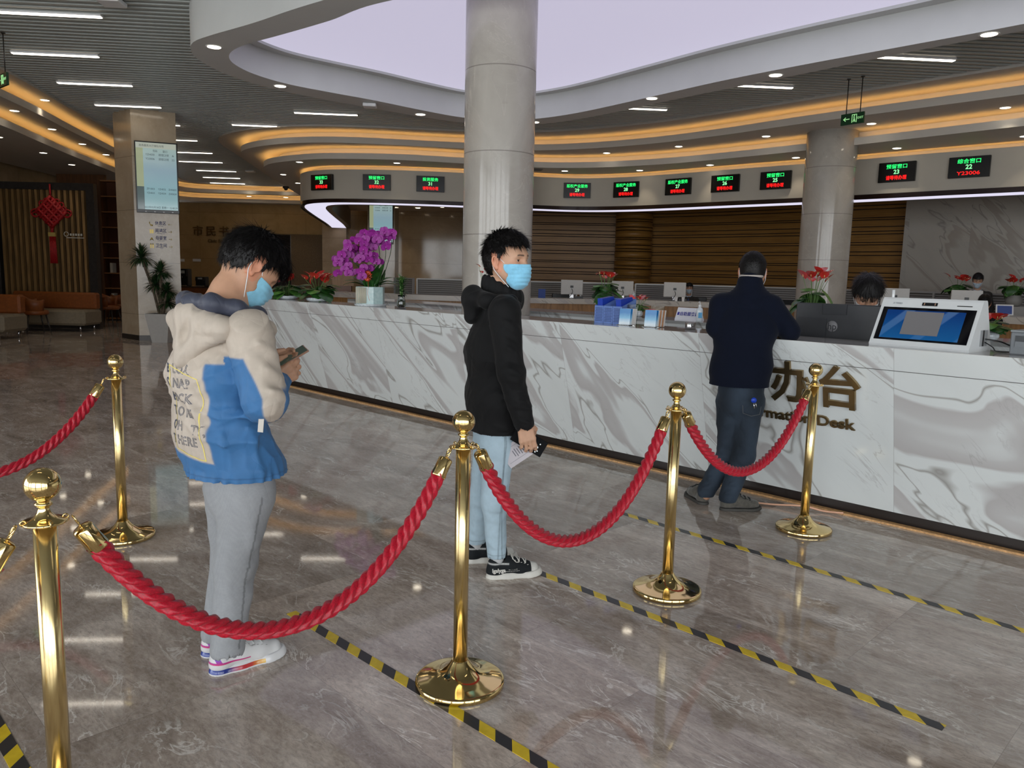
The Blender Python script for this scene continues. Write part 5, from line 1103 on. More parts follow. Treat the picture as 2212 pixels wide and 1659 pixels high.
# ================================================================== THE YOUNG MAN IN THE CREAM AND BLUE JACKET
def w3(*a): return A3(W(*a))
def cloth_ring(S,c,ax1,ax2,zc,zh,cnt,amp):
    X,Y,Z=S.ax[0][:,None,None],S.ax[1][None,:,None],S.ax[2][None,None,:]
    th=np.arctan2((Y-c[1])*ax2[1]+(X-c[0])*ax2[0],(X-c[0])*ax1[0]+(Y-c[1])*ax1[1]); m=np.exp(-((Z-zc)/zh)**2)
    S.F-=(amp*m*np.sin(th*cnt+1.5*np.sin(3*th))*(.6+.4*np.sin(th*7+1))).astype(np.float32)
def person1():
    D_=V3(.77,.638,0); R_=V3(.638,-.77,0); U_=V3(0,0,1)
    org=V3(-1.03,2.82,0)
    hd=Head(w3(541,580,2.87),D_*.74+V3(0,0,-.67)+R_*.03,U_,.97)
    NB=w3(478,672,2.79); RS=w3(540,722,2.665); LS=w3(424,704,2.90); CH=w3(464,800,2.78); WA=w3(478,930,2.80); HE=w3(508,1010,2.81); HP=w3(515,1050,2.83)
    EL=w3(571,866,2.62); WR=w3(598,815,2.82); LE=w3(505,868,3.14); LW=w3(572,788,3.10)
    RH=w3(535,1060,2.77); LH=w3(498,1052,2.91); RK=w3(508,1215,2.77); LK=w3(500,1200,2.94); RA=V3(-1.015,2.695,.10); LA=V3(-1.105,2.83,.10)
    PC=w3(622,775,2.98)
    PA=nrm(V3(.78,.36,.50)); wd=nrm(R_-PA*(R_@PA)+V3(0,0,-.10)); wd=nrm(wd-PA*(wd@PA)); PN=np.cross(PA,wd); PN=PN if PN[2]>0 else -PN
    WR=PC+wd*.050-PN*.034-PA*.092; LW=PC-wd*.050-PN*.010-PA*.088; EL=w3(571,866,2.62)
    B=SDF(np.array([-1.45,2.35,0]),np.array([-.62,3.4,1.72]),.0042)
    hd.add(B); hd.neck(B,NB,.055); tor=R_
    B.chain([NB-V3(0,0,.02),CH,WA,HP],[.085,.10,.09,.085],.04,tor,[1.4,1.4,1.3,1.25])
    for s_,e_,w_ in((RS,EL,WR),(LS,LE,LW)): B.cap(NB-V3(0,0,.03),s_,.05,.05,.04); B.chain([s_,e_,w_],[.045,.038,.026],.03)
    for h_,k_,a_ in((RH,RK,RA),(LH,LK,LA)): B.chain([h_,k_,a_],[.066,.046,.032],.03)
    for a_,d_ in((RA,D_),(LA,D_)): B.cap(a_-V3(0,0,.05)+d_*.012,a_+d_*.12-V3(0,0,.06),.020,.018,.01)
    hand_into(B,WR,PA-wd*.12,-wd,PN,(.62,.72,.78,.85),(.7,1,.8),(.25,.55),.95)
    hand_into(B,LW,PA+wd*.12,wd,PN,(.55,.62,.70,.80),(.7,1,.8),(.2,.5),.95)
    v,f=B.mesh(); v=relax(v,f,1,.3)
    P=sobj('person',(v,f),m_skin,None,skincol((.50,.285,.185),hd),loc=org)
    tag(P,'person in cream and blue hooded jacket and grey trousers, head bent over a phone','person')
    lc=org
    eyes(hd,P,lc)
    hair(hd,P,lc,.0033,.022,.052,-.052,3,.026,.018,.045,4200,.04,fringe=[(.075,.03,.075,.034),(.078,-.03,.075,.034),(.085,0,.068,.034),(-.10,.0,.03,.03)],sideburn=.0,lift=.05)
    face_mask(hd,P,lc,(.22,.50,.66))
    # trousers
    T=sdf_for([HP,RA,LA,RH],.2,.0055)
    T.cap(HP+V3(0,0,.10),HP-V3(0,0,.03),.115,.115,.04,tor,1.35)
    T.chain([RH,RK,RA+V3(-.004,0,-.02)],[.098,.074,.060],.035); T.chain([LH,LK,LA+V3(0,0,-.02)],[.098,.074,.060],.02)
    T.half((0,0,.058),(0,0,-1)); 
    for a_ in(RA,LA): T.cap(a_-V3(0,0,.09),a_+V3(0,0,-.035),.050,.050,.0,op='s')
    for s_,(k_,a_) in enumerate(((RK,RA),(LK,LA))):
        for i,(zz,am) in enumerate(((.12,.010),(.06,-.007),(.02,.011),(-.04,-.008),(-.09,.009))): T.fold(k_+R_*.06+V3(-.05,0,zz),k_+R_*.06+V3(.05,.02,zz-.03),.018,am)
        for i in range(4): T.fold(a_+R_*.05-D_*.06+V3(0,0,.05+.035*i),a_+R_*.05+D_*.05+V3(0,0,.04+.03*i),.012,(.008,-.006)[i%2])
    T.fold(RH+R_*.09+V3(-.03,0,-.02),RK+R_*.07+V3(.04,0,.05),.02,.010); T.fold(RH+R_*.09+V3(-.06,0,-.06),RK+R_*.06+V3(-.02,0,.10),.015,-.008)
    T.wob(.003,22,4,(1,1,.5)); T.crinkle(.006,20,6,(.5,.5,1),3); v,f=T.mesh(); v=relax(v,f,1)
    def tc_(v):
        c=np.tile(np.array((.30,.31,.325)),(len(v),1)); n_=np.sin(v[:,0]*900+v[:,2]*300)*np.sin(v[:,1]*800-v[:,2]*500); c*=1+.05*n_[:,None]
        # side seam
        for a_,b_ in((RH,RK),(RK,RA)):
            ap=a_+R_*.07+D_*.015; bp=b_+R_*.06+D_*.02; t=np.clip(((v-ap)@(bp-ap))/((bp-ap)@(bp-ap)),0,1); q=v-ap-t[:,None]*(bp-ap); m=(np.abs(q@D_)<.004)&((q@R_)>-.06)&(t>.0)&(t<1); c[m]*=.62
        return c
    sobj('trousers',(v,f),fabric('heather_grey_jersey',.88,.22,5,None,.3),P,tc_,loc=lc)
    # pocket outline
    # jacket
    Df,Rf=D_,R_; D_=nrm(V3(.62,.785,0)); R_=V3(D_[1],-D_[0],0); tor=R_
    J=SDF(np.array([-1.50,2.38,.72]),np.array([-.72,3.36,1.50]),.0044)
    J.chain([NB-V3(0,0,.055),CH+D_*-.008,WA-D_*.005,HE],[.085,.126,.140,.166],.05,tor,[1.7,1.42,1.36,1.22])
    J.cap(NB-V3(0,0,.065),RS,.060,.072,.035); J.cap(NB-V3(0,0,.065),LS,.060,.072,.035)
    J.chain([RS,EL],[.082,.074],.022); J.chain([LS,LE],[.082,.072],.035)
    J.chain([EL,WR-V3(.0,0,.0)],[.074,.052],.03); J.chain([LE,LW],[.068,.048],.03)
    hb=NB-D_*.10
    # room for the neck and bottom opening
    J.cap(NB+V3(0,0,.10),NB-V3(0,0,.02)+D_*.01,.085,.070,.02,R_,1.1,'s')
    
    zhem=HE[2]-.055
    J.half((HE[0],HE[1],zhem),(-.08,-.05,-1),'i')
    J.cap(HE-V3(0,0,.3),HE-V3(0,0,.03),.135,.135,.01,R_,1.25,'s')
    cloth_ring(J,HE,R_,D_,zhem+.03,.032,30,.0095); J.fold(HE+V3(0,0,.02)+R_*.2,HE+V3(0,0,.02)-D_*.19,.012,-.008)
    # crease lines
    g=lambda u,r,z:CH+R_*r-D_*u+V3(0,0,z)
    for (a,b,r,am) in (((.15,-.10,.0),(.12,.12,-.16),.022,.010),((.15,-.14,-.10),(.14,.06,-.22),.020,-.008),((.14,.02,-.05),(.12,.16,-.25),.02,.012),((.13,.08,-.10),(.10,.20,-.05),.018,-.010),
        ((.1,.16,-.12),(.08,.2,-.34),.022,.012),((.05,.20,-.1),(.04,.22,-.32),.018,-.011),((.0,.22,-.14),(-.03,.23,-.34),.02,.011),((.15,-.02,-.28),(.14,.14,-.20),.018,-.007),((.15,-.1,-.3),(.15,0,-.14),.02,.007)):
        J.fold(g(*a),g(*b),r,am)
    for i,t in enumerate((.15,.33,.5,.66,.82)):
        p=RS+(EL-RS)*t; J.fold(p+R_*.085-D_*.06+V3(0,0,.03),p+R_*.075+D_*.06-V3(0,0,.04),.014,(.009,-.009)[i%2]); J.fold(p-D_*.085+V3(0,0,.05),p-D_*.07+R_*.05-V3(0,0,.05),.014,(-.009,.008)[i%2])
    for i in range(4): p=EL+(WR-EL)*(.2+.22*i); J.fold(p+R_*.06+V3(-.03,0,.03),p+R_*.055+V3(.05,0,-.02),.011,(.007,-.008)[i%2])
    J.fold(hb-D_*.05+R_*.02,hb-D_*.02-V3(0,0,.15)+R_*.0,.02,-.010); J.fold(hb+R_*.10-D_*.02+V3(0,0,-.01),hb-D_*.03-V3(0,0,.12),.014,.009); J.fold(hb-R_*.08-D_*.03,hb-R_*.03-D_*.03-V3(0,0,.13),.013,.008)
    J.wob(.0035,24,9); J.crinkle(.019,18,4,(1,1,.7)); J.crinkle(.009,38,11,(1,1,.8),4); v,f=J.mesh(); v=relax(v,f,1,.5)
    cream=np.array((.475,.41,.345)); blue=np.array((.045,.150,.335)); z0=w3(400,788,2.75)[2]; z1=w3(420,972,2.70)[2]
    def jc(v):
        q=v-CH; r=q@R_; d=q@D_; z=v[:,2]; st=lambda x:1/(1+np.exp(np.clip(-x/.0012,-40,40)))
        ta=np.clip(((v-RS)@(EL-RS))/((EL-RS)@(EL-RS)),0,1); qa=v-RS-ta[:,None]*(EL-RS); da=np.linalg.norm(qa,axis=1); tf=np.clip(((v-EL)@(WR-EL))/((WR-EL)@(WR-EL)),0,1); df=np.linalg.norm(v-EL-tf[:,None]*(WR-EL),axis=1)
        arm=np.minimum(.018-np.minimum(da-.084,df-.068),r-.09)
        body=np.maximum(np.minimum(z0+.02*np.sin(r*12)-z,np.maximum(np.maximum(r-.122,d-.02),-.17-r)),z1-.16*(r+.1)-z)
        slv=np.minimum(np.minimum(-qa[:,0]-.030+.055*(ta-.15)-.035*(ta<.0),z0+.045-z),.03-(da-df))
        fore=np.minimum(np.maximum(tf-.16,(((v-EL)@D_)-.035)*10)*.2,(da-df)+.004)
        blue_=np.where(arm>0,np.maximum(slv,fore),body)
        m=st(blue_)[:,None]; c=cream*(1-m)+blue*m
        seam=np.exp(-((z-(zhem+.058))/.0022)**2)*(m[:,0]); c=c*(1-.3*seam[:,None]); return c
    JO=sobj('jacket',(v,f),fabric('windbreaker_fabric',.60,.30,5.5),P,jc,loc=lc)
    tree=bvh(JO,lc)
    # print on the back
    m_ink=mat('dark_print_ink',(.06,.065,.09),.6); m_out=mat('outline_print_ink',(.12,.12,.14),.6); m_yel=mat('yellow_print_line',(.75,.62,.14),.6)
    base=CH-D_*.20
    lines=[('B','LOA',0),('S','NAP',0),('B','ACK',0),('T','O RE',0),('O','H',0),('T','HERE',0),('','TY,',.085)]
    zt=w3(395,797,2.68)[2]
    for i,(a_,b_,dx_) in enumerate(lines):
        if i==6: i=4.12
        o0=base-R_*(.068-dx_)+V3(0,0,zt-CH[2]-.0505*i); M=MX(o0,tuple(R_),(0,0,1))
        if a_: me=text_mesh(a_,.046,0,None,'LEFT',2,.0012); decal('print_letter',me,M,tuple(D_),tree,.0012,m_ink,JO,lc)
        cu=bpy.data.curves.new('t','FONT'); cu.body=b_; cu.size=.046; cu.resolution_u=2; cu.fill_mode='NONE'; cu.bevel_depth=.0011; cu.bevel_resolution=0; cu.space_character=1.05; cu.align_y='CENTER'
        to=bpy.data.objects.new('t',cu); COL.objects.link(to); dgr=bpy.context.evaluated_depsgraph_get(); me=bpy.data.meshes.new_from_object(to.evaluated_get(dgr)); bpy.data.objects.remove(to)
        M=MX(o0+R_*.038,tuple(R_),(0,0,1)); decal('print_letters',me,M,tuple(D_),tree,.0010,m_out,JO,lc)
    q=MB(); x0,x1,y0,y1=-.045,.100,-.285,.012
    for a_,b_ in(((x0,y0),(x1,y0-.03)),((x1,y0-.03),(x1,y1-.04)),((x1,y1-.04),(x0,y1)),((x0,y1),(x0,y0))):
        n_=24
        for i in range(n_):
            A_=Vector(a_).lerp(Vector(b_),i/n_); B_=Vector(a_).lerp(Vector(b_),(i+1)/n_); d_=(B_-A_).normalized(); e_=Vector((-d_.y,d_.x))*.0016; q.add([(A_.x-e_.x,A_.y-e_.y,0),(B_.x-e_.x,B_.y-e_.y,0),(B_.x+e_.x,B_.y+e_.y,0),(A_.x+e_.x,A_.y+e_.y,0)],[(0,1,2,3)])
    tmp=bpy.data.meshes.new('f'); tmp.from_pydata(q.v,[],q.f); decal('print_frame',tmp,MX(base+V3(0,0,zt-CH[2]),tuple(R_),(0,0,1)),tuple(D_),tree,.0013,m_yel,JO,lc)
    # hood lying on the back
    H=sdf_for([hb,NB],.34,.0045); tip=hb-D_*.045-V3(0,0,.160); hl=hb-R_*.120+D_*.01-V3(0,0,.03); hr=hb+R_*.150+D_*.01-V3(0,0,.045); hm=hb-D_*.02-V3(0,0,.015)
    H.chain([hl,hm,hr],[.034,.040,.034],.03); H.chain([hl+V3(0,0,-.01),tip],[.036,.020],.03); H.chain([hr+V3(0,0,-.01),tip],[.036,.020],.03); H.cap(hm,tip,.040,.022,.04); H.cap((hl+hm)/2,tip,.038,.02,.03); H.cap((hr+hm)/2,tip,.038,.02,.03)
    H.chain([hr,NB+R_*.165+D_*.03-V3(0,0,.045),NB+R_*.13+D_*.10-V3(0,0,.06),NB+R_*.04+D_*.145-V3(0,0,.10)],[.032,.029,.026,.020],.03)
    H.chain([hl,NB-R_*.135+D_*.01-V3(0,0,.035),NB-R_*.10+D_*.10-V3(0,0,.05)],[.034,.032,.028],.03)
    H.cap(NB+V3(0,0,.12),NB-V3(0,0,.05)+D_*.01,.095,.085,.02,R_,1.15,'s')
    H.fold(hm-D_*.045+R_*.05,tip+V3(0,0,.03),.018,-.013); H.fold(hl-D_*.03,tip+V3(0,0,.06)-R_*.02,.016,.010); H.fold(hr-D_*.03,tip+V3(0,0,.05)+R_*.03,.015,.011); H.fold(hr-D_*.035-V3(0,0,.03),tip+V3(0,0,.08)+R_*.05,.012,-.009)
    H.wob(.003,30,5); H.crinkle(.011,22,3,(1,1,.6)); H.crinkle(.006,48,8,(1,1,.8))
    v,f=H.mesh(); v=relax(v,f,1,.4)
    def rimcol(v):
        c=np.tile(cream,(len(v),1)); return c
    sobj('hood',(v,f),MATS['windbreaker_fabric'],JO,rimcol,loc=lc)
    # navy lining seen inside the hood
    Lg=sdf_for([NB],.26,.005)
    ring=[NB-D_*.115+V3(0,0,.035),NB-D_*.085+R_*.085+V3(0,0,.030),NB-D_*.01+R_*.125+V3(0,0,.010),NB+D_*.08+R_*.105+V3(0,0,-.015),NB+D_*.13+R_*.04+V3(0,0,-.05)]; ring2=[NB-D_*.115+V3(0,0,.035),NB-D_*.085-R_*.085+V3(0,0,.035),NB-R_*.125+V3(0,0,.02),NB+D_*.08-R_*.1+V3(0,0,-.01)]
    Lg.chain(ring,[.025,.026,.025,.024,.020],.03,(0,0,1),1.15); Lg.chain(ring2,[.025,.025,.024,.022],.03,(0,0,1),1.15); Lg.wob(.003,45,8); Lg.crinkle(.010,38,2,(1,1,.3)); v,f=Lg.mesh(); v=relax(v,f,1,.4)
    sobj('hood_lining',(v,f),fabric('navy_nylon_lining',.45,.25,11,(.05,.055,.08)),JO,loc=lc)
    # sleeve tab
    m=MB(); p=Vector(EL+R_*.03-D_*.035-V3(0,0,.062)-lc); m.box(p-Vector((0,0,.012)),(.018,.004,.05),R=Matrix.Rotation(.1,3,'Y')); m.build('sleeve_tab',mat('cream_tab',(.55,.52,.47),.7),JO)
    D_,R_=Df,Rf
    # shoes
    mw=mat('white_leather',(.62,.62,.62),.35,noise=.03); 
    m_rb,nt,N,L,b=ntree('rainbow_air_sole',.15,0,.6); tc=N.new('ShaderNodeTexCoord'); sp=N.new('ShaderNodeSeparateXYZ'); L.new(tc.outputs['Object'],sp.inputs[0])
    rb=ramp(N,L,mathn(N,L,'DIVIDE',sp.outputs[0],.20),[(0,(.03,.06,.30)),(.3,(.03,.04,.20)),(.5,(.45,.03,.05)),(.72,(.50,.06,.05)),(.95,(.70,.42,.05))])
    inb=mathn(N,L,'MULTIPLY',mathn(N,L,'GREATER_THAN',sp.outputs[2],.007),mathn(N,L,'LESS_THAN',sp.outputs[2],.021)); inb=mathn(N,L,'MULTIPLY',inb,mathn(N,L,'LESS_THAN',sp.outputs[0],.195)); L.new(mixc(N,L,inb,(.66,.66,.67),rb),b.inputs['Base Color'])
    m_up,nt,N,L,b=ntree('white_upper_rainbow_heel',.35,0,.5); tc=N.new('ShaderNodeTexCoord'); sp=N.new('ShaderNodeSeparateXYZ'); L.new(tc.outputs['Object'],sp.inputs[0])
    rb=ramp(N,L,mathn(N,L,'DIVIDE',mathn(N,L,'SUBTRACT',sp.outputs[2],.03),.075),[(0,(.65,.30,.05)),(.2,(.55,.04,.20)),(.45,(.10,.05,.55)),(.7,(.02,.35,.65)),(.9,(.05,.60,.25)),(1,(.7,.05,.6))])
    cut=mathn(N,L,'LESS_THAN',mathn(N,L,'ADD',sp.outputs[0],mathn(N,L,'MULTIPLY',sp.outputs[2],.5)),.062); cut2=mathn(N,L,'GREATER_THAN',mathn(N,L,'ADD',sp.outputs[0],mathn(N,L,'MULTIPLY',sp.outputs[2],.35)),.036); c3=mathn(N,L,'MULTIPLY',mathn(N,L,'LESS_THAN',mathn(N,L,'ABSOLUTE',mathn(N,L,'SUBTRACT',sp.outputs[2],mathn(N,L,'SUBTRACT',.047,mathn(N,L,'MULTIPLY',sp.outputs[0],.03)))),.004),mathn(N,L,'LESS_THAN',sp.outputs[0],.14))
    cc=mathn(N,L,'MAXIMUM',mathn(N,L,'MULTIPLY',cut,cut2),c3); cc=mathn(N,L,'MULTIPLY',cc,mathn(N,L,'GREATER_THAN',sp.outputs[2],.042)); L.new(mixc(N,L,cc,(.64,.64,.645),rb),b.inputs['Base Color'])
    for he,to in(((-1.075,2.66,0),(-.85,2.85,0)),((-1.155,2.79,0),(-.935,2.985,0))): shoe('sneaker',he,to,P,m_up,m_rb,.295,laces=mat('grey_white_laces',(.50,.50,.50),.7))
    # phone
    Rm=Matrix((tuple(wd),tuple(PA),tuple(PN))).transposed(); ph=empty('smartphone',tuple(PC),0,'smartphone lying in both hands of the man in the cream and blue jacket','phone')
    MB().box((0,0,0),(.075,.160,.008),R=Rm,bev=.002).build('phone_body',mat('rose_gold_metal',(.45,.27,.20),.3,.7),ph); MB().box(tuple(Vector(PN)*.0043),(.069,.152,.0006),R=Rm).build('phone_screen',mat('dim_phone_screen',(.03,.045,.04),.08,noise=.4,nscale=40,emit=(.05,.08,.06),estr=.3),ph)
    return P
t_=time.time(); person1(); print('p1',time.time()-t_)
# ================================================================== THE YOUNG MAN IN BLACK
def person2():
    D_=nrm(V3(.96,.28,0)); R_=V3(D_[1],-D_[0],0)
    hf=nrm(V3(.82,-.57,.03)); hd=Head(w3(1096,566,3.68),hf,(0,0,1),.98)
    NB=w3(1076,634,3.735); RS=w3(1090,672,3.565); LS=w3(1068,672,3.90); CH=w3(1064,760,3.73); WA=w3(1068,860,3.72); HE=w3(1072,915,3.72); HP=w3(1070,945,3.72)
    EL=w3(1104,806,3.50); WR=w3(1131,914,3.50); LE=w3(1088,800,3.97); LW=w3(1108,905,3.98)
    RH=w3(1074,955,3.645); LH=w3(1062,950,3.80); RK=w3(1068,1085,3.645); LK=w3(1040,1078,3.84); RA=V3(-.055,3.665,.10); LA=V3(-.165,3.865,.10)
    org=V3(-.08,3.75,0); lc=org
    B=SDF(np.array([-.38,3.36,0]),np.array([.28,4.12,1.78]),.0042); hd.add(B); hd.neck(B,NB,.052); tor=R_
    B.chain([NB-V3(0,0,.10),CH,WA,HP],[.07,.10,.095,.105],.04,tor,[1.3,1.5,1.35,1.3])
    for s_,e_,w_ in((RS,EL,WR),(LS,LE,LW)): B.cap(NB-V3(0,0,.10),s_-V3(0,0,.02),.04,.045,.03); B.chain([s_,e_,w_],[.045,.036,.026],.03)
    for h_,k_,a_ in((RH,RK,RA),(LH,LK,LA)): B.chain([h_,k_,a_],[.062,.040,.032],.03); B.cap(a_-V3(0,0,.05)+D_*.01,a_+D_*.12-V3(0,0,.06),.022,.018,.01)
    dn=nrm(w3(1140,952,3.50)-WR); hand_into(B,WR,dn,(-.25,1,.05),(1,.2,.25),(.42,.50,.55,.62),(.7,1,.7),(.7,.75),.98)
    hand_into(B,LW,nrm(LW-LE),(.1,-1,0),(1,0,.2),(.5,.5,.55,.6),(.7,1,.8),(.4,.5),.98)
    v,f=B.mesh(); v=relax(v,f,1,.3)
    P=tag(sobj('person',(v,f),m_skin,None,skincol((.56,.335,.225),hd),loc=org),'person in black hooded jacket, light blue jeans and mask, facing right','person')
    eyes(hd,P,lc,(1,.0,.12))
    hair(hd,P,lc,.0033,.018,.070,-.072,8,.028,.012,.032,4200,.08,fringe=[(.066,.02,.088,.028),(.064,-.025,.088,.028)],sideburn=-.012,lift=.05)
    face_mask(hd,P,lc,(.24,.58,.80),seed=6)
    T=sdf_for([HP,RA,LA,RH],.2,.005); T.cap(HP+V3(0,0,.08),HP-V3(0,0,.02),.105,.108,.04,tor,1.3)
    T.chain([RH,RK,RA+V3(0,0,.0)],[.088,.060,.046],.035); T.chain([LH,LK,LA],[.088,.060,.046],.02); T.half((0,0,.095),(0,0,-1))
    for a_ in(RA,LA): T.cap(a_-V3(0,0,.06),a_+V3(0,0,.015),.038,.038,0,op='s')
    for k_,a_ in((RK,RA),(LK,LA)):
        for i,(zz,am) in enumerate(((.10,.007),(.05,-.006),(.02,.008),(-.03,-.006),(-.07,.006))): T.fold(k_+R_*.05+V3(-.05,0,zz),k_+R_*.05+V3(.05,0,zz-.02),.014,am)
        for i in range(4): T.fold(a_+R_*.04-D_*.05+V3(0,0,.02+.028*i),a_+R_*.04+D_*.05+V3(0,0,.03+.028*i),.010,(.007,-.006)[i%2])
    T.wob(.002,26,4); T.crinkle(.0045,26,6,(.5,.5,1),3); v,f=T.mesh(); v=relax(v,f,1)
    def tc_(v):
        c=np.tile(np.array((.40,.52,.60)),(len(v),1)); w_=np.sin(v[:,0]*23+1)*np.sin(v[:,2]*11+v[:,1]*9); c*=(1+.08*w_)[:,None]
        for a_,b_ in((RH,RK),(RK,RA)):
            ap=a_+R_*.06+D_*.02; bp=b_+R_*.05+D_*.015; t=np.clip(((v-ap)@(bp-ap))/((bp-ap)@(bp-ap)),0,1); q=v-ap-t[:,None]*(bp-ap); m=np.exp(-((q@D_)/.003)**2)*((q@R_)>-.04); c*=(1-.45*m)[:,None]
        hem=np.exp(-((v[:,2]-.122)/.002)**2); c*=(1-.3*hem)[:,None]; return c
    sobj('jeans',(v,f),fabric('light_blue_denim',.8,.22,6,None,.5),P,tc_,loc=lc)
    J=SDF(np.array([-.42,3.34,.72]),np.array([.26,4.14,1.56]),.0048)
    J.chain([NB-V3(0,0,.05),CH,WA,HE],[.085,.122,.128,.134],.05,tor,[1.6,1.42,1.36,1.3]); J.cap(NB-V3(0,0,.065),RS,.055,.066,.035); J.cap(NB-V3(0,0,.065),LS,.055,.066,.035)
    J.chain([RS,EL,WR+(WR-EL)*.0],[.074,.064,.050],.022); J.chain([LS,LE,LW],[.074,.062,.048],.025)
    J.chain([NB-V3(0,0,.03)+D_*.02,NB+V3(0,0,.03)+D_*.015],[.085,.074],.02)
    J.cap(NB+V3(0,0,.12)+D_*.01,NB-V3(0,0,.02),.064,.062,.01,op='s')
    zh=HE[2]-.045; J.half((HE[0],HE[1],zh),(.04,0,-1)); J.cap(HE-V3(0,0,.3),HE-V3(0,0,.03),.11,.11,.01,R_,1.25,'s')
    J.cap(WR+(WR-EL)*.03,WR+(WR-EL)*.3,.036,.034,.004,op='s')
    for i,t in enumerate((.2,.42,.62,.80,.95)): p=RS+(EL-RS)*t; J.fold(p+R_*.07-D_*.05+V3(0,0,.03),p+R_*.065+D_*.05-V3(0,0,.03),.013,(.008,-.008)[i%2])
    for i,t in enumerate((.1,.3,.5,.7,.9)): p=EL+(WR-EL)*t; J.fold(p+R_*.055-D_*.04,p+R_*.055+D_*.05-V3(0,0,.015),.011,(.007,-.007)[i%2])
    J.fold(HE+R_*.18-D_*.1+V3(0,0,-.01),HE+R_*.16+D_*.1+V3(0,0,-.01),.006,-.005); J.fold(WR+R_*.05-D_*.05+V3(0,0,.03),WR+R_*.05+D_*.05+V3(0,0,.02),.006,-.004)
    J.wob(.003,24,2); J.crinkle(.010,16,5,(1,1,.7)); J.crinkle(.006,40,7,(1,1,.8),4); v,f=J.mesh(); v=relax(v,f,1,.5)
    mj=fabric('black_nylon',.72,.35,6,(.006,.006,.0065),.2,.2); JO=sobj('jacket',(v,f),mj,P,loc=lc)
    CL=sdf_for([NB],.2,.004); rg=[NB+(-D_*math.cos(t)*.088+R_*math.sin(t)*.082)+D_*.022+V3(0,0,.008+.036*math.cos(t)) for t in np.linspace(0,2*math.pi,17)]
    CL.chain(rg,[.016]*17,.01,(0,0,1),2.6); CL.crinkle(.004,30,3); v,f=CL.mesh(); sobj('collar',(v,f),mj,JO,loc=lc)
    H=sdf_for([NB],.30,.0045); hb=NB-D_*.085
    H.chain([hb-R_*.12-V3(0,0,.02),hb-D_*.035-V3(0,0,.01),hb+R_*.12-V3(0,0,.03)],[.036,.044,.036],.03); H.chain([hb-D_*.04-V3(0,0,.03),hb-D_*.045-V3(0,0,.12)],[.052,.030],.03,R_,1.5)
    H.chain([hb+R_*.12-V3(0,0,.03),NB+R_*.12+D_*.03-V3(0,0,.03),NB+R_*.07+D_*.085-V3(0,0,.055)],[.034,.026,.018],.03); H.chain([hb-R_*.12-V3(0,0,.02),NB-R_*.12+D_*.03-V3(0,0,.03),NB-R_*.07+D_*.085-V3(0,0,.055)],[.034,.026,.018],.03)
    H.cap(NB+V3(0,0,.12),NB-V3(0,0,.05),.082,.078,.02,op='s'); H.crinkle(.009,24,9); v,f=H.mesh(); v=relax(v,f,1,.4); sobj('hood',(v,f),mj,JO,loc=lc)
    m=MB(); m.ball(Vector(NB+R_*.128+D_*.045+V3(0,0,-.012)-lc),.005,0,10); m.build('snap_button',M_steel,JO)
    # sneakers: black canvas, white rubber
    mwr=mat('white_rubber_sole',(.62,.60,.55),.5,noise=.06)
    def upc(v):
        c=np.tile(np.array((.010,.012,.014)),(len(v),1)); t=(v[:,0]>.222)&(v[:,2]<.075); c[t]=(.56,.55,.51)
        rim=np.exp(-((v[:,2]-.077+.25*np.clip(v[:,0]-.06,-1,.03)*0)/.003)**2)*(v[:,0]<.105)*(v[:,0]>-.01); c=c*(1-rim[:,None])+np.array((.6,.6,.58))*rim[:,None]*(1)
        return c
    mc=mat_vcol('black_canvas_upper',.8,.2,300,0)
    for i,(he,to) in enumerate((((-.105,3.64,0),(.165,3.712,0)),((-.225,3.845,0),(.045,3.915,0)))):
        sh=shoe('sneaker',he,to,P,mc,mwr,.285,laces=mwr,extra=upc)
        if i==0:
            text('side_script','lgslyga',.026,MX((.055,-.0405,.047),(1,-.05,0),(0,.25,1)),mwr,.0006,sh,bold=.0008); text('side_print','Basis canvas ltd',.007,MX((.125,-.0425,.050),(1,0,0),(0,.3,1)),mwr,.0004,sh); text('side_print','Wherever you want to go on',.006,MX((.122,-.0435,.042),(1,0,0),(0,.3,1)),mwr,.0004,sh)
    # socks
    for a_ in(RA,LA): o=MB().tube([Vector(a_-V3(0,0,.05)-lc),Vector(a_+V3(0,0,.04)-lc)],[.036,.037],20).build('sock',mat('grey_white_sock',(.5,.5,.5),.9),P)
    # phone and paper in the right hand
    PCn=w3(1143,953,3.555); ax=nrm(w3(1176,972,3.55)-w3(1110,932,3.56)); nn=nrm(V3(.15,-1,.1)-ax*(V3(.15,-1,.1)@ax)); wd=np.cross(nn,ax); Rm=Matrix((tuple(ax),tuple(wd),tuple(nn))).transposed()
    ph=empty('smartphone',tuple(PCn),0,'black smartphone showing call buttons, held low by the person in black','phone')
    MB().box((0,0,0),(.162,.078,.009),R=Rm,bev=.003).build('phone_body',mat('matte_black_phone',(.006,.006,.007),.75,spec=.15),ph); ic=MB()
    for x,y,r in((.045,-.006,.0065),(.052,.014,.003),(.032,-.020,.0045),(.055,-.020,.003),(.048,-.028,.003)): ic.lathe([(.0001,.0052),(r,.0052)],tuple(Rm@Vector((x,y,0))),16,R=Rm@Matrix.Identity(3),cap=False)
    ic.v=[tuple(Vector(p)) for p in ic.v]; ic.build('screen_icons',emat('white_screen_icon',(.7,.75,.75),.5),ph)
    pp=empty('folded_paper',tuple(w3(1118,975,3.575)),0,'folded printed paper held behind the black smartphone','paper')
    ax2=nrm(w3(1150,960,3.57)-w3(1090,1000,3.60)); w2=nrm(np.cross(nn,ax2)); R2=Matrix((tuple(ax2),tuple(w2),tuple(np.cross(ax2,w2)))).transposed()
    MB().box((0,0,0),(.15,.10,.0012),R=R2).build('sheet',mat('lilac_white_paper',(.50,.47,.50),.7,noise=.03),pp); l=MB()
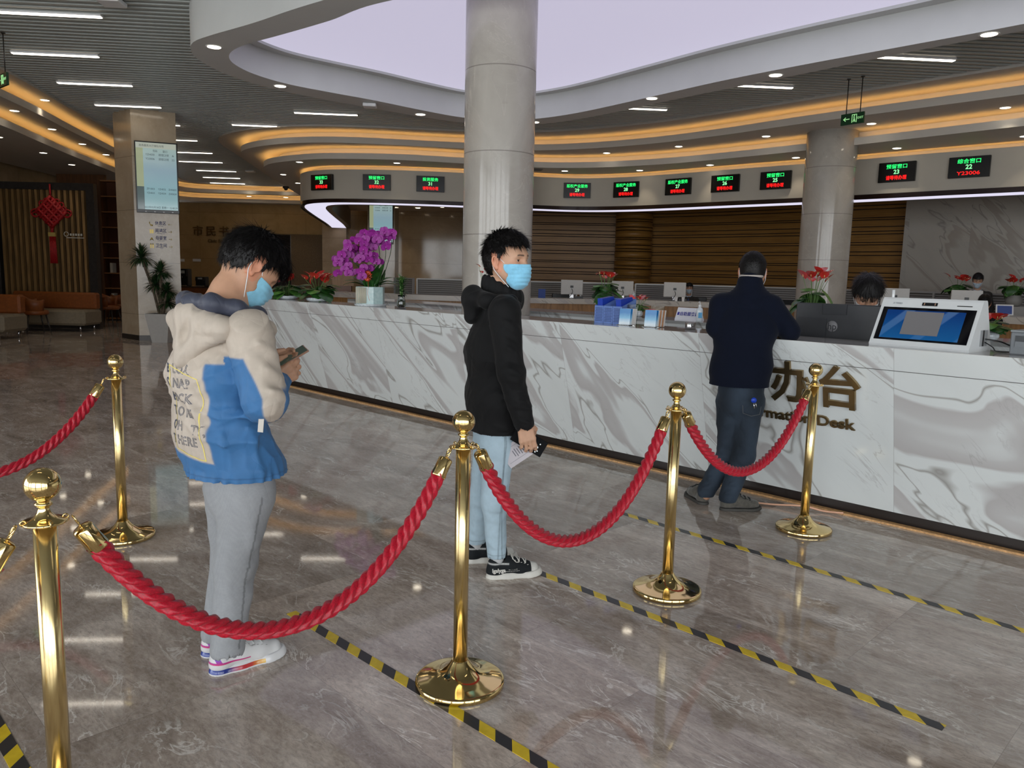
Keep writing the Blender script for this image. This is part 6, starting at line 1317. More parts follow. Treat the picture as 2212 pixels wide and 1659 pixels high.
    for y in(-.03,.035): l.box(tuple(R2@Vector((0,y,-.001*0+.0)) +Vector(nn)*.0012),(.13,.0012,.0004),R=R2)
    for i in range(5): l.box(tuple(R2@Vector((-.02+.012*i,.0,0))+Vector(nn)*.0012),(.004,.03+.01*(i%2),.0004),R=R2)
    l.build('printed_lines',mat('grey_print_lines',(.12,.12,.14),.6),pp)
    return P
person2()
# ================================================================== THE MAN LEANING ON THE DESK
def person3():
    D_=nrm(V3(.32,.95,0)); R_=V3(D_[1],-D_[0],0); hd=Head(w3(1625,590,5.10),nrm(V3(.22,.95,-.20)),(0,0,1),1.0)
    NB=w3(1620,630,5.05); RS=w3(1668,662,4.99); LS=w3(1558,658,5.10); CH=w3(1610,710,5.02); WA=w3(1600,790,4.965); HE=w3(1594,845,4.94); HP=w3(1600,858,4.95)
    EL=w3(1706,716,4.97); WR=V3(1.74,5.20,1.155); LE=w3(1546,706,5.06); LW=V3(1.52,5.30,1.15)
    RH=w3(1618,872,4.93); LH=w3(1578,868,4.99); RK=w3(1606,985,4.90); LK=w3(1572,980,4.99); RA=V3(1.405,4.875,.12); LA=V3(1.29,4.985,.12)
    org=V3(1.42,4.95,0); lc=org; tor=R_
    B=SDF(np.array([1.05,4.60,0]),np.array([2.10,5.55,1.80]),.005); hd.add(B); hd.neck(B,NB,.058)
    B.chain([NB-V3(0,0,.10),CH,WA,HP],[.075,.11,.10,.105],.04,tor,[1.3,1.5,1.35,1.3])
    for s_,e_,w_ in((RS,EL,WR),(LS,LE,LW)): B.cap(NB-V3(0,0,.10),s_-V3(0,0,.02),.045,.05,.03); B.chain([s_,e_,w_],[.045,.038,.028],.03)
    for h_,k_,a_ in((RH,RK,RA),(LH,LK,LA)): B.chain([h_,k_,a_],[.062,.042,.032],.03)
    B.cap(RA-V3(0,0,.06),RA+V3(.1,.02,-.08),.03,.022,.02); B.cap(LA-V3(0,0,.06),LA+V3(-.02,.1,-.08),.03,.022,.02)
    for w_,sg in((WR,1),(LW,-1)): hand_into(B,w_,(.0-.35*sg,.9,-.02),(0,0,-1),R_*-sg,(.2,.25,.25,.3),(.5,.8,.6),(.2,.4),.98)
    v,f=B.mesh(); v=relax(v,f,1,.3)
    P=tag(sobj('person',(v,f),m_skin,None,skincol((.42,.235,.15),hd),loc=org),'person in dark navy coat and dark jeans, back turned, leaning on the desk','person')
    hair(hd,P,lc,.0036,.007,.06,-.075,5,.012,.006,.012,2600,.02,sideburn=.0)
    face_mask(hd,P,lc,(.50,.56,.62),seed=4); eyes(hd,P,lc)
    T=sdf_for([HP,RA,LA,RH],.2,.005); T.cap(HP+V3(0,0,.05),HP-V3(0,0,.03),.11,.112,.04,tor,1.3); T.chain([RH,RK,RA-V3(0,0,.03)],[.090,.068,.060],.035); T.chain([LH,LK,LA-V3(0,0,.03)],[.090,.068,.060],.02); T.half((0,0,.055),(0,0,-1))
    for k_,a_ in((RK,RA),(LK,LA)):
        for i in range(5): T.fold(k_-D_*.06+V3(-.06,0,.09-.045*i),k_-D_*.06+V3(.06,0,.075-.045*i),.014,(.009,-.009)[i%2])
        for i in range(5): T.fold(a_-D_*.055+V3(-.05,0,.0+.03*i),a_-D_*.055+V3(.05,0,.012+.03*i),.011,(.009,-.009)[i%2])
    T.fold(HP-D_*.12+V3(0,0,-.02),HP-D_*.08-V3(0,0,.2),.016,-.012); T.wob(.003,26,4); T.crinkle(.008,24,6,(.5,.5,1),3); v,f=T.mesh(); v=relax(v,f,1)
    def tc_(v): w_=.5+.5*np.sin(v[:,0]*31+1)*np.sin(v[:,2]*9+v[:,1]*17); return np.array((.012,.018,.027))[None]*(1+1.5*w_)[:,None]
    sobj('jeans',(v,f),fabric('dark_denim',.8,.3,8,None,.5),P,tc_,loc=lc)
    mb=MB()
    for a,b in((-.04,.10),(.10,-.04)): pass
    o0=HP+D_*(-.125)+R_*.075+V3(0,0,-.06); mb.tube([Vector(o0+R_*x*1.0+V3(0,0,z)-lc-D_*.012) for x,z in((-.055,.03),(-.05,-.02),(0,-.035),(.05,-.02),(.055,.03))],.0015,5); mb.build('pocket_stitching',mat('denim_thread',(.12,.12,.12),.8),P)
    J=SDF(np.array([1.02,4.60,.80]),np.array([2.08,5.60,1.58]),.005)
    J.chain([NB-V3(0,0,.05),CH,WA,HE],[.088,.128,.128,.140],.05,tor,[1.6,1.48,1.40,1.34]); J.cap(NB-V3(0,0,.06),RS,.058,.068,.035); J.cap(NB-V3(0,0,.06),LS,.058,.068,.035)
    J.chain([RS,EL,WR-(WR-EL)*.1],[.074,.064,.050],.022); J.chain([LS,LE,LW-(LW-LE)*.1],[.072,.060,.048],.025); J.chain([NB-V3(0,0,.03)-D_*.02,NB+V3(0,0,.05)-D_*.012],[.105,.082],.03); J.cap(NB+V3(0,0,.16)+D_*.03,NB+V3(0,0,.055)+D_*.035,.066,.060,.006,op='s')
    zh=HE[2]-.03; J.half((HE[0],HE[1],zh),(.10,0,-1)); J.cap(HE-V3(0,0,.3),HE-V3(0,0,.03),.12,.12,.01,R_,1.3,'s')
    J.fold(HE-D_*.15+V3(-.02,0,.12),HE-D_*.16+V3(-.02,0,-.03),.007,-.010); J.wob(.003,20,2); J.crinkle(.008,13,5,(1,1,.5)); v,f=J.mesh(); v=relax(v,f,1,.5)
    JO=sobj('coat',(v,f),fabric('navy_wool',.9,.12,5,(.0035,.0055,.014),1.0,.15),P,loc=lc)
    C=MB(); C.tube([Vector(NB+V3(0,0,.098)-D_*.002+(-D_*math.cos(t)+R_*math.sin(t))*.068-lc) for t in np.linspace(-2.2,2.2,22)],.009,8); C.build('shirt_collar',mat('pale_shirt_collar',(.42,.38,.35),.7),JO)
    ms=mat('grey_suede',(.085,.078,.066),.9,noise=.2,nscale=60,sheen=.3); mso=mat('dark_grey_sole',(.05,.047,.042),.7)
    for he,to in(((1.355,4.875,0),(1.628,4.895,0)),((1.285,4.965,0),(1.235,5.23,0))): shoe('shoe',he,to,P,ms,mso,.275,'derby',laces=M_black)
    k=MB(); kp=Vector(HP-D_*.165+R_*.085+V3(0,0,.01)-lc); k.lathe([(.0001,-.003),(.017,-.003),(.017,.003),(.0001,.003)],kp,20,R=Matrix.Rotation(PI/2,3,'X'),cap=False); kk=MB(); kk.tube([kp+Vector((0,-.004,-.015)),kp+Vector((.004,-.006,-.05))],.004,6); kk.tube([kp+Vector((0.01,-.004,-.015)),kp+Vector((.018,-.006,-.042))],.003,6)
    ky=empty('keys',Vector(lc),0,'keys with a round blue tag hanging from the back pocket of the leaning man','keys'); k.build('tag',mat('blue_key_tag',(.01,.05,.45),.3),ky); kk.build('key',M_steel,ky)
    return P
person3()
# ================================================================== STAFF IN THE BACKGROUND
def staff(label,c,fwd,scale,body,coat,shirt=None,tie=None,hair_kw={},mask=(.5,.6,.7),h=.007,female=False,name='person'):
    hd=Head(c,fwd,(0,0,1),scale); D_=nrm(V3(fwd[0],fwd[1],0)); R_=V3(D_[1],-D_[0],0); lc=A3(body['org']); NB=A3(body['nb'])
    B=sdf_for([c,body['hip'],body['re'],body['rw'],body['le'],body['lw']],.28,h); hd.add(B); hd.neck(B,NB,.052); ch=NB-V3(0,0,.22); hp=A3(body['hip'])
    B.chain([NB-V3(0,0,.08),ch,hp],[.06,.10,.11],.04,R_,1.35)
    for s in('r','l'): sh=NB+R_*(.17 if s=='r' else -.17)-V3(0,0,.07); B.chain([sh,A3(body[s+'e']),A3(body[s+'w'])],[.045,.036,.026],.03); hand_into(B,body[s+'w'],nrm(A3(body[s+'w'])-A3(body[s+'e'])),(0,0,-1),R_*(-1 if s=='r' else 1),(.4,.4,.45,.5),(.6,1,.8),(.3,.5),1.)
    v,f=B.mesh(); P=tag(sobj(name,(v,f),m_skin,None,skincol((.50,.30,.20),hd),loc=lc),label,'person')
    J=sdf_for([NB,hp,body['re'],body['rw'],body['le'],body['lw']],.24,h*.8); J.chain([NB-V3(0,0,.05),ch,hp],[.082,.125,.13],.05,R_,[1.6,1.45,1.35])
    for s in('r','l'): sh=NB+R_*(.175 if s=='r' else -.175)-V3(0,0,.075); J.cap(NB-V3(0,0,.05),sh,.055,.064,.03); w=A3(body[s+'w']); e=A3(body[s+'e']); J.chain([sh,e,w-(w-e)*.08],[.068,.058,.044],.022)
    J.cap(NB+V3(0,0,.12),NB-V3(0,0,.0),.062,.058,.01,op='s')
    if shirt is not None: J.cap(NB+D_*.16+V3(0,0,.03),NB+D_*.20-V3(0,0,.17),.055,.02,.01,op='s')
    J.crinkle(.007,18,3); v,f=J.mesh(); v=relax(v,f,1,.5); JO=sobj('jacket',(v,f),coat,P,loc=lc)
    if shirt is not None:
        S=sdf_for([NB,ch],.22,h*.8); S.chain([NB-V3(0,0,.035),ch],[.076,.112],.05,R_,[1.4,1.35]); S.cap(NB+V3(0,0,.12),NB+V3(0,0,.01),.056,.054,.01,op='s'); v,f=S.mesh(); sobj('shirt',(v,f),shirt,P,loc=lc)
        if tie is not None: m=MB(); p=Vector(NB+D_*.088-V3(0,0,.05)-lc); q=Vector(ch+D_*.148-lc); m.blade(p,q,.06,tuple(-D_),0,4,0,.05,lambda t:.5+.5*t); m.build('tie',tie,P)
    hair(hd,P,lc,.005,**hair_kw)
    if mask: face_mask(hd,P,lc,mask,h=.004)
    eyes(hd,P,lc); return P,hd,D_,R_,JO
kw=dict(thick=.014,face_z=.055,nape=-.06,seed=3,top=.02,side=.012,strand=.03,nst=900,spiky=.02)
m_suit=fabric('grey_suit_wool',.85,.1,6,(.035,.032,.028)); m_blk=fabric('black_uniform',.8,.15,6,(.006,.006,.007)); m_sh=mat('pale_blue_shirt',(.45,.52,.60),.7,noise=.03); m_tie=mat('navy_checked_tie',(.02,.04,.12),.5,noise=.5,nscale=90)
# woman bowed over her desk
c=w3(1873,636,5.42); fw_=nrm(V3(-.22,-.72,-.62)); nb=c+V3(.02,.07,-.175)
P4,hd4,_,_,_=staff('person with black centre-parted hair and white mask bowed behind the black monitor',c,fw_,.98,dict(org=(c[0],c[1]+.1,0),nb=nb,hip=nb-V3(-.02,-.08,.52),re=nb+V3(-.27,-.02,-.30),rw=nb+V3(-.16,-.20,-.40),le=nb+V3(.27,-.02,-.30),lw=nb+V3(.10,-.22,-.40)),m_blk,
   hair_kw=dict(thick=.016,face_z=.060,nape=-.09,seed=9,top=.022,side=.018,strand=.05,nst=2600,spiky=0,fall=-.5,fringe=[(-.10,.0,.0,.045)],ear_cut=False),mask=(.72,.72,.72))
m=MB(); m.tube([Vector(hd4.p(.075-.02*i,.0,.118+.0045*i-.0011*i*i))-P4.location for i in range(6)],.0022,5); m.build('hair_parting',mat('scalp',(.45,.32,.25),.6),P4)
# clerk seated far behind a monitor
c=w3(1489,623,18.65); nb=c+V3(0,.03,-.19); staff('seated person in dark suit and light mask behind the rightmost far monitor',c,nrm(V3(-.25,-.95,-.1)),.95,dict(org=(c[0],c[1],.4),nb=nb,hip=nb-V3(0,0,.5),re=nb+V3(-.25,-.05,-.3),rw=nb+V3(-.1,-.3,-.32),le=nb+V3(.25,-.05,-.3),lw=nb+V3(.1,-.3,-.32)),m_suit,m_sh,m_tie,kw,(.42,.52,.60),h=.009)
# standing clerk on the right
c=w3(2112,606,14.7); nb=c+V3(.04,.04,-.19); staff('standing person in grey suit, patterned tie and mask by the marble wall',c,nrm(V3(-.45,-.85,-.35)),1.,dict(org=(c[0],c[1],0),nb=nb,hip=nb-V3(-.02,0,.55),re=nb+V3(-.27,-.02,-.32),rw=nb+V3(-.05,-.28,-.42),le=nb+V3(.27,-.02,-.32),lw=nb+V3(.1,-.28,-.42)),m_suit,m_sh,m_tie,kw,(.42,.52,.60),h=.009)
# visitor in black, seen from behind, at the counter
c=w3(2127,655,11.9); nb=c+V3(0,-.03,-.19); P7,_,_,_,_=staff('person all in black seated with their back to us, partly behind the terminal',c,nrm(V3(.5,.85,-.15)),1.,dict(org=(c[0],c[1],.3),nb=nb,hip=nb-V3(0,0,.5),re=nb+V3(.22,.05,-.3),rw=nb+V3(.15,.3,-.3),le=nb+V3(-.25,.05,-.3),lw=nb+V3(-.05,.3,-.3)),m_blk,None,None,kw,None,h=.009)
text('back_print','AR',.14,MX(tuple(nb+V3(-.02,-.19,-.20)-A3(P7.location)),(.86,-.5,0),(0,0,1)),mat('white_print',(.6,.58,.5),.7),.004,P7,bold=.003)
print('people',time.time()-T0)
# ================================================================== BACKGROUND
def G(px,py,z):
    d=FW+RT*((px-1106)/CAM_F)+UP*((829.5-py)/CAM_F); t=(z-CAM_H)/d.z; return Vector((0,0,CAM_H))+d*t
def pxy(p):
    d=Vector(p)-Vector((0,0,CAM_H)); z=d.dot(FW); return 1106+CAM_F*d.dot(RT)/z,829.5-CAM_F*d.dot(UP)/z
M_grn=emat('green_led',(.02,.85,.16),1.6,base=(.01,.2,.05)); M_grn2=emat('pale_green_led',(.25,.95,.35),1.5,base=(.05,.2,.08)); M_red=emat('red_led',(1,.01,.01),1.5,base=(.2,.01,.01))
m_led=mat('led_panel_black',(.004,.004,.004),.25)
# ---- LED window signs on the fascia
fine=resample(cF,900)
def on_fascia(px):
    best=min((p for p in fine if p.y<24),key=lambda p:abs(pxy((p.x,p.y,3.5))[0]-px)); i=fine.index(best); t=(fine[i-6]-fine[i+6]).normalized(); return best,t
wait='请等待办理'
for px,l1,no,l3 in((698,'预留窗口','33',wait),(815,'预留窗口','32',wait),(928,'投资服务','31',wait),(1248,'版权产业服务','29',wait),(1354,'版权产业服务','28',wait),(1467,'版权产业服务','27',wait),(1568,'预留窗口','26',wait),(1679,'预留窗口','25',wait),(1939,'预留窗口','23',wait),(2093,'综合窗口','22','Y23006')):
    p,t=on_fascia(px); n=Vector((t.y,-t.x,0)); ang=math.atan2(t.y,t.x)
    s=empty('led_sign',(p.x+n.x*.045,p.y+n.y*.045,3.50),ang,'black LED sign with green number %s and %s line on the cream fascia'%(no,'red Y23006' if no=='22' else 'a red waiting'),'LED sign','LED window signs')
    MB().box((0,.012,0),(.64,.06,.355),bev=.004).build('case',m_led,s)
    Z=lambda z:MX((0,-.0195,z),(1,0,0),(0,0,1))
    text('service_name',l1,.085,Z(.095),M_grn,.0008,s,bold=.001,width=(.36 if len(l1)==4 else .50)); text('window_number',no,.105,Z(.0),M_grn2,.0008,s,bold=.002); text('status_line',l3,.085,Z(-.105),M_red,.0008,s,bold=.001,width=.36)
# ---- queue screens
m_scr2,nt,N,L,b=ntree('queue_screen_image',.08,0,.6); tc=N.new('ShaderNodeTexCoord'); sp=N.new('ShaderNodeSeparateXYZ'); L.new(tc.outputs['Object'],sp.inputs[0])
cc=ramp(N,L,mathn(N,L,'ADD',mathn(N,L,'MULTIPLY',sp.outputs[2],.75),.5),[(0,(.20,.34,.35)),(.35,(.22,.38,.42)),(.6,(.25,.36,.42)),(1,(.36,.47,.42))])
lb=mathn(N,L,'LESS_THAN',sp.outputs[0],-.235); lb2=mathn(N,L,'MULTIPLY',lb,mathn(N,L,'LESS_THAN',sp.outputs[2],-.18)); cc=mixc(N,L,lb,cc,(.32,.36,.22)); cc=mixc(N,L,lb2,cc,(.06,.09,.09)); hb=mathn(N,L,'GREATER_THAN',sp.outputs[2],.55); cc=mixc(N,L,hb,cc,(.42,.45,.38))
L.new(cc,b.inputs['Base Color']); L.new(cc,b.inputs['Emission Color']); b.inputs['Emission Strength'].default_value=.85; b.inputs['Base Color'].links and nt.links.remove(b.inputs['Base Color'].links[0]); b.inputs['Base Color'].default_value=(.02,.02,.02,1)
m_txt=mat('screen_text_dark',(.03,.05,.07),.5); m_txt2=mat('screen_bar',(.5,.6,.6),.4)
def queue_screen(x,y,z,rz,label,s=1.0):
    t=empty('queue_screen',(x,y,z),rz,label,'screen','portrait queue screens'); t.scale=(s,s,s)
    MB().box((0,.02,0),(.77,.05,1.36),bev=.006).build('frame',m_led,t); MB().box((0,-.008,.02),(.72,.006,1.27)).build('display',m_scr2,t)
    Z=lambda x_,z_:MX((x_,-.012,z_),(1,0,0),(0,0,1))
    for x_,z_,tx,w_ in((-.08,.595,'政务服务大厅排队叫号',.44),(-.02,.50,'号码',.08),(.16,.50,'窗口',.08),(-.11,.43,'YZH030',.16),(.13,.43,'请到窗口办理',.18),(.30,.43,'6',.03),(-.11,.35,'Y23006',.16),(.13,.35,'请到窗口办理',.18),(.30,.35,'22',.05),(-.12,-.22,'ZF1003',.14),(.08,-.22,'YZH032',.14),(.27,-.22,'ZH0605',.14),(-.12,-.30,'YZH033',.14),(.08,-.30,'YZH034',.14),(.27,-.30,'ZH0624',.14),(.05,-.575,'2022年02月28日 星期一 15:40:29',.60)):
        text('screen_text',tx,.05,Z(x_,z_),m_txt,.0004,t,width=w_)
    m=MB()
    for i in range(4): m.box((-.22+i*.16,-.010,-.655),(.03,.004,.012))
    m.build('bezel_icons',M_whitep,t); return t
d=(Vector((-6.72,15.86))-Vector((-7.46,15.56))).normalized(); ang=math.atan2(d.y,d.x); nx,ny=d.y,-d.x
queue_screen(-7.06+nx*.05,15.722+ny*.05,3.19,ang,'portrait queue screen hanging on the faceted stone pillar')
MB().box((-4.22,25.35,1.86),(.86,.8,3.7)).build('square_pilaster',m_tile,label='square tiled pillar behind the orchid that carries the far queue screen',cat='pillar')
queue_screen(-4.22,24.90,3.02,0,'portrait queue screen on the far pillar, half hidden by the purple orchid')
# direction signs on the pillar
m_ink=mat('navy_sign_ink',(.025,.03,.13),.6); m_gold=mat('gold_icon',(.55,.40,.12),.4,.5)
dn=Vector((nx,ny,0)); base=Vector((-7.06,15.722,0))+dn*.006
for i,(tx,en,ar) in enumerate((('休息区','Rest area',-1),('阅读区','Reading area',1),('母婴室','Infant room',1),('卫生间','Toilet',1))):
    z=2.30-.145*i; g=empty('wayfinding_sign',(*base[:2],z),ang,'wall lettering %s with a gold icon and arrow on the stone pillar'%tx,'sign','wayfinding lettering on the pillar')
    text('chinese_text',tx,.082,MX((.03,0,.015),(1,0,0),(0,0,1)),m_ink,.001,g,bold=.001,width=.2); text('english_text',en,.026,MX((.03,0,-.035),(1,0,0),(0,0,1)),m_ink,.001,g)
    m=MB(); 
    if i==0: m.tube([(-.17,0,.04),(-.165,0,.0),(-.13,0,-.02),(-.11,0,-.02)],.009,6); m.tube([(-.15,0,-.01),(-.15,0,-.035),(-.11,0,-.035)],.008,6)
    elif i==1: m.box((-.155,0,0),(.03,.004,.075)); m.box((-.118,0,0),(.03,.004,.075))
    elif i==2: m.tube([(-.17,0,-.03),(-.14,0,.03),(-.11,0,-.03)],.008,6); m.ball((-.14,0,.0),.02)
    else: m.box((-.16,0,0),(.022,.004,.07)); m.box((-.12,0,0),(.022,.004,.07)); m.ball((-.16,0,.045),.012); m.ball((-.12,0,.045),.012)
    m.build('icon',m_gold,g); m=MB(); m.tube([(.17,0,0),(.23,0,0)],.004,6); s=ar; e=.23 if s>0 else .17; m.tube([(e-.02*s,0,.02),(e,0,0),(e-.02*s,0,-.02)],.004,6); m.build('arrow',m_gold,g)
# ---- back wall lettering, plates, coffee corner
m_gl=mat('dark_gold_letters',(.20,.12,.04),.3,.7)
y=29.86; g=empty('wall_lettering',(W(416,500,y).x,y,W(416,500,y).z),0,'dark gold wall lettering 市民书吧 with Civic Book Bar underneath','lettering')
for i,ch in enumerate('市民书吧'): text('character',ch,.40,MX((.20+.49*i,0,0),(1,0,0),(0,0,1)),m_gl,.015,g,bold=.006)
text('english_words','Civic Book Bar',.17,MX((1.08,0,-.34),(1,0,0),(0,0,1)),m_gl,.01,g,bold=.003)
for i,(px,py) in enumerate(((390,562),(425,562),(630,566))):
    p=W(px,py,29.85); MB().box(tuple(p),(.30,.02,.10)).build('notice_plate',M_whitep,label='small white notice plate on the far back wall, '+['left of two','right of two','beside the door'][i],cat='plate',group='notice plates on the back wall')
m_ob=mat('orange_brown_cabinet',(.20,.065,.022),.45,noise=.1)
a=W(380,620,27.4); b_=W(585,620,27.4); t=empty('coffee_cabinet',((a.x+b_.x)/2,27.6,0),0,'orange-brown cabinet below the gold wall lettering, carrying coffee machines','cabinet'); w_=b_.x-a.x
MB().box((0,0,.40),(w_,.6,.78)).build('body',m_ob,t); MB().box((0,-.02,.80),(w_+.04,.66,.04)).build('top',mat('dark_stone_top',(.06,.04,.03),.2),t)
for i in range(5): MB().box((-w_/2+w_*(i+.5)/5,-.305,.42),(w_/5-.03,.015,.68)).build('door',mat('orange_brown_door',(.23,.08,.026),.45,noise=.1),t)
def coffee(px,py,w,h,label):
    p=W(px,py,27.4); t=empty('coffee_machine',(p.x,27.55,.82),0,label,'coffee machine','black coffee machines'); MB().box((0,.05,h/2),(w,.35,h),bev=.02).build('body',M_black,t); MB().box((0,-.14,h*.78),(w*.9,.08,h*.4),bev=.01).build('brew_head',mat('dark_gloss',(.02,.02,.022),.1),t); MB().box((w*.05,-.19,h*.82),(w*.45,.01,h*.16)).build('display',mat('pale_display',(.35,.4,.42),.2),t); MB().box((0,-.14,.02),(w*.8,.2,.03)).build('drip_tray',M_steel,t); MB().tube([(0,-.16,h*.58),(0,-.16,h*.48)],.015,8).build('spout',M_steel,t)
coffee(394,600,.36,.60,'taller black coffee machine right behind the leafy plant'); coffee(432,608,.34,.34,'smaller black coffee machine under the gold lettering')
# ---- lounge on the left
m_or=mat('orange_leather',(.20,.055,.010),.45,noise=.12); m_bg=mat('beige_upholstery',(.19,.155,.105),.7,noise=.08); m_wd=mat('lounge_wood',(.12,.048,.016),.4,noise=.3,stretch=(1,1,.1)); m_sl=mat('pale_wood_slat',(.20,.115,.042),.45,noise=.3,stretch=(1,1,.1))
def bench(x0,x1,y0,y1,label,back=True):
    t=empty('sofa_bench',((x0+x1)/2,(y0+y1)/2,0),0,label,'sofa','orange and beige lounge seats'); w=x1-x0; d=y1-y0
    MB().box((0,0,.31),(w,d,.34),bev=.05).build('seat',m_bg,t); MB().box((0,d/2-.12,.66),(w-.04,.22,.38),bev=.04).build('backrest',m_or,t)
    for sx in(-1,1):
        for sy in(-1,1): MB().tube([(sx*(w/2-.15),sy*(d/2-.1),0),(sx*(w/2-.15),sy*(d/2-.1),.15)],.018,10).build('leg',M_steel,t)
bench(-11.35,-9.42,17.15,17.92,'long beige bench with orange backrest in front of the slatted screen'); bench(-11.6,-9.78,14.95,15.75,'beige and orange sofa cut off by the left picture edge')
def armchair(x,y,rz,label):
    t=empty('lounge_chair',(x,y,0),rz,label,'chair','orange lounge chairs'); b=MB()
    P=[(.27*math.cos(a),.25*math.sin(a),0) for a in np.linspace(-.5,PI+.5,17)]
    vs=[];fs=[]
    for k,(zz,sc_) in enumerate(((.44,.92),(.60,1.0),(.80,1.06))):
        for i,p in enumerate(P): vs.append((p[0]*sc_,p[1]*sc_,zz-(.10*abs(math.cos(-.5+(PI+1)*i/16))**2 if k==2 else 0)))
    for k in range(2):
        for i in range(16): fs.append((k*17+i,k*17+i+1,(k+1)*17+i+1,(k+1)*17+i))
    b.add(vs,fs,0,True); o=b.build('shell_back',m_or,t); m=o.modifiers.new('t','SOLIDIFY'); m.thickness=.05
    MB().lathe([(.0001,.40),(.24,.40),(.27,.43),(.26,.48),(.22,.50),(.0001,.50)],n=28,cap=False).build('seat',m_or,t)
    for sx in(-1,1):
        for sy in(-1,1): MB().tube([(sx*.16,sy*.16,.42),(sx*.23,sy*.23,0)],[.018,.012],8).build('leg',M_dark,t)
p=G(62,722,0); armchair(p.x,p.y+.25,2.4,'orange tub chair with black legs in front of the beige bench')
for i,px in enumerate((232,259)): p=W(px,640,19.2+1.3*i); armchair(p.x,19.2+1.3*i,PI*.5*(1-2*i),'orange tub chair between screen and pillar, '+('left one' if i==0 else 'right one'))
p=G(108,705,0); t=empty('side_table',(p.x,16.6,0),0,'small round side table beside the orange tub chair','table'); MB().lathe([(.0001,.50),(.24,.50),(.25,.515),(.24,.53),(.0001,.53)],n=32,cap=False).build('table_top',mat('walnut_top',(.22,.13,.07),.3),t); MB().tube([(0,0,0),(0,0,.5)],.02,10).build('leg',M_dark,t); MB().lathe([(.0001,0),(.16,0),(.16,.015),(.0001,.02)],n=24,cap=False).build('base',M_dark,t)
# slatted screen with the red knot
xa,xb,ys=-12.0,-9.60,18.2; t=empty('slatted_screen',((xa+xb)/2,ys,0),0,'tall black-framed screen of vertical wooden slats in the lounge','screen'); w_=xb-xa; H_=3.30
for nm,c_,s_ in(('frame_post',(-w_/2+.09,0,H_/2),(.18,.16,H_)),('frame_post',(w_/2-.09,0,H_/2),(.18,.16,H_)),('frame_rail',(0,0,H_-.08),(w_-.36,.16,.16)),('frame_rail',(0,0,.10),(w_-.36,.16,.20))): MB().box(c_,s_).build(nm,M_dark,t)
for i in range(15): MB().box((-w_/2+.27+i*(w_-.54)/14,0,(.2+H_-.16)/2),(.062,.10,H_-.36)).build('slat',m_sl,t)
MB().box((0,.07,H_/2),(w_-.3,.01,H_-.3)).build('backing',mat('smoked_backing',(.035,.02,.012),.25),t)
p=W(110,458,18.05); t=empty('chinese_knot',(p.x,18.06,p.z),0,'big red Chinese knot with tassel hanging on the slatted screen','ornament'); m_kn=mat('red_knot_cord',(.30,.004,.006),.6,noise=.2)
k=MB()
for i in range(7):
    for a in(-1,1): o=-.24+.08*i; k.tube([((-.30+abs(o)*0)*a*.9,-.02*a,o*.0+o-.0) if False else (x_*.7071-a*o*.7071,-.015*a*((-1)**i),x_*.7071*a+o*.7071) for x_ in np.linspace(-.27,.27,5)],.034,6)
for sx in(-1,1):
    for r_,z_ in((.10,-.02),(.07,-.06)): k.tube([(sx*(.36+r_*math.cos(q)),0,z_+r_*.8*math.sin(q)) for q in np.linspace(0,2*PI,14)],.016,6)
for i in range(6): a=.25+i*.45*.92; k.tube([(.30*math.cos(a)+.06*math.cos(q),0,.26*math.sin(a)+.06*math.sin(q)) for q in np.linspace(0,2*PI,10)],.016,6)
k.build('knot',m_kn,t); MB().tube([(0,0,.32),(0,0,.62)],.02,6).build('hanging_cord',m_kn,t); MB().box((0,-.01,-.50),(.16,.05,.09)).build('gold_beads',m_gold,t)
tl=MB()
for i in range(9): tl.tube([(-.06+.015*i,0,-.54),(-.075+.019*i,.0,-1.15)],.011,5)
tl.tube([(0,0,-.30),(0,0,-.47)],.035,8); tl.build('tassel',m_kn,t)
p=W(158,507,18.05); t=empty('hanging_notice',(p.x,18.06,p.z),0,'small pale notice with a round icon on the slatted screen, right of the knot','notice'); MB().box((.05,-.01,-.07),(.40,.012,.018)).build('underline',mat('pale_notice',(.45,.42,.36),.5),t); MB().tube([(-.15+.05*math.cos(q),-.02,.01+.05*math.sin(q)) for q in np.linspace(0,2*PI,16)],.009,6).build('round_icon',MATS['pale_notice'],t)
m=MB()
for i in range(5): m.box((-.05+.06*i,-.015,.0),(.042,.006,.05))
m.build('notice_text',MATS['pale_notice'],t)
# bookcase and wood panels
t=empty('bookcase',(-10.15,21.4,0),0,'tall open wooden bookcase between the lounge screen and the stone pillar','bookcase')
for i in range(4): MB().box((-.93+.62*i,0,1.85),(.05,.36,3.7)).build('upright',m_wd,t)
for i in range(10): MB().box((0,0,.05+.405*i),(1.86,.34,.03)).build('shelf',mat('shelf_edge_wood',(.30,.14,.055),.4),t)
MB().box((0,.17,1.85),(1.9,.02,3.7)).build('back_panel',mat('bookcase_back',(.11,.035,.014),.5),t)
MB().box((-11.75,21.6,1.94),(1.3,.1,3.88)).build('trim_4',m_wd,kind='structure')
for i,(x_,z_) in enumerate(((-10.86,1.28),(-10.86,.47),(-10.24,1.28))):
    MB().box((x_,21.33,z_+.13),(.07,.2,.26)).build('book',M_paper if False else mat('white_book',(.55,.53,.48),.6),label='white book standing on a bookcase shelf, '+['left bay upper','left bay lower','middle bay'][i],cat='book',group='books in the bookcase')
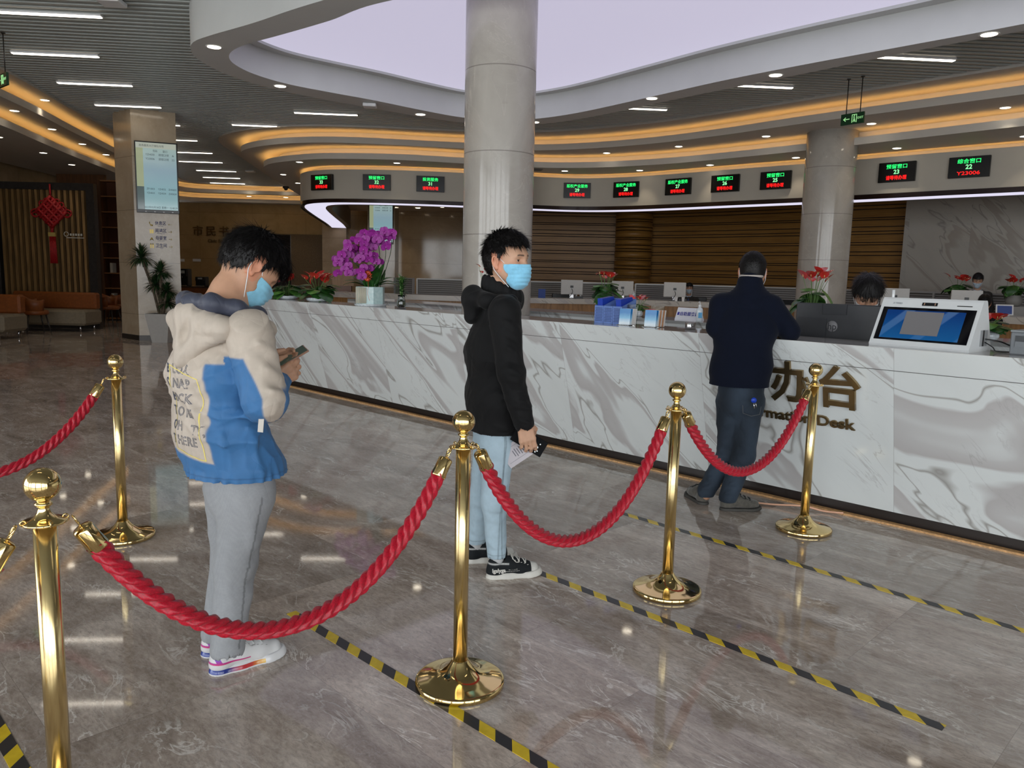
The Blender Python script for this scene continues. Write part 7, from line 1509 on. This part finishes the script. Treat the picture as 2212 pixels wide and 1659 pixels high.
# planter with dracaena
p=G(361,737,0); t=empty('potted_dracaena',(p.x,15.35,0),0,'potted dracaena with spiky crowns in a tall white faceted planter','potted plant')
pot=MB(); pot.add([(sx*.15,sy*.15,0) for sx,sy in((-1,-1),(1,-1),(1,1),(-1,1))]+[(sx*.235,sy*.235,.56) for sx,sy in((-1,-1),(1,-1),(1,1),(-1,1))]+[(0,-.235,.56),(.235,0,.56),(0,.235,.56),(-.235,0,.56)],[(0,1,8),(1,5,8),(0,8,4),(1,2,9),(2,6,9),(1,9,5),(2,3,10),(3,7,10),(2,10,6),(3,0,11),(0,4,11),(3,11,7),(3,2,1,0)]); pot.build('planter',mat('white_faceted_planter',(.48,.47,.45),.4,noise=.03),t)
MB().box((0,0,.54),(.43,.43,.02)).build('soil',m_soil,t)
rnd=random.Random(6); tr=MB(); heads=[(-.36,.0,1.62,.30),(.02,-.05,1.35,.27),(-.14,.08,1.10,.26),(.12,-.02,.98,.24),(.10,.02,.76,.22)]
for hx,hy,hz,r in heads: tr.tube(crom([(hx*.15,hy,.54),(hx*.45,hy,.54+(hz-.54)*.45),(hx,hy,hz)],6),.024,8)
tr.build('trunks',mat('dracaena_trunk',(.12,.09,.06),.8,noise=.3),t)
for hx,hy,hz,r in heads:
    c=MB()
    for i in range(150):
        a=rnd.uniform(0,6.28); e=rnd.uniform(-.6,1.35); l=r*rnd.uniform(.8,1.15); dv=Vector((math.cos(a)*math.cos(e),math.sin(a)*math.cos(e),math.sin(e))); b0=Vector((hx,hy,hz)); c.blade(b0,b0+dv*l+Vector((0,0,-.05*math.cos(e))),.026,(0,0,1),0,4,.12,.1)
    c.build('leaf_crown',[mat('dracaena_leaf',(.012,.035,.012),.4,noise=.5,c2=(.03,.075,.022))],t)
# wooden lectern behind the plants
t=empty('wooden_lectern',(-4.33,19.9,0),.1,'plain honey wood lectern panel seen between the anthuriums and the orchid','lectern'); MB().box((0,0,1.33),(.54,.04,.46)).build('front_panel',mat('honey_wood_panel',(.24,.12,.035),.4,noise=.2,stretch=(1,1,.1)),t); MB().box((0,.12,.58),(.40,.24,1.16)).build('stand',mat('red_brown_stand',(.14,.05,.02),.4),t)
# ---- service counter under the fascia
cB=crom(P3([(12.6,8.0),(10.4,10.6),(8.25,13.15),(6.9,14.95),(5.57,16.35),(4.33,17.30),(2.76,17.85),(.42,17.60),(-1.28,17.75),(-2.98,18.05),(-4.25,18.55),(-4.85,19.3),(-5.1,20.6),(-5.5,23)]),10)
m_mc=mat_white_marble('counter_marble_edge',1.6,(.56,.53,.48),1,.75,True,.2); m_cw=mat('counter_front_wood',(.32,.17,.065),.4,noise=.25,stretch=(1,1,.15))
sc=empty('service_counter',(0,0,0),0,'long curved service counter with marble top edge and honey wood front, under the LED signs','counter')
cI=offset2(cB,-.75); cb1=offset2(cB,-.06)
w=MB(); w.wall(cB,.855,.97); w.band(cB,cI,.97); w.band(cB,cb1,.855); w.build('marble_top',m_mc,sc); w=MB(); w.wall(cb1,0,.86); w.build('wood_front',m_cw,sc)
cP=resample(offset2(cB,-1.95),240)
m_pf=mat('pale_partition_frame',(.42,.41,.39),.4,.3); m_bl=mat_stripes('striped_blind',((.30,.29,.27),(.10,.09,.08)),.05,2,.5,.5)
Lc=[0]
for i in range(1,240): Lc.append(Lc[-1]+(cP[i]-cP[i-1]).length)
k=0; s0=.5
while s0+1.35<Lc[-1]-2.5:
    j=min(range(240),key=lambda q:abs(Lc[q]-s0)); j2=min(range(240),key=lambda q:abs(Lc[q]-s0-1.32)); A_,B_=cP[j],cP[j2]; c=(A_+B_)/2; d=(A_-B_); ln=d.length; a=math.atan2(d.y,d.x)
    t=empty('partition_panel',(c.x,c.y,0),a,'','partition','low glazed partition panels behind the counter'); px_=pxy((c.x,c.y,1.2))[0]
    t['label']='low pale-framed partition panel with striped blind behind the service counter'
    f=MB()
    for z_ in(.88,1.32): f.box((0,0,z_),(ln,.04,.035))
    for sx in(-1,1): f.box((sx*ln/2,0,.68),(.04,.05,1.3))
    f.build('frame',m_pf,t); MB().box((0,.01,1.10),(ln-.05,.012,.41)).build('blind',m_bl,t); s0+=1.38; k+=1
def on_counter(px,inset=.35):
    Q=resample(offset2(cB,-inset),500); p=min(Q,key=lambda p:abs(pxy((p.x,p.y,.97))[0]-px)); return p
m_imac=mat('white_computer_back',(.52,.51,.49),.35,noise=.02)
def desktop(px,label,w=.50,h=.33,rz=0):
    p=on_counter(px); t=empty('desktop_computer',(p.x,p.y,.97),rz-math.atan(p.x/p.y)*.6,label,'computer','white desktop computers on the service counter')
    MB().box((0,0,.09+h/2),(w,.035,h),bev=.008).build('rear_shell',m_imac,t); MB().box((0,-.022,.12+h*.45),(.07,.01,.05)).build('port_panel',M_black,t); MB().box((0,.03,.07),(.09,.02,.14)).build('stand',M_steel,t); MB().box((0,.02,.008),(.22,.17,.014)).build('foot',M_black,t); c=MB(); c.tube(crom([(0,-.03,.22),(.02,-.05,.15),(-.03,-.04,.06),(-.06,-.03,.01)],6),.006,6); c.build('cable',M_black,t)
    MB().box((.18,-.10,.03),(.16,.08,.05)).build('keyboard_dock',M_black,t)
for px,lb in((1236,'left of the vase of anthuriums'),(1344,'between the anthuriums and the desk sign'),(1457,'in front of the seated clerk'),(1930,'right of the bowed person'),(2086,'in front of the standing person in grey')): desktop(px,'white desktop computer seen from behind, '+lb)
def cpos(px,ins=.15): p=on_counter(px,ins); return p
p=cpos(1369,.3); sanitiser(p.x,p.y,.97,'clear pump bottle on the far counter beside the second computer',1.25)
for i,px in enumerate((1459,1476)): p=cpos(px,.12); MB().lathe([(.028,0),(.036,.10),(.033,.10),(.026,.01),(.0001,.01)],n=20,cap=False).build('paper_cup',M_whitep,loc=(p.x,p.y,.97),label='white cup on the far counter by the seated clerk, '+('left one' if i==0 else 'right one'),cat='cup',group='white cups on the far counter')
p=cpos(1172,.2); at_=MB().box((0,0,.10),(.16,.12,.20)); at_.build('blue_file_box',mat('deep_blue_box',(.02,.06,.28),.5),loc=(p.x,p.y,.97),label='deep blue document box on the far counter beside the near column',cat='file box')
def office_chair(px,label):
    Q=resample(offset2(cB,-1.3),500); p=min(Q,key=lambda p:abs(pxy((p.x,p.y,.97))[0]-px)); t=empty('office_chair',(p.x,p.y,0),0,label,'chair','black office chairs')
    MB().box((0,.0,.88),(.44,.06,.36),bev=.03).build('backrest',M_black,t); MB().box((0,.22,.48),(.46,.36,.08),bev=.03).build('seat',M_black,t); MB().tube([(0,.18,.08),(0,.18,.45)],.025,8).build('column',M_black,t)
    b=MB()
    for i in range(5): a=i*2*PI/5; b.tube([(0,.18,.08),(.26*math.cos(a),.18+.16*math.sin(a),.05)],.018,6)
    b.build('star_base',M_black,t)
for px,lb in((1212,'left of the first white computer'),(1508,'beside the seated clerk'),(1702,'left of the far column')): office_chair(px,'black office chair back above the service counter, '+lb)
p=cpos(2172,.15); t=empty('tablet_stand',(p.x,p.y,.97),-.4,'white framed tablet tilted on a stand at the right end of the service counter','tablet'); R_t=Matrix.Rotation(-.4,3,'X'); MB().box((0,0,.11),(.26,.015,.19),R=R_t,bev=.006).build('frame',M_whitep,t); MB().box((0,-.010,.11),(.215,.006,.145),R=R_t).build('screen',mat('dark_blue_screen',(.02,.03,.09),.1,emit=(.04,.06,.16),estr=.5),t); MB().box((0,.06,.02),(.16,.12,.03)).build('foot',M_whitep,t)
for i,(px,ins) in enumerate(((2064,1.0),(2192,.95))):
    Q=resample(offset2(cB,-ins-.25),500); p=min(Q,key=lambda p:abs(pxy((p.x,p.y,1.2))[0]-px)); MB().box((0,0,.56),(.34,.34,1.12)).build('plant_stand',m_pf,loc=(p.x,p.y,0),label='plain pale stand under the '+('left' if i==0 else 'right')+' red anthurium by the marble wall',cat='stand')
    anthurium(p.x,p.y,1.12,'red anthurium in a grey pot by the grey marble wall, '+('left of the standing person' if i==0 else 'at the right picture edge'),round_pot(.14,.20,mat('grey_pot',(.25,.24,.22),.5)),.24,.30,6,16,60+i,rim=.18)
# ---- exit signs, boxes and small ceiling things
m_exg=mat('exit_sign_dark_green',(.010,.045,.018),.3); M_exl=emat('exit_sign_glow',(.35,.75,.30),.9,base=(.1,.2,.1))
def exit_sign(p,rz,label,w=.36,h=.16,rods=None,arrow=True,s=1):
    t=empty('exit_sign',tuple(p),rz,label,'exit sign','green exit signs'); MB().box((0,0,0),(w,.03,h)).build('sign_box',m_exg,t); m=MB()
    m.box((.0,-.017,0),(.008,.004,h*.72)); m.box((.07*w/.36,-.017,0),(.008,.004,h*.72)); m.box((.035*w/.36,-.017,h*.34),(.07,.004,.008)); m.tube([(.03,-.018,.03),(.035,-.018,-.005),(.05,-.018,-.05)],.007,5); m.tube([(.035,-.018,-.005),(.02,-.018,-.05)],.006,5); m.ball((.036,-.018,.042),.009,0,8)
    if arrow: m.tube([(-.13,-.018,0),(-.04,-.018,0)],.006,5); m.tube([(-.10,-.018,.025),(-.135,-.018,0),(-.10,-.018,-.025)],.006,5)
    m.build('running_figure_pictogram',M_exl,t); text('exit_text','EXIT',.045,MX((.13,-.017,-.0),(1,0,0),(0,0,1)),M_exl,.001,t)
    if not arrow: text('exit_text','出口',.05,MX((-.10,-.017,0),(1,0,0),(0,0,1)),M_exl,.001,t)
    if rods: 
        for x_ in(-.11,.11): m=MB(); m.tube([(x_,0,h/2),(x_,0,rods)],.007,6); m.lathe([(.03,rods-.01),(.03,rods)],(x_,0,0),12); m.build('rod',M_dark,t)
g1=G(1830,168,4.44); exit_sign((g1.x+.12,g1.y-.02,3.86),-.95,'green exit sign hanging from two rods in front of the far round column',rods=.58)
g1=G(8,74,4.44); exit_sign((g1.x-.05,g1.y,3.86),-.7,'green exit sign hanging at the left picture edge',rods=.58)
exit_sign((W(1505,527,23.6).x,23.55,W(1505,527,23.6).z),-.15,'green exit sign on the honey wood slat wall',.42,.15,None,False)
p=W(1571,609,23.2); t=empty('emergency_light',(p.x,23.0,p.z),-.2,'white twin-head emergency light on the wood slat wall','emergency light'); MB().box((0,0,0),(.24,.06,.12)).build('case',M_whitep,t)
for sx in(-1,1): MB().ball((sx*.07,-.02,.08),.03).build('lamp_head',M_whitep,t)
def ceiling_box(p,w,label,h=.05,rz=SL): MB().box((0,0,0),(w,w,h),bev=.01).build('access_point',M_whitep,loc=tuple(p),label=label,cat='ceiling device',group='white ceiling devices').rotation_euler=(0,0,rz)
p=G(240,8,4.40); ceiling_box((p.x,p.y,4.42),.26,'white flat device on the slatted ceiling near the top left corner',.05)
p=G(799,228,3.97); ceiling_box((p.x,p.y,3.968),.20,'white flat device under the bulkhead left of the near column',.05)
p=G(541,372,4.40); ceiling_box((p.x,p.y,4.42),.26,'white flat device on the ceiling beside the far linear lamps',.05)
p=G(1157,366,3.875); t=empty('air_grille',(p.x-.15,p.y,3.873),.1,'slim dark air grille in the soffit just right of the near column','air grille'); MB().box((0,0,0),(.62,.22,.008)).build('frame',M_dark,t)
for i in range(5): MB().box((0,-.08+.04*i,-.008),(.58,.012,.012)).build('fin',mat('grille_fin',(.10,.085,.07),.5),t)
p=W(635,418,20.8); t=empty('dome_camera',(-6.75,23.4,3.80),0,'dark dome camera under the lowest ceiling step at the curved corner','camera'); MB().lathe([(.09,.08),(.09,.03),(.06,.02)],n=20).build('housing',M_dark,t); MB().ball((0,0,.02),.06,0,16,(1,1,.9)).build('dome',M_black,t)
